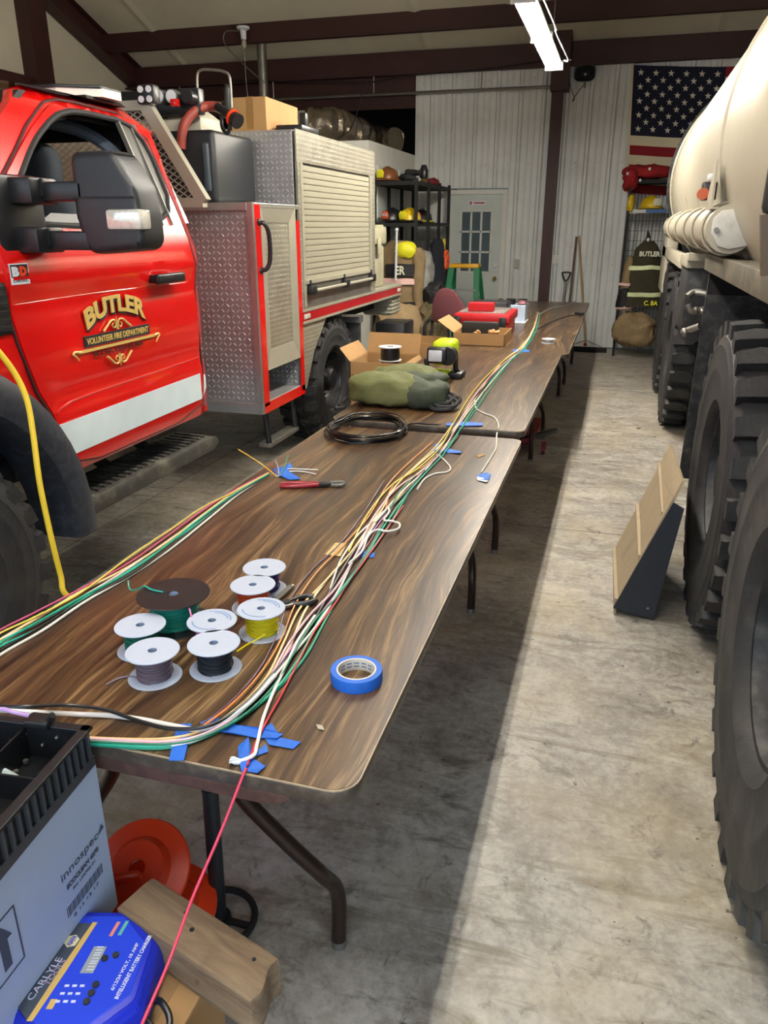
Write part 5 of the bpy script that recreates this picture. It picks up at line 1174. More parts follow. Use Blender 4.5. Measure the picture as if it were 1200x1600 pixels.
# ================================================================== TANKER TRUCK ON THE RIGHT
TK = thing('water_tanker', 'big cream water tanker truck with huge black tyres along the right side', 'tanker truck', (1.6, 5.5, 0))
TX, TZ, TRX, TRZ = 1.68, 2.07, 1.28, 1.06     # tank centre and half sizes
def ering(y, rx, rz, n=72): 
    return [(TX + rx * math.copysign(abs(math.cos(a)) ** 1.0, math.cos(a)), y, TZ + rz * math.copysign(abs(math.sin(a)) ** 1.0, math.sin(a))) for a in [2 * PI * k / n for k in range(n)]]
mb = MB(); R = []
for y, s in ((2.95, .72), (2.98, .86), (3.05, .95), (3.16, .99), (3.3, 1.0), (4.2, 1.0), (6.5, 1.0), (8.45, 1.0), (8.60, .985), (8.68, .95), (8.72, .8)): R.append(ering(y, TRX * s, TRZ * s))
mb.loops(R); tk = mb.build('tank', M_cream, TK, smooth=60)
for y, w in ((4.24, .10), (8.52, .05), (1.0, 0)):
    if w:
        mb = MB(); mb.loops([ering(y - w / 2, TRX, TRZ), ering(y - w / 2 + .006, TRX + .012, TRZ + .012), ering(y + w / 2 - .006, TRX + .012, TRZ + .012), ering(y + w / 2, TRX, TRZ)], caps=False); mb.build('tank_band', M_cream, tk, smooth=30)
mb = MB(); mb.loops([ering(8.60, TRX + .01, TRZ + .01), ering(8.60, TRX + .035, TRZ + .035), ering(8.68, TRX + .035, TRZ + .035), ering(8.68, TRX + .01, TRZ + .01)], caps=False); mb.build('rear_ring', M_olive_black, tk, smooth=30)
# hose carrier tube with flat end plate
hc = Vector((.47, 0, 1.655)); rr = .108
mb = MB(); mb.cyl((hc.x, 4.02, hc.z), (hc.x, 8.3, hc.z), rr, seg=40); ht = mb.build('hose_tube', M_cream, TK)
mb = MB(); oc = []
poly = [(-.085, -.02), (-.082, .045), (-.05, .078), (.03, .088), (.10, .068), (.125, .05), (.118, -.045), (.09, -.07), (.0, -.088), (-.05, -.075)]
mb.prism([(hc.x + a, hc.z + b_) for a, b_ in poly], 'y', 4.0, 4.03, .003); mb.build('end_plate', mat('chalky_white_plate', '#c9c8c2', .5, 0, .06, 6, dirt='#8c8a84', dirtamt=.4, dscale=14), ht)
mb = MB(); mb.cyl((hc.x - .065, 3.985, hc.z - .005), (hc.x - .065, 4.01, hc.z - .005), .012, seg=8); mb.build('bolt', M_steel, ht)
for y in (4.15, 4.75, 5.4, 6.3, 7.3):
    mb = MB(); mb.tube([(hc.x + (rr + .008) * math.cos(a), y + .0, hc.z + (rr + .008) * math.sin(a)) for a in [math.radians(60 + 230 * k / 16) for k in range(17)]] + [(hc.x + .1, y + .03, hc.z - .1)], .0075, 8)
    mb.tube([(hc.x + .05, y, hc.z + .11), (hc.x + .12, y + .02, hc.z + .17)], .008, 8); mb.sphere((hc.x + .05, y, hc.z + .115), .014, 8, 6); mb.build('strap_rod', M_cream, ht)
for y in (4.9, 5.6, 6.6):
    mb = MB(); mb.tube([(.46, y, 1.76), (.43, y - .02, 1.85), (.425, y - .02, 1.86)], .006, 6); mb.build('rod_hook', M_cream, TK)
# bracket and side marker lamp
bx = ony(1120, 300, 4.1)
mb = MB(); mb.prism([(4.08, 1.75), (4.34, 1.75), (4.14, 1.95), (4.10, 1.95)], 'x', .375, .385); mb.box(.375, .46, 4.08, 4.34, 1.74, 1.75); mb.build('bracket_plate', M_cream, TK, smooth=0)
q = ony(1102, 300, 4.4)
mb = MB(); mb.box(q.x - .02, q.x + .05, 4.36, 4.42, q.z - .04, q.z + .045, .008); ml = mb.build('marker_lamp', M_black, TK)
mb = MB(); mb.cyl((q.x - .015, 4.33, q.z - .01), (q.x - .015, 4.37, q.z - .01), .027, seg=20); mb.build('amber_lens', mat('orange_lens', '#b0532c', .3), ml)
mb = MB(); mb.box(q.x + .0, q.x + .035, 4.34, 4.40, q.z + .05, q.z + .08, .004); mb.build('lamp_plug', M_gwhite, ml)
# deck, frame, body panels
mb = MB(); mb.box(.485, 2.9, .3, 4.88, 1.47, 1.52, .003); mb.build('deck', mat('scraped_deck_edge', '#5e5a50', .5, .3, .2, 10, dirt='#9b8d74', dirtamt=.6, dscale=7), TK)
mb = MB(); mb.box(.46, .50, .3, 4.90, 1.435, 1.525, .004); mb.build('deck_edge', MATS['scraped_deck_edge'], TK)
mb = MB(); mb.box(.9, 2.5, .3, 9.6, .62, .98); mb.box(1.1, 2.3, .3, 9.4, .98, 1.47); mb.build('chassis', M_under, TK)  # plain dark box for the unseen chassis, added to block light beneath
mb = MB(); mb.box(.49, 1.0, 4.86, 4.89, .98, 1.47); mb.build('flap_hanger', M_under, TK)
mb = MB(); mb.hexa([(.475, 4.84, .21), (.95, 4.84, .21), (.95, 4.86, .21), (.475, 4.86, .21), (.485, 4.84, 1.30), (.95, 4.84, 1.30), (.95, 4.86, 1.30), (.485, 4.86, 1.30)]); mb.build('mud_flap', M_olive_black, TK)
mb = MB(); mb.cyl((.47, 4.80, 1.13), (.41, 4.84, 1.10), .018, seg=10); mb.sphere((.40, 4.84, 1.09), .026, 12, 8); mb.build('flap_peg', M_steel, TK)
mb = MB(); mb.box(.43, .92, 5.75, 6.45, 1.40, 1.475, .006); mb.box(.42, .7, 5.55, 5.75, 1.455, 1.50, .004); mb.build('white_bracket', M_cream, TK)
mb = MB(); mb.box(.45, .95, 5.80, 6.5, .97, 1.40, .005); mb.build('side_locker', M_olive_black, TK)
mb = MB(); mb.tube([(.455, 5.7, 1.22), (.50, 5.72, 1.25), (.58, 5.7, 1.24), (.64, 5.72, 1.2), (.6, 5.71, 1.15), (.5, 5.7, 1.13), (.47, 5.7, 1.17)], .022, 8, 5); mb.sphere((.52, 5.67, 1.14), .02, 10, 6); mb.sphere((.56, 5.67, 1.13), .02, 10, 6); mb.build('air_fittings', M_steel, TK)
mb = MB(); mb.tube([(.56, 5.1, 1.42), (.6, 5.0, 1.40), (.66, 5.0, 1.35), (.62, 5.02, 1.28), (.66, 5.0, 1.22)], .035, 10, 5); mb.build('air_coupling', M_steel, TK)
mb = MB(); mb.box(.44, .50, 6.45, 9.6, 1.36, 1.46, .004); mb.box(.44, .56, 8.9, 9.6, 1.0, 1.75, .02); mb.build('front_fender', M_cream, TK)
mb = MB(); mb.box(.6, 2.8, 8.9, 10.4, .8, 2.3, .08); mb.build('cab', M_olive_black, TK)
mb = MB(); _a, _b = ony(1194, 445, 2.8), ony(1196, 335, 2.8); _a.z = 1.52; mb.bar(_a, _b, .03, .03); mb.build('grab_post', mat('brown_grab_post', '#5b4a38', .5), TK)
mb = MB(); mb.box(_b.x - .012, _b.x + .06, 2.78, 2.84, _b.z, _b.z + .17, .02); mb.build('lamp_back', M_black, TK)
for cy, xo, ph in ((1.88, .43, .05), (3.42, .445, .11), (7.23, .47, .02), (8.75, .47, .09)):
    wheel(TK, xo + .205, cy, .66, .66, .41, .285, 27, 'block', -1, M_rubber2 if cy < 3 else M_rubber, M_olive_black, nuts=10, rimdepth=.10, hubr=.12, phase=ph)
    wheel(TK, 2.93 - .205, cy, .66, .66, .41, .285, 20, 'block', 1, M_rubber2, M_olive_black, nuts=0, rimdepth=.10, hubr=.12, phase=ph)
# leaning ramp plate on the floor in front of the second tyre
rp = thing('ramp_plate', 'tan ribbed plate with black triangular side leaning up beside the big tyre', 'ramp', (.24, 3.4, 0))
N0, N1, N2 = ony(964, 947, 3.30), ony(1056, 780, 3.30), ony(1070, 753, 3.36)
F0, F2 = ony(962, 862, 3.98), ony(1051, 696, 4.06)
def sk(a, b_, c, d, th=.012):
    nrm = (b_ - a).cross(d - a).normalized() * th
    return [a, b_, c, d, a + nrm, b_ + nrm, c + nrm, d + nrm]
M_tan = mat('weathered_tan_metal', '#a8977c', .6, .1, .15, 6, dirt='#6e6455', dirtamt=.6, dscale=6)
M_bluebk = mat('blue_black_painted_steel', '#20262f', .45, .1, .12, 5)
mb = MB(); mb.hexa(sk(N0, N1, F2.lerp(F0, .22), F0)); mb.hexa(sk(N1, N2, F2, F2.lerp(F0, .22))); mb.build('sloped_plate', M_tan, rp, smooth=0)
off = (N1 - N0).cross(F0 - N0).normalized() * -.012
if off.x > 0: off = -off
for k, (s, u) in enumerate(((.04, .02), (.43, .44), (.80, .82))):
    a = N0.lerp(N2, s * .93); b_ = F0.lerp(F2, u); mb = MB(); mb.bar(a + off, b_ + off, .022, .02); mb.build('cross_rib', M_tan, rp, smooth=0)
mb = MB(); mb.hexa([(N0.x - .012, 3.31, .0), (N0.x + .0, 3.31, .0), (F0.x, 3.98, .0), (F0.x - .012, 3.98, .0), tuple(N0 + Vector((-.012, 0, .0))), tuple(N0), tuple(F0), tuple(F0 + Vector((-.012, 0, 0)))]); mb.build('lower_lip', M_tan, rp, smooth=0)
g = [ony(958, 950, 3.29), ony(1018, 984, 3.29), ony(1069, 796, 3.29), ony(1052, 786, 3.29)]
for q in g: q.z = max(q.z, .002)
mb = MB(); mb.hexa([g[0], g[1], g[1] + Vector((0, .014, 0)), g[0] + Vector((0, .014, 0)), g[3], g[2], g[2] + Vector((0, .014, 0)), g[3] + Vector((0, .014, 0))]); gs = mb.build('side_gusset', M_bluebk, rp, smooth=0)
mb = MB(); q = ony(1012, 950, 3.285); mb.cyl((q.x, 3.28, q.z), (q.x, 3.295, q.z), .006, seg=8); mb.build('rivet', M_steel, gs)
g2 = [q + Vector((.02, .68, 0)) for q in g]
mb = MB(); mb.hexa([g2[0], g2[1], g2[1] + Vector((0, .014, 0)), g2[0] + Vector((0, .014, 0)), g2[3], g2[2], g2[2] + Vector((0, .014, 0)), g2[3] + Vector((0, .014, 0))]); mb.build('side_gusset', M_bluebk, rp, smooth=0)
# ================================================================== BACK OF THE ROOM
def garment(name, parent, cx, cy, z0, z1, w0, w1, d, material, seed=0, folds=6, amp=.012, flat_back=True):
    mb = MB(); R = []
    for i in range(22):
        t = i / 21; z = z0 + (z1 - z0) * t; w = w0 + (w1 - w0) * t; w *= 1 if t < .8 else 1 - ((t - .8) / .2) ** 2 * .55
        ring = []
        for j in range(40):
            a = 2 * PI * j / 40; r = 1 + .05 * math.sin(folds * a + seed + 2 * t) * (1 - t * .6)
            ring.append((cx + w / 2 * math.cos(a) * r, cy + d / 2 * math.sin(a) * r, z))
        R.append(ring)
    mb.loops(R); mb.wobble(amp, 7, seed); mb.wobble(amp * .5, 22, seed); return mb.build(name, material, parent)
def band(name, parent, cx, cy, z0, z1, w, d, material, seed, folds=6, a0=180, a1=360):
    mb = MB(); R = []
    for z in (z0, z0 + .004, (z0 + z1) / 2, z1 - .004, z1):
        e = .0 if z in (z0, z1) else .008
        R.append([(cx + (w / 2 + .008 + e) * math.cos(math.radians(a0 + (a1 - a0) * j / 30)), cy + (d / 2 + .012 + e) * math.sin(math.radians(a0 + (a1 - a0) * j / 30)), z) for j in range(31)])
    mb.loops(R, close=False, caps=False); mb.wobble(.012, 7, seed); return mb.build(name, material, parent)
# black wire rack on the left wall
rk_ = thing('storage_rack', 'tall black wire storage rack against the white room, helmets on its shelves', 'rack', (-2.65, 10.45, 0))
X0_, X1_ = -2.90, -2.385
for x in (X0_, X1_):
    for y in (9.5, 10.13, 10.76, 11.38):
        mb = MB(); mb.box(x - .018, x + .018, y - .018, y + .018, 0, 2.19); mb.build('post', M_blackm, rk_, smooth=0)
for z in (2.16, 1.70):
    for (a, b_) in ((9.5, 11.38),):
        mb = MB(); mb.box(X0_, X1_, a, b_, z - .035, z - .028)
        for x in (X0_, X1_): mb.box(x - .012, x + .012, a, b_, z - .045, z)
        for y in (a, b_): mb.box(X0_, X1_, y - .012, y + .012, z - .045, z)
        for k in range(18): y = a + (b_ - a) * k / 17; mb.box(X0_, X1_, y - .004, y + .004, z - .01, z - .002)
        mb.build('shelf', M_blackm, rk_, smooth=0)
mb = MB()
for k in range(9): z = .3 + k * .15; mb.box(X1_ - .003, X1_ + .003, 9.5, 11.38, z - .003, z + .003); mb.box(X0_, X1_, 9.497, 9.503, z - .003, z + .003)
for k in range(24): y = 9.5 + k * .08; mb.box(X1_ - .002, X1_ + .002, y - .002, y + .002, .3, 1.66)
for k in range(6): x = X0_ + k * .1; mb.box(x - .002, x + .002, 9.498, 9.502, .3, 1.66)
mb.build('wire_grid', M_blackm, rk_, smooth=0)
def helmet(name, label, c, rz, shell, shield, brim=None, group=None, tilt=0.):
    h = thing(name, label, 'helmet', c, rz, group)
    mb = MB(); prof = [(.0, .155), (.04, .152), (.08, .135), (.108, .10), (.122, .05), (.125, .02), (.118, .02), (.115, .05), (.10, .095), (.06, .13), (0, .14)]
    mb.lathe(prof, 36)
    for v in mb.bm.verts: v.co.y *= 1.2
    for k in range(5):
        a = -.9 + k * .45; mb.tube([(.126 * math.sin(a) * math.cos(q), -1.2 * .126 * math.cos(q) * math.cos(a) * .2 + 1.2 * .12 * math.sin(q - .0) * 0, .02) for q in (0, .1)], .002, 4) if False else None
    mb.tube([(0, -.14 * math.cos(q), .03 + .13 * math.sin(q)) for q in [PI * k / 14 for k in range(15)]], .009, 8)
    mb.build('shell', shell, h, local=True)
    mb = MB(); R = []
    for rr, z in ((.118, .028), (.155, .012), (.158, .008), (.154, .004), (.115, .018)):
        R.append([(rr * math.cos(a), rr * 1.22 * math.sin(a) * (1.12 if math.sin(a) > 0 else 1.0), z - (.02 if math.sin(a) > .3 else 0) * (rr > .13)) for a in [2 * PI * k / 36 for k in range(36)]])
    mb.loops(R, caps=False); mb.build('brim', brim or shell, h, local=True)
    mb = MB(); mb.prism([(-.045, .035), (.045, .035), (.055, .09), (.03, .125), (-.03, .125), (-.055, .09)], 'y', -.165, -.150, .004); mb.build('front_shield', shield, h, local=True)
    return h
M_brownh = mat('brown_helmet_shell', '#6b3f22', .35, 0, .1); M_yel = mat('hi_vis_yellow', '#e6e22a', .4, 0, .05); M_yellowh = mat('yellow_helmet_shell', '#d9b51c', .35, 0, .1)
helmet('brown_helmet', 'brown fire helmet with yellow front patch on top of the rack', (-2.78, 9.66, 2.165), -.35, M_brownh, M_yel)
h = helmet('black_helmet', 'black and orange fire helmet numbered on its front, left on the middle shelf', (-2.72, 9.66, 1.705), -.35, M_black, mat('orange_shield', '#d5532a', .5))
text('number', '406', .06, (-.045, -.170, .055), (1, 0, 0), (0, 0, 1), M_gwhite, h, local=True, fit=(.09, .04)) if False else None
tx = text('number', '406', .06, (0, 0, 0), (1, 0, 0), (0, 0, 1), M_gwhite, h, fit=(.085, .04), local=True); tx.location = (-.0425, -.168, .065)
helmet('yellow_helmet', 'glossy yellow fire helmet in the middle of the rack shelf', (-2.50, 9.66, 1.705), -.35, M_yellowh, M_yel, M_black)
helmet('striped_helmet', 'black helmet with orange and lime trim at the right of the rack shelf', (-2.55, 10.5, 1.705), -.2, M_black, MATS['orange_shield'], M_yel)
mb = blob(Vector((-2.55, 9.72, 2.21)), (.10, .08, .04), .8, amp=.02, freq=16, seed=2); mb._merge(blob(Vector((-2.48, 9.7, 2.26)), (.09, .04, .035), .8, amp=.02, freq=16, seed=9).bm); mb.build('black_gloves', M_blackm, label='heap of black gloves on top of the rack', cat='gloves')
ln = thing('lantern', 'small black lantern with a brass base on top of the rack', 'lantern', (-2.43, 10.05, 2.165))
mb = MB(); mb.lathe([(0, .05), (.05, .05), (.055, .07), (.055, .14), (.04, .17), (.03, .20), (0, .20)], 20); mb.build('lantern_top', M_black, ln, local=True)
mb = MB(); mb.lathe([(0, 0), (.04, 0), (.045, .02), (.03, .05), (0, .05)], 20); mb.build('lantern_base', MATS['brass'], ln, local=True)
blob(Vector((-2.50, 10.7, 2.20)), (.12, .18, .045), .8, amp=.02, freq=14, seed=6, flat=2.166).build('red_cloth', mat('dark_red_cloth', '#6d1a20', .9), label='crumpled dark red cloth at the far end of the rack top', cat='cloth')
# turnout coat hanging on the front end of the rack
ct = thing('turnout_coat', 'tan turnout coat with black name panels hanging on the front end of the rack', 'coat', (-2.58, 9.38, .5))
garment('coat_shell', ct, -2.60, 9.34, .58, 1.50, .54, .46, .22, M_coat, 3)
garment('sleeve', ct, -2.36, 9.33, .70, 1.42, .16, .18, .17, M_coat, 5, 3)
for z, w in ((1.00, .52), (.60, .55)): band('reflective_trim', ct, -2.585, 9.335, z, z + .07, w, .23, M_pinkref, 3)
for z0, z1 in ((1.09, 1.24), (.68, .80)): band('name_panel', ct, -2.585, 9.335, z0, z1, .53, .23, M_ink, 3, a0=240 if z0 > 1 else 200, a1=325 if z0 > 1 else 345)
text('name_letters', 'ER', .12, (-2.60, 9.18, 1.12), (1, 0, 0), (0, 0, 1), M_reflect, ct, fit=(.12, .10), bold=.003)
text('name_letters', 'BERTS', .09, (-2.60, 9.175, .70), (1, 0, 0), (0, 0, 1), M_reflect, ct, fit=(.24, .075), bold=.002)
y_ = thing('yellow_vest', 'bright yellow vest draped over the tan coat on the rack', 'vest', (-2.42, 9.3, 1.2))
blob(Vector((-2.45, 9.27, 1.40)), (.13, .08, .09), .8, amp=.02, freq=10, seed=4).build('vest_cloth', M_yel, y_)
mb = MB(); mb.tube([(-2.53, 9.17, 1.60), (-2.535, 9.165, 1.3), (-2.54, 9.165, 1.06)], .014, 8, 4); mb.sphere((-2.53, 9.17, 1.62), .024, 10, 8); mb.build('white_strap', M_gwhite, label='white strap hanging down the front of the tan coat', cat='strap')
mb = blob(Vector((-2.28, 9.55, 1.12)), (.10, .16, .27), .85, amp=.035, freq=9, seed=12); pb = mb.build('plastic_bag', glass('clear_film', '#c9c9c4', .15, .45), label='crinkled clear plastic bag hanging on the side of the rack', cat='bag')
garment('dark_jacket', None, -2.27, 10.2, .95, 1.50, .22, .16, .4, mat('navy_fabric', '#171a26', .9), 7); o = [x for x in bpy.data.objects if x.name == 'dark_jacket'][0]; setp(o, 'dark navy jacket hanging on the aisle side of the rack behind the plastic bag', 'jacket')
blob(Vector((-2.17, 10.25, 1.25)), (.045, .08, .12), .8, amp=.02, freq=20, seed=3).build('orange_gloves', MATS['orange_shield'], label='orange gloves hanging beside the dark navy jacket', cat='gloves')
blob(Vector((-2.16, 9.5, .50)), (.17, .36, .32), .8, amp=.05, freq=8, seed=15, flat=.0).build('camouflage_pack', mat('camouflage_cloth', '#5d5138', .9, 0, .5, 12, dirt='#16160f', dirtamt=.95, dscale=7), label='black and khaki pack slumped at the foot of the rack', cat='bag')
blob(Vector((-2.14, 9.5, .88)), (.13, .25, .14), .8, amp=.05, freq=10, seed=19).build('black_bag', M_blackm, label='black bag on top of the khaki pack at the rack', cat='bag')
garment('black_trousers', None, -2.16, 9.6, .62, .98, .2, .16, .22, M_ink, 9); setp(bpy.data.objects['black_trousers'], 'black turnout trousers folded over behind the coat, pinkish band at the hem', 'trousers')
mb = MB(); A, B_ = ony(649, 479, 9.05), ony(633, 531, 8.6); mb.bar(A, B_, .045, .02, up=(0, 1, 0)); mb.build('pink_bar', mat('pink_lath', '#d8616e', .6), label='pinkish red flat bar leaning in front of the rack', cat='bar')
mb = MB(); q = ony(697, 388, 10.9); mb.box(-2.36, -2.30, 10.86, 10.9, 1.22, 1.32, .01); mb.box(-2.35, -2.31, 10.85, 10.9, 1.32, 1.50, .012); mb.build('hanging_drill', MATS['yellow_plastic'], label='small yellow and black tool hanging at the right end of the rack', cat='tool')
ct.location.x += .05
# clutter between truck and tables
blob(Vector((-2.35, 8.55, .45)), (.28, .3, .42), .8, amp=.07, freq=6, seed=21, flat=0).build('khaki_heap', M_coat, label='heap of khaki gear behind the truck tail', cat='gear heap')
eq = thing('black_equipment_case', 'black equipment case with small buttons behind the spool carton', 'case', (-1.95, 7.1, 0))
mb = MB(); mb.box(-2.12, -1.84, 6.95, 7.3, .0, .83, .015); mb.box(-2.08, -1.88, 6.93, 6.96, .70, .74, .004); mb.build('case_body', M_black, eq)
mb = MB(); mb.cyl((-1.9, 6.94, .66), (-1.9, 6.955, .66), .016, seg=12); mb.build('button', M_gwhite, eq)
for k, (x, y, lab) in enumerate(((-1.99, 6.3, 'black cable drum with white rims standing in the carton behind the green bag'),)): pass
openbox('open_carton', -1.88, -1.45, 5.5, 5.95, 0.0, .71, 'tall open cardboard carton between the truck wheel and the second table', m=M_card, flaps=(('l', 50, .12), ('r', -55, .18), ('f', 70, .16)), th=.006)
mb = MB(); mb.box(-1.86, -1.47, 5.47, 5.495, .45, .62, .003); mb.build('carton_panel', M_card2, label='darker cardboard panel leaning on the tall carton', cat='cardboard')
sp = thing('cable_drum', 'black wire drum with white rims standing in the open carton behind the green bag', 'spool', (-1.62, 5.7, .60))
for zz in (.0, .10, .20):
    mb = MB(); mb.lathe([(.03, zz), (.088, zz), (.088, zz + .006), (.03, zz + .006), (.03, zz)], 36); mb.build('rim_plate', M_gwhite, sp, local=True)
for zz in (.006, .106):
    mb = MB(); mb.lathe([(.03, zz), (.072, zz), (.074, zz + .047), (.072, zz + .094), (.03, zz + .094)], 32); mb.build('winding', wmat('#17181a'), sp, local=True)
openbox('flat_carton', -1.30 - .27, -1.325, 5.98, 6.4, .0, .80, 'plain light cardboard carton standing against the left edge of the tables', m=M_card, th=.006)
# office chair
ch = thing('office_chair', 'maroon fabric office chair behind the red toolboxes', 'chair', (-1.62, 8.1, 0))
mb = MB(); mb.prism([(-1.80 + a, b_) for a, b_ in [(.02, .74), (.0, .82), (.01, .95), (.04, 1.03), (.09, 1.075), (.16, 1.08), (.24, 1.04), (.32, .93), (.38, .80), (.39, .74)]], 'y', 7.86, 7.93, .025); mb.build('backrest', M_maroon, ch)
mb = MB(); mb.box(-1.86, -1.40, 7.95, 8.4, .45, .53, .03, seg=3); mb.build('seat', M_maroon, ch)
for s in (-1, 1):
    mb = MB(); x = -1.63 + s * .25; mb.tube([(x, 7.96, .5), (x, 7.92, .66), (x, 7.98, .72), (x, 8.22, .72), (x, 8.28, .66), (x, 8.2, .5)], .017, 8, 5); mb.build('armrest', M_blackm, ch)
mb = MB(); mb.cyl((-1.63, 8.17, .1), (-1.63, 8.17, .45), .03); mb.bar((-1.63, 7.93, .45), (-1.63, 7.93, .78), .05, .02)
mb.build('gas_lift', M_blackm, ch)
for k in range(5):
    a = k * 2 * PI / 5 + .3; e = Vector((-1.63 + .28 * math.cos(a), 8.17 + .28 * math.sin(a), .06)); mb = MB(); mb.bar((-1.63, 8.17, .11), e, .04, .03); lg = mb.build('base_leg', M_blackm, ch)
    mb = MB(); mb.cyl(e + Vector((-.015, 0, -.03)), e + Vector((.015, 0, -.03)), .03, seg=14); mb.build('caster', M_blackm, lg)
# step ladder
ld = thing('step_ladder', 'green stepladder with a yellow top in front of the grey door', 'ladder', (-1.93, 10.5, 0))
mb = MB(); mb.box(-2.125, -1.745, 10.28, 10.52, 1.15, 1.20, .012); mb.build('top_cap', mat('ladder_yellow', '#d9a51f', .45), ld)
for s in (-1, 1):
    xt = -1.935 + s * .165; xb = -1.935 + s * .25
    mb = MB(); mb.bar((xt, 10.3, 1.15), (xb, 9.95, 0.0), .028, .075, up=(1, 0, 0)); mb.build('rail', M_green_ladder, ld, smooth=0)
    mb = MB(); mb.bar((xt, 10.5, 1.15), (xb, 10.95, 0.0), .022, .05, up=(1, 0, 0)); mb.build('rear_rail', M_green_ladder, ld, smooth=0)
for k, z in enumerate((.88, .58, .28)):
    t = 1 - z / 1.15; y = 10.3 - .35 * t; w = .165 + .085 * t; mb = MB(); mb.box(-1.935 - w, -1.935 + w, y - .04, y + .04, z - .012, z + .012, .003); mb.build('step', M_alu, ld, smooth=0)
mb = MB(); mb.bar((-1.80, 10.35, .86), (-1.74, 10.5, .76), .012, .012); mb.build('spreader', M_steel, ld)
# ball-topped mount
ba = thing('metal_ball_stand', 'tarnished metal ball on a short stand behind the red toolboxes', 'stand', (-1.22, 8.75, .745))
mb = MB(); mb.sphere((-1.22, 8.75, .865), .052, 24, 16); mb.build('ball', mat('tarnished_bronze', '#6c6152', .35, .7, .4, 15), ba)
mb = MB(); mb.lathe([(.04, 0), (.04, .01), (.014, .02), (.012, .06), (0, .06)], 20, Matrix.Translation((-1.22, 8.75, .745))); mb.build('stem', M_steel, ba)
# flag
fl = thing('american_flag', 'large american flag hung flat on the ribbed wall above the right-hand rack', 'flag', (1.1, BW - .06, 2.2))
FX0, FZ1, FHh, FWw = -.115, 3.58, 1.50, 2.95
def fy(u, v): return BW - .075 - .02 * math.sin(u * 5.2 + v * 1.5) * (.3 + v) - .008 * math.sin(u * 17 + v * 4)
def fpt(u, v, o=0.):
    """u,v in metres from the hoist top"""
    return (FX0 + u + .055 * v * 1.0 + .0 * v, fy(u, v) - o, FZ1 - v - .10 * (u / FWw) * (1 - u / FWw) * 1.6 - .03 * u)
def fgrid(u0, u1, v0, v1, nu, nv, o=0.):
    mb = MB()
    rows = [[fpt(u0 + (u1 - u0) * i / nu, v0 + (v1 - v0) * j / nv, o) for i in range(nu + 1)] for j in range(nv + 1)]
    mb.loops(rows, close=False, caps=False)
    g = bmesh.ops.solidify(mb.bm, geom=mb.bm.faces[:], thickness=.002); return mb
st_ = FHh / 13
cu = FWw * .385
Fn, Fr, Fw = mat('flag_navy', '#10142e', .85, 0, .05), mat('flag_red', '#8c1020', .85, 0, .05), mat('flag_cream', '#d8cfb4', .85, 0, .05)
fgrid(.035, cu, 0, st_ * 7, 24, 16).build('canton', Fn, fl)
for k in range(13):
    fgrid(cu if k < 7 else .035, FWw, k * st_, (k + 1) * st_, 40, 3).build('stripe', Fr if k % 2 == 0 else Fw, fl)
fgrid(0, .034, 0, FHh, 2, 20).build('header_band', Fw, fl)
mb = MB()
for r in range(9):
    n_ = 6 if r % 2 == 0 else 5
    for c in range(n_):
        u = .035 + (cu - .035) * ((c * 2 + 1 + (r % 2)) / 12); v = st_ * 7 * (r + 1) / 10; R_ = .041; P = []
        for k in range(10):
            rr = R_ if k % 2 == 0 else R_ * .40; a = PI / 2 + k * PI / 5; P.append(fpt(u + rr * math.cos(a), v - rr * math.sin(a), .006))
        q = [Vector(p) for p in P]; mb.loops([q, [p + Vector((0, .003, 0)) for p in q]])
mb.build('stars', mat('star_white', '#e4e0d2', .8, 0, .02), fl, smooth=0)
# right-hand wire rack with gear
r2 = thing('gear_rack', 'black wire gear rack under the flag with hanging turnout gear', 'rack', (.3, 11.25, 0))
for x in (.03, .62):
    for y in (11.02, 11.42):
        mb = MB(); mb.box(x - .017, x + .017, y - .017, y + .017, 0, 2.24); mb.build('post', M_blackm, r2, smooth=0)
for z in (2.21, 1.86):
    mb = MB(); mb.box(.03, .62, 11.02, 11.42, z - .008, z)
    for y in (11.02, 11.42): mb.box(.03, .62, y - .01, y + .01, z - .045, z)
    for x in (.03, .62): mb.box(x - .01, x + .01, 11.02, 11.42, z - .045, z)
    mb.build('shelf', M_steel if z < 2 else M_blackm, r2, smooth=0)
mb = MB(); mb.box(.25, .5, 10.995, 11.01, 1.82, 1.86); mb.build('blue_label_strip', mat('faded_blue_strip', '#2f5f9e', .5), r2, smooth=0)
mb = MB()
for k in range(12): z = .35 + k * .125; mb.box(.03, .62, 11.417, 11.423, z - .0025, z + .0025)
for k in range(13): x = .05 + k * .045; mb.box(x - .0025, x + .0025, 11.417, 11.423, .3, 2.2)
mb.build('wire_grid', M_blackm, r2, smooth=0)
mb = blob(Vector((.22, 11.18, 2.30)), (.30, .16, .085), .75, amp=.03, freq=9, seed=31, flat=2.212); mb._merge(blob(Vector((.02, 11.05, 2.22)), (.09, .08, .14), .8, amp=.04, freq=12, seed=33).bm)
mb.build('red_jacket', mat('deep_red_fabric', '#8e1016', .85, 0, .2, 9), label='folded red jacket on top of the gear rack under the flag', cat='jacket')
for k, (x, z) in enumerate(((-.02, 2.28), (.14, 2.20), (.24, 2.33))):
    mb = MB(); mb.sphere((x, 10.99, z), (.018, .012, .02), 10, 6); mb.build('reflective_spot', M_gwhite, label=('small shiny buckle on the left of the red jacket', 'small shiny buckle on the front hem of the red jacket', 'small shiny buckle near the top of the red jacket')[k], cat='spot')  # small white beads set on the jacket as spots
helmet('yellow_helmet', 'yellow fire helmet on the shelf of the gear rack under the flag', (.30, 11.16, 1.865), .5, M_yellowh, M_reflect)
blob(Vector((.05, 11.0, 1.93)), (.05, .07, .10), .8, amp=.02, freq=12, seed=38).build('yellow_gloves', M_yellowh, label='yellow gloves hanging at the left of the gear rack shelf', cat='gloves')
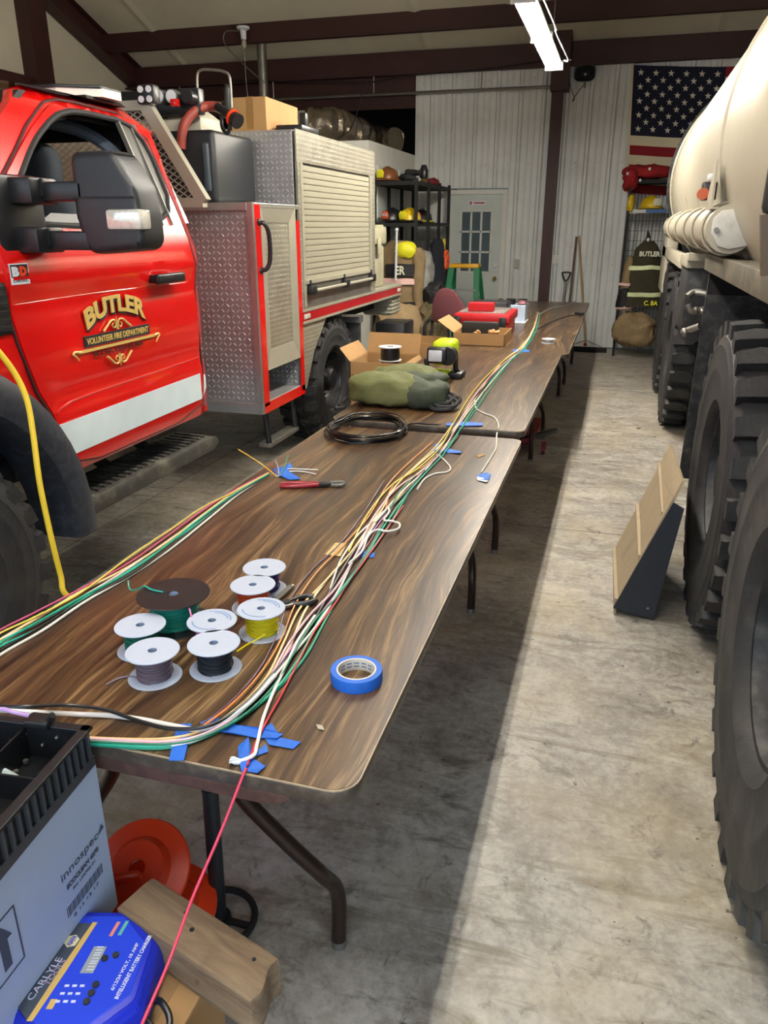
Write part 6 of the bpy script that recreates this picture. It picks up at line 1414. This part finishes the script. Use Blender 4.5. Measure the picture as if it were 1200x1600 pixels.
c2 = thing('dark_turnout_coat', 'dark brown turnout coat with lime reflective bands hanging on the gear rack', 'coat', (.30, 10.9, .6))
garment('coat_shell', c2, .32, 10.9, .68, 1.48, .46, .30, .18, M_coatd, 41)
mb = MB(); mb.tube([(.30, 10.9, 1.44), (.31, 10.9, 1.52), (.30, 10.94, 1.60)], lambda t: .05 - .04 * t, 10, 4); mb.build('collar', M_coatd, c2)
for z, w in ((1.13, .39), (.80, .44)): band('reflective_band', c2, .32, 10.9, z, z + .055, w, .18, mat('lime_reflective', '#dfe8b4', .4) if 'lime_reflective' not in MATS else MATS['lime_reflective'], 41)
text('name_letters', 'BUTLER', .06, (.225, 10.775, 1.30), (1, 0, 0), (0, 0, 1), M_reflect, c2, fit=(.25, .06), bold=.002)
text('name_letters', 'C. BA', .06, (.345, 10.765, .70), (1, 0, 0), (0, 0, 1), M_yel, c2, fit=(.17, .06), bold=.002)
mb = MB(); mb.sphere((.31, 10.80, 1.50), (.02, .012, .022), 8, 6); mb.build('hang_tab', M_gwhite, c2)
c3 = thing('tan_turnout_trousers', 'tan and black turnout trousers hanging left of the dark coat', 'trousers', (.1, 10.95, .4))
garment('trouser_cloth', c3, .12, 10.95, .62, 1.30, .20, .12, .16, M_coat, 44)
for z in (.93, .64): band('reflective_band', c3, .11, 10.95, z, z + .04, .19, .16, M_pinkref, 44)
garment('black_cuff', c3, .10, 10.93, .66, .90, .20, .17, .18, M_ink, 45)
blob(Vector((.27, 10.95, .36)), (.27, .18, .22), .8, amp=.05, freq=8, seed=47, flat=.1).build('gear_bag', M_coat, label='bulging tan gear bag hanging low on the gear rack', cat='bag')
# long-handled tools at the wall
A = ony(884, 435, 11.45)
sv = thing('shovel', 'short shovel with black D-shaped grip leaning on the wall behind the last table', 'shovel', (A.x, 11.4, 0))
mb = MB(); mb.tube([(A.x, 11.5, .93), (A.x - .03, 11.5, .97), (A.x - .05, 11.5, 1.02), (A.x - .05, 11.5, 1.05), (A.x + .05, 11.5, 1.05), (A.x + .05, 11.5, 1.02), (A.x + .03, 11.5, .97), (A.x, 11.5, .93)], .012, 8, 3); mb.build('grip', M_black, sv)
mb = MB(); mb.cyl((A.x, 11.5, .93), (A.x - .03, 11.4, .3), .016); mb.build('shaft', M_steel, sv)
mb = MB(); mb.hexa([(A.x - .14, 11.36, .02), (A.x + .08, 11.36, .02), (A.x + .08, 11.37, .02), (A.x - .14, 11.37, .02), (A.x - .13, 11.40, .32), (A.x + .07, 11.40, .32), (A.x + .07, 11.41, .32), (A.x - .13, 11.41, .32)]); mb.build('blade', M_steel, sv)
mb = MB(); mb.cyl((-.615, 11.58, 1.52), (-.64, 11.25, 0.01), .014); mb.build('brown_pole', mat('brown_handle', '#5f4430', .5), label='dark brown pole leaning on the wall just right of the shovel', cat='pole')
sq = thing('floor_squeegee', 'floor squeegee with tan wooden handle leaning on the wall, rightmost of the tools', 'squeegee', (-.40, 11.4, 0))
mb = MB(); mb.cyl((-.585, 11.56, 1.53), (-.36, 11.3, .12), .014); mb.build('handle', mat('tan_handle', '#a9865a', .5), sq)
mb = MB(); mb.box(-.62, -.06, 11.26, 11.29, .0, .07, .003); mb.build('blade', M_blackm, sq)
mb = MB(); mb.cyl((-.58, 11.275, .07), (-.36, 11.3, .16), .008); mb.cyl((-.12, 11.275, .07), (-.36, 11.3, .16), .008); mb.build('brace_wire', M_steel, sq)
mb = MB(); mb.sphere((-.36, 11.3, .10), .025, 10, 8); mb.build('red_joint', M_red, sq)
# creeper board under the second table
cr_ = thing('mechanic_creeper', 'red and black mechanics creeper lying under the second table', 'creeper', (-.6, 5.8, 0))
mb = MB(); mb.box(-1.1, -.50, 5.75, 6.5, .10, .14, .012); mb.build('red_pad', mat('creeper_red', '#7d0f18', .6), cr_)
mb = MB(); mb.bar((-.78, 5.55, .12), (-.36, 6.1, .14), .04, .04, bev=.008); mb.box(-1.12, -1.08, 5.7, 6.5, .08, .12); mb.build('frame', M_black, cr_)
for x, y in ((-.43, 5.88), (-.62, 6.4), (-1.05, 5.8), (-1.05, 6.4)):
    mb = MB(); mb.cyl((x - .012, y, .036), (x + .012, y, .036), .035, seg=20); mb.box(x - .018, x + .018, y - .012, y + .012, .04, .10); mb.build('wheel', mat('wine_red_plastic', '#7a1730', .35) if 'wine_red_plastic' not in MATS else MATS['wine_red_plastic'], cr_)
for k, (px, py, s, lab) in enumerate(((998, 670, .02, 'small dry leaf scrap on the floor, larger one near the far tyres'), (1023, 683, .012, 'small dry leaf scrap on the floor, closest to the far tyre'), (833, 712, .007, 'tiny white bit on the floor by the white-capped table foot'))):
    p = onz(px, py, 0); mb = MB(); mb.sphere(p + Vector((0, 0, s * .25)), (s, s * .7, s * .25), 8, 5); mb.wobble(s * .3, 60); mb.build('floor_scrap', M_card2 if k < 2 else M_gwhite, label=lab, cat='debris')
# ================================================================== NEAR LEFT CORNER
BZ = .34
openb = thing('brown_carton', 'brown cardboard carton carrying the charger, timber block and white box', 'box', (-.95, .72, 0))
mb = MB(); mb.box(-1.35, -.61, .35, .955, 0, BZ, .004); mb.build('carton_body', M_card, openb, smooth=0)
mb = MB(); mb.box(-.72, -.66, .349, .956, BZ, BZ + .001); mb.box(-.70, -.698, .35, .955, BZ + .001, BZ + .0015); mb.build('seam_tape', mat('tape_tan', '#8e6f48', .4), openb, smooth=0)
mb = MB(); mb.box(-.61, -.51, .40, .82, BZ - .006, BZ, .001); mb.build('open_flap', M_card, openb, smooth=0)
# white product carton
WR = Matrix.Translation((-.874, 1.012, 0)) @ Matrix.Rotation(.05, 4, 'Z')
wb_ = thing('white_carton', 'white product carton printed with arrows and a barcode under the black tray', 'box', (-1.1, .8, BZ))
ZT = .715
mb = MB(); mb.box(-.36, 0, -.60, 0, BZ + .002, ZT, .003, M=WR); mb.build('carton_body', M_whitecard, wb_, smooth=0)
def wp(u, v, o=.0012):   # u: metres from the far corner towards the camera, v: metres below the top
    return WR @ Vector((o, -u, ZT - v))
fx_ = (WR.to_3x3() @ Vector((0, 1, 0))); up_ = Vector((0, 0, 1))
def ftext(s, u, v, w, h, **k): p = wp(u, v); return text('print', s, h, p, fx_, up_, M_inkg, wb_, fit=(w, h), ext=.0002, **k)
M_inkg = mat('grey_print', '#4c5364', .7)
ftext('innospec', .145, .175, .115, .022); ftext('ECOCLEAN 4270', .135, .197, .10, .011, bold=.0004); ftext('PN 139702-01', .12, .212, .07, .007)
mb = MB(); 
for k in range(26):
    w = (.0012, .0022, .0016)[k % 3]; u = .145 - k * .0044; a = wp(u, .232); b_ = wp(u - w, .232)
    mb.hexa([a + Vector((-.001, 0, -.022)), a + Vector((0, 0, -.022)), b_ + Vector((0, 0, -.022)), b_ + Vector((-.001, 0, -.022)), a + Vector((-.001, 0, 0)), a, b_, b_ + Vector((-.001, 0, 0))])
mb.build('barcode', M_inkg, wb_, smooth=0)
mb = MB(); mb.prism([(0, 0), (.02, .004), (.014, .016)], 'x', -.0005, .0006, M=Matrix.Translation(wp(.03, .165)) @ WR.to_3x3().to_4x4()); mb.build('logo_arrow', M_inkg, wb_, smooth=0)
ftext('8 13 12 17', .13, .268, .08, .007)
mb = MB()
def stroke(u0, v0, u1, v1, w):
    a, b_ = wp(u0, v0, .0008), wp(u1, v1, .0008); mb.bar(a, b_, .001, w, up=fx_) if abs(u0 - u1) < 1e-6 else mb.bar(a, b_, w, .001, up=(0, 0, 1))
uc = .325
for (a, b_, c, d) in ((uc - .065, .10, uc + .065, .10), (uc - .065, .215, uc + .065, .215)): stroke(a, b_, c, d, .003)
for u in (uc - .065, uc + .065):
    a, b_ = wp(u, .10), wp(u, .215); mb.hexa([b_ + fx_ * -.0015, b_ + fx_ * .0015, b_ + fx_ * .0015 + Vector((-.001, 0, 0)), b_ + fx_ * -.0015 + Vector((-.001, 0, 0)), a + fx_ * -.0015, a + fx_ * .0015, a + fx_ * .0015 + Vector((-.001, 0, 0)), a + fx_ * -.0015 + Vector((-.001, 0, 0))])
for s in (-.030, .030):
    a = wp(uc + s, .20, .0006)
    for poly in ([(-.009, 0), (.009, 0), (.009, .055), (-.009, .055)], [(-.020, .055), (.020, .055), (0, .088)]): mb.prism(poly, 'x', -.0004, .0006, M=Matrix.Translation(a) @ WR.to_3x3().to_4x4())
mb.build('arrow_mark', M_inkg, wb_, smooth=0)
mb = MB(); mb.box(-.15, .0008, -.6, 0, ZT - .03, ZT + .001, M=WR); mb.build('clear_tape', mat('sealing_tape', '#c9cede', .3), wb_, smooth=0) if False else None
# black plastic tray / chassis on top
tr_ = thing('black_tray', 'black ribbed plastic tray full of compartments and clips on the white carton', 'tray', (-1.15, .75, ZT))
TRM = Matrix.Translation((-.862, .992, ZT + .001)) @ Matrix.Rotation(.10, 4, 'Z') @ Matrix.Diagonal((1, 1, .70, 1)) 
def tb_(x0, x1, y0, y1, z0, z1, b_=0): mb.box(x0, x1, y0, y1, z0, z1, b_, M=TRM)
mb = MB(); tb_(-.42, 0, -.62, 0, 0, .006); tb_(-.42, 0, -.006, 0, 0, .11); tb_(-.006, 0, -.62, 0, 0, .11); tb_(-.42, -.414, -.62, 0, 0, .11); tb_(-.014, .006, -.625, .006, .108, .118, .002); tb_(-.42, .006, -.012, .006, .108, .118, .002)
mb.build('tray_shell', M_black, tr_, smooth=0)
mb = MB()
for k in range(30): tb_(0, .006, -.61 + k * .0205, -.604 + k * .0205, .03, .108)
tb_(0, .004, -.62, 0, .0, .03)
mb.build('outer_ribs', mat('grey_black_plastic', '#3c3f45', .4), tr_, smooth=0)
mb = MB(); 
for x in (-.13, -.26): tb_(x, x + .004, -.62, -.006, .006, .10)
for y in (-.12, -.26, -.42): tb_(-.41, -.006, y, y + .004, .006, .08)
mb.build('divider', M_black, tr_, smooth=0)
mb = MB(); mb.prism([(-.10, .006), (-.02, .006), (-.02, .10)], 'y', -.10, -.096, M=TRM); mb.prism([(-.24, .006), (-.15, .006), (-.15, .10)], 'y', -.09, -.086, M=TRM); mb.build('gusset', M_satin, tr_, smooth=0)
mb = MB()
for k in range(12):
    p = TRM @ Vector((-.03 - .033 * k, -.008, .05 + .03 * (k % 2))); mb.sphere(p, .004, 8, 5)
    p = TRM @ Vector((-.06 - .06 * (k % 5), -.03 - .03 * (k // 5), .012)); mb.cyl(p, p + Vector((0, 0, .006)), .005, seg=8)
mb.build('screws', M_steel, tr_, kind='stuff')
mb = MB(); tb_(-.12, -.07, -.02, .012, .11, .135, .005); p = TRM @ Vector((-.075, -.005, .135)); mb.cyl(p, p + Vector((.01, .0, .01)), .006, seg=10); mb.build('cable_clamp', M_black, tr_)
wire('wire', '#b38fc7', [(-40, 1118, .83), (0, 1108, .835), (22, 1113, .83), (45, 1118, .82)], .004, 'lilac wire entering the cable clamp on the black tray')
mb = MB(); mb.tube([TRM @ Vector(v) for v in ((-.42, -.10, .09), (-.30, -.095, .10), (-.22, -.10, .085), (-.16, -.085, .06), (-.12, -.08, .03), (-.11, -.075, .012))], .008, 10, 6); mb.build('grey_cable', wmat('#c3d3d6'), label='pale grey cable end lying inside the black tray', cat='cable')
# timber block
_p = [onz(a, b, BZ + .087) for a, b in ((190, 1405), (232, 1382), (449, 1508), (380, 1553))]
A0, B0 = (_p[0] + _p[1]) / 2, (_p[2] + _p[3]) / 2; A0.z = B0.z = 0; d = (B0 - A0).normalized(); n_ = Vector((-d.y, d.x, 0)); L = (B0 - A0).length
Mw = Matrix(((d.x, n_.x, 0, A0.x), (d.y, n_.y, 0, A0.y), (0, 0, 1, BZ + .001), (0, 0, 0, 1)))
mb = MB(); mb.box(0, L, -.046, .046, 0, .086, .004); b = mb.bm
bmesh.ops.subdivide_edges(b, edges=b.edges[:], cuts=5, use_grid_fill=True); mb.wobble(.003, 25, 3)
for v in mb.bm.verts:
    if v.co.x > L * .9: v.co.x -= .01 * math.sin(v.co.y * 60)
o = mb.build('timber_block', M_wood, local=True, label='short rough timber block with nail holes lying beside the blue charger', cat='wood block'); o.matrix_world = Mw; OW[o.name] = Mw
mb = MB()
for x, y, r in ((.16, .0, .005), (.25, -.02, .005), (.30, .018, .004), (.12, .02, .003)): mb.cyl((x, y, .0835), (x, y, .0868), r, seg=10)
mb.build('nail_hole', M_ink, o, local=True)
# blue battery charger
M_blue = mat('royal_blue_plastic', '#1c2fc4', .4, 0, .05, 3)
C0 = onz(132, 1512, BZ + .085); CH = Matrix.Translation((C0.x, C0.y, BZ + .001)) @ Matrix.Rotation(math.radians(16), 4, 'Z') @ Matrix.Diagonal((1.12, 1.12, 1.0, 1))
cg = thing('battery_charger', 'blue battery charger with a digital display lying on the brown carton', 'charger', (C0.x, C0.y, BZ + .001)); 
def octo(sx, sy, c): return [(sx, -sy + c), (sx, sy - c), (sx - c, sy), (-sx + c * .6, sy), (-sx, sy - c * 1.1), (-sx, -sy + c), (-sx + c, -sy), (sx - c, -sy)]
SX, SY = .108, .125
mb = MB(); R = []
for s, z in ((.93, 0), (1.0, .012), (1.0, .045), (.97, .062), (.88, .078), (.84, .080)):
    P = octo(SX * s, SY * s, .065 * s); R.append([(x, y, z) for x, y in P])
b = MB(); b.loops(R, M=CH); bmesh.ops.bevel(b.bm, geom=b.bm.edges[:], offset=.004, segments=2, affect='EDGES'); b.build('housing', M_blue, cg)
mb = MB(); mb.prism(octo(SX * .80, SY * .80, .055), 'z', .0785, .0815, .001, M=CH); fp = mb.build('face_panel', mat('bright_blue_panel', '#2343d8', .35, 0, .03), cg, smooth=0)
zt = .0822
def cq(pts, m_, nm, z0=.0814, z1=zt):
    mb = MB(); mb.prism(pts, 'z', z0, z1, M=CH); return mb.build(nm, m_, cg, smooth=0)
cq([(-.084, -.06), (-.055, -.085), (-.018, .085), (-.045, .085), (-.084, .045)], mat('charcoal_label', '#3a4454', .5), 'brand_label')
cq([(-.055, -.087), (-.046, -.087), (-.028, -.005), (-.010, .087), (-.018, .087), (-.038, .0)], M_gold, 'yellow_rule', z1=zt + .0002)
RX_ = Matrix.Rotation(math.radians(16), 3, 'Z')
def ctext(s, x, y, w, h, m_, ang=80, **k):
    a = math.radians(ang); X = RX_ @ Vector((math.cos(a), math.sin(a), 0)); Y = RX_ @ Vector((-math.sin(a), math.cos(a), 0)); p = CH @ Vector((x, y, zt + .0004)); return text('print', s, h, p, X, Y, m_, cg, fit=(w * 1.12, h * 1.12), ext=.0002, **k)
pk = mat('pale_print', '#d9dcf4', .5)
ctext('CARLYLE', -.060, -.055, .075, .011, pk, 76); ctext('TOOLS', -.045, -.030, .045, .009, mat('pinkish_print', '#b79ab4', .5), 76)
mb = MB(); mb.cyl(CH @ Vector((-.040, .050, .0815)), CH @ Vector((-.040, .050, zt + .0005)), .014, seg=6); mb.build('hexagon_badge', mat('badge_cream', '#e7dfae', .5), cg, smooth=0)
ctext('NAPA', -.0375, .041, .018, .009, M_blue, 76, bold=.0003)
cq([(-.005, -.008), (.016, -.008), (.022, .040), (.001, .040)], mat('display_grey', '#98a0a6', .3), 'display')
for k in range(3):
    y = -.003 + k * .015; mb = MB()
    for (a, b_, c, d_) in ((.004, 0, .015, .0015), (.004, .0055, .015, .007), (.004, .011, .015, .0125)): mb.box(a + .0006 * k * 2, c + .0006 * k * 2, y + b_ - .0, y + b_ + .0015, zt, zt + .0006, M=CH)
    mb.build('digit', M_gwhite, cg, smooth=0)
for (x, y) in ((.026, .018), (.042, .024), (.028, -.028), (.026, -.042), (.024, -.056)):
    mb = MB(); mb.cyl(CH @ Vector((x, y, .0815)), CH @ Vector((x, y, zt + .002)), .0062, seg=18); mb.build('button', M_satin, cg)
cq([(.018, .060), (.024, .060), (.029, .088), (.023, .088)], mat('salmon_bar', '#e58a78', .5), 'red_bar'); cq([(.032, .062), (.038, .062), (.043, .090), (.037, .090)], mat('teal_bar', '#5fb3a3', .5), 'green_bar')
for k in range(3):
    for j in range(3): mb = MB(); mb.box(-.020 + k * .012 - j * .002, -.013 + k * .012 - j * .002, -.032 - j * .013, -.028 - j * .013, zt, zt + .0005, M=CH); mb.build('mode_mark', pk, cg, smooth=0)
cq([(-.034, -.068), (-.024, -.068), (-.022, -.052), (-.032, -.052)], M_gold, 'yellow_square')
ctext('6/12/24 VOLT, 10 AMP', .060, -.038, .085, .007, pk, 80, bold=.0002); ctext('INTELLIGENT BATTERY CHARGER', .071, -.052, .115, .007, pk, 80, bold=.0002)
mb = MB(); a = CH @ Vector((SX, -.02, .03)); mb.tube([a, a + Vector((.03, -.01, .02)), a + Vector((.06, -.04, .01)), a + Vector((.05, -.12, .0)), a + Vector((.0, -.16, .0))], .006, 10, 6); mb.tube([a + Vector((0, -.03, 0)), a + Vector((.025, -.04, .0)), a + Vector((.045, -.07, -.01)), a + Vector((.03, -.14, -.02))], .005, 10, 6); mb.build('power_lead', M_black, cg)
mb = MB(); q = onz(8, 1592, BZ + .05); mb.cyl((q.x, q.y, BZ), (q.x, q.y, BZ + .05), .04, seg=20); mb.build('plastic_jug', M_yellow, label='bit of a yellow plastic jug left of the blue charger', cat='jug')
# orange cord reel and black pole under the table
rl = thing('orange_reel', 'bright orange plastic cord reel on the floor behind the timber block', 'reel', (-1.0, 1.28, 0))
_c1, _c2 = onz(222, 1360, .22), onz(262, 1418, .12)
for (c, ax) in ((_c1, (.1, -.55, .75)), (_c2, (.15, -.2, .9))):
    M = Matrix.Translation(c) @ Vector(ax).to_track_quat('Z', 'Y').to_matrix().to_4x4(); mb = MB()
    mb.lathe([(.02, .03), (.06, .028), (.07, .008), (.115, .0), (.118, .004), (.115, .008), (.075, .016), (.062, .036), (.02, .038), (.02, .03)], 48, M); mb.build('reel_disc', M_orange, rl)
mb = MB(); mb.cyl(_c1 - Vector((0, 0, .02)), Vector((_c1.x, _c1.y + .05, .02)), .05); mb.cyl(Vector((_c2.x, _c2.y, .0)), _c2, .05); mb.build('hub', M_orange, rl)
q = onz(205, 1375, .22)
mb = MB(); M = Matrix.Translation(q) @ Matrix.Rotation(.5, 4, 'Z') @ Matrix.Rotation(-.9, 4, 'X'); mb.box(-.045, .03, -.09, .05, -.008, .008, .006, M=M); mb.cyl(M @ Vector((-.03, .05, 0)), M @ Vector((.02, .05, 0)), .022, seg=20); mb.build('handle_bracket', M_orange, rl)
bpl = thing('black_pole_stand', 'black telescopic pole with a round base standing under the near table end', 'stand', (-.80, 1.30, 0))
tp = ony(362, 1262, 1.22); bt_ = onz(343, 1440, 0)
P0, P1 = Vector((bt_.x, bt_.y, .02)), Vector((bt_.x + .01, bt_.y + .01, .655))
mid = P0.lerp(P1, .62)
mb = MB(); mb.cyl(P0, mid, .0195, seg=28); mb.build('lower_tube', M_satin, bpl)
mb = MB(); mb.cyl(mid, P1, .0175, seg=28); mb.cyl(mid - Vector((0, 0, .003)), mid + Vector((0, 0, .006)), .0205, seg=28); mb.build('upper_tube', M_satin, bpl)
mb = MB(); mb.tube([(P0.x + .09 * math.cos(a), P0.y + .09 * math.sin(a), .012) for a in [2 * PI * k / 30 for k in range(30)]], .009, 8, closed=True); mb.cyl((P0.x, P0.y, 0), (P0.x, P0.y, .02), .03, seg=20); mb.bar((P0.x, P0.y, .012), (P0.x + .09, P0.y, .012), .014, .01); mb.bar((P0.x, P0.y, .012), (P0.x - .09, P0.y, .012), .014, .01); mb.build('ring_base', M_blackm, bpl)
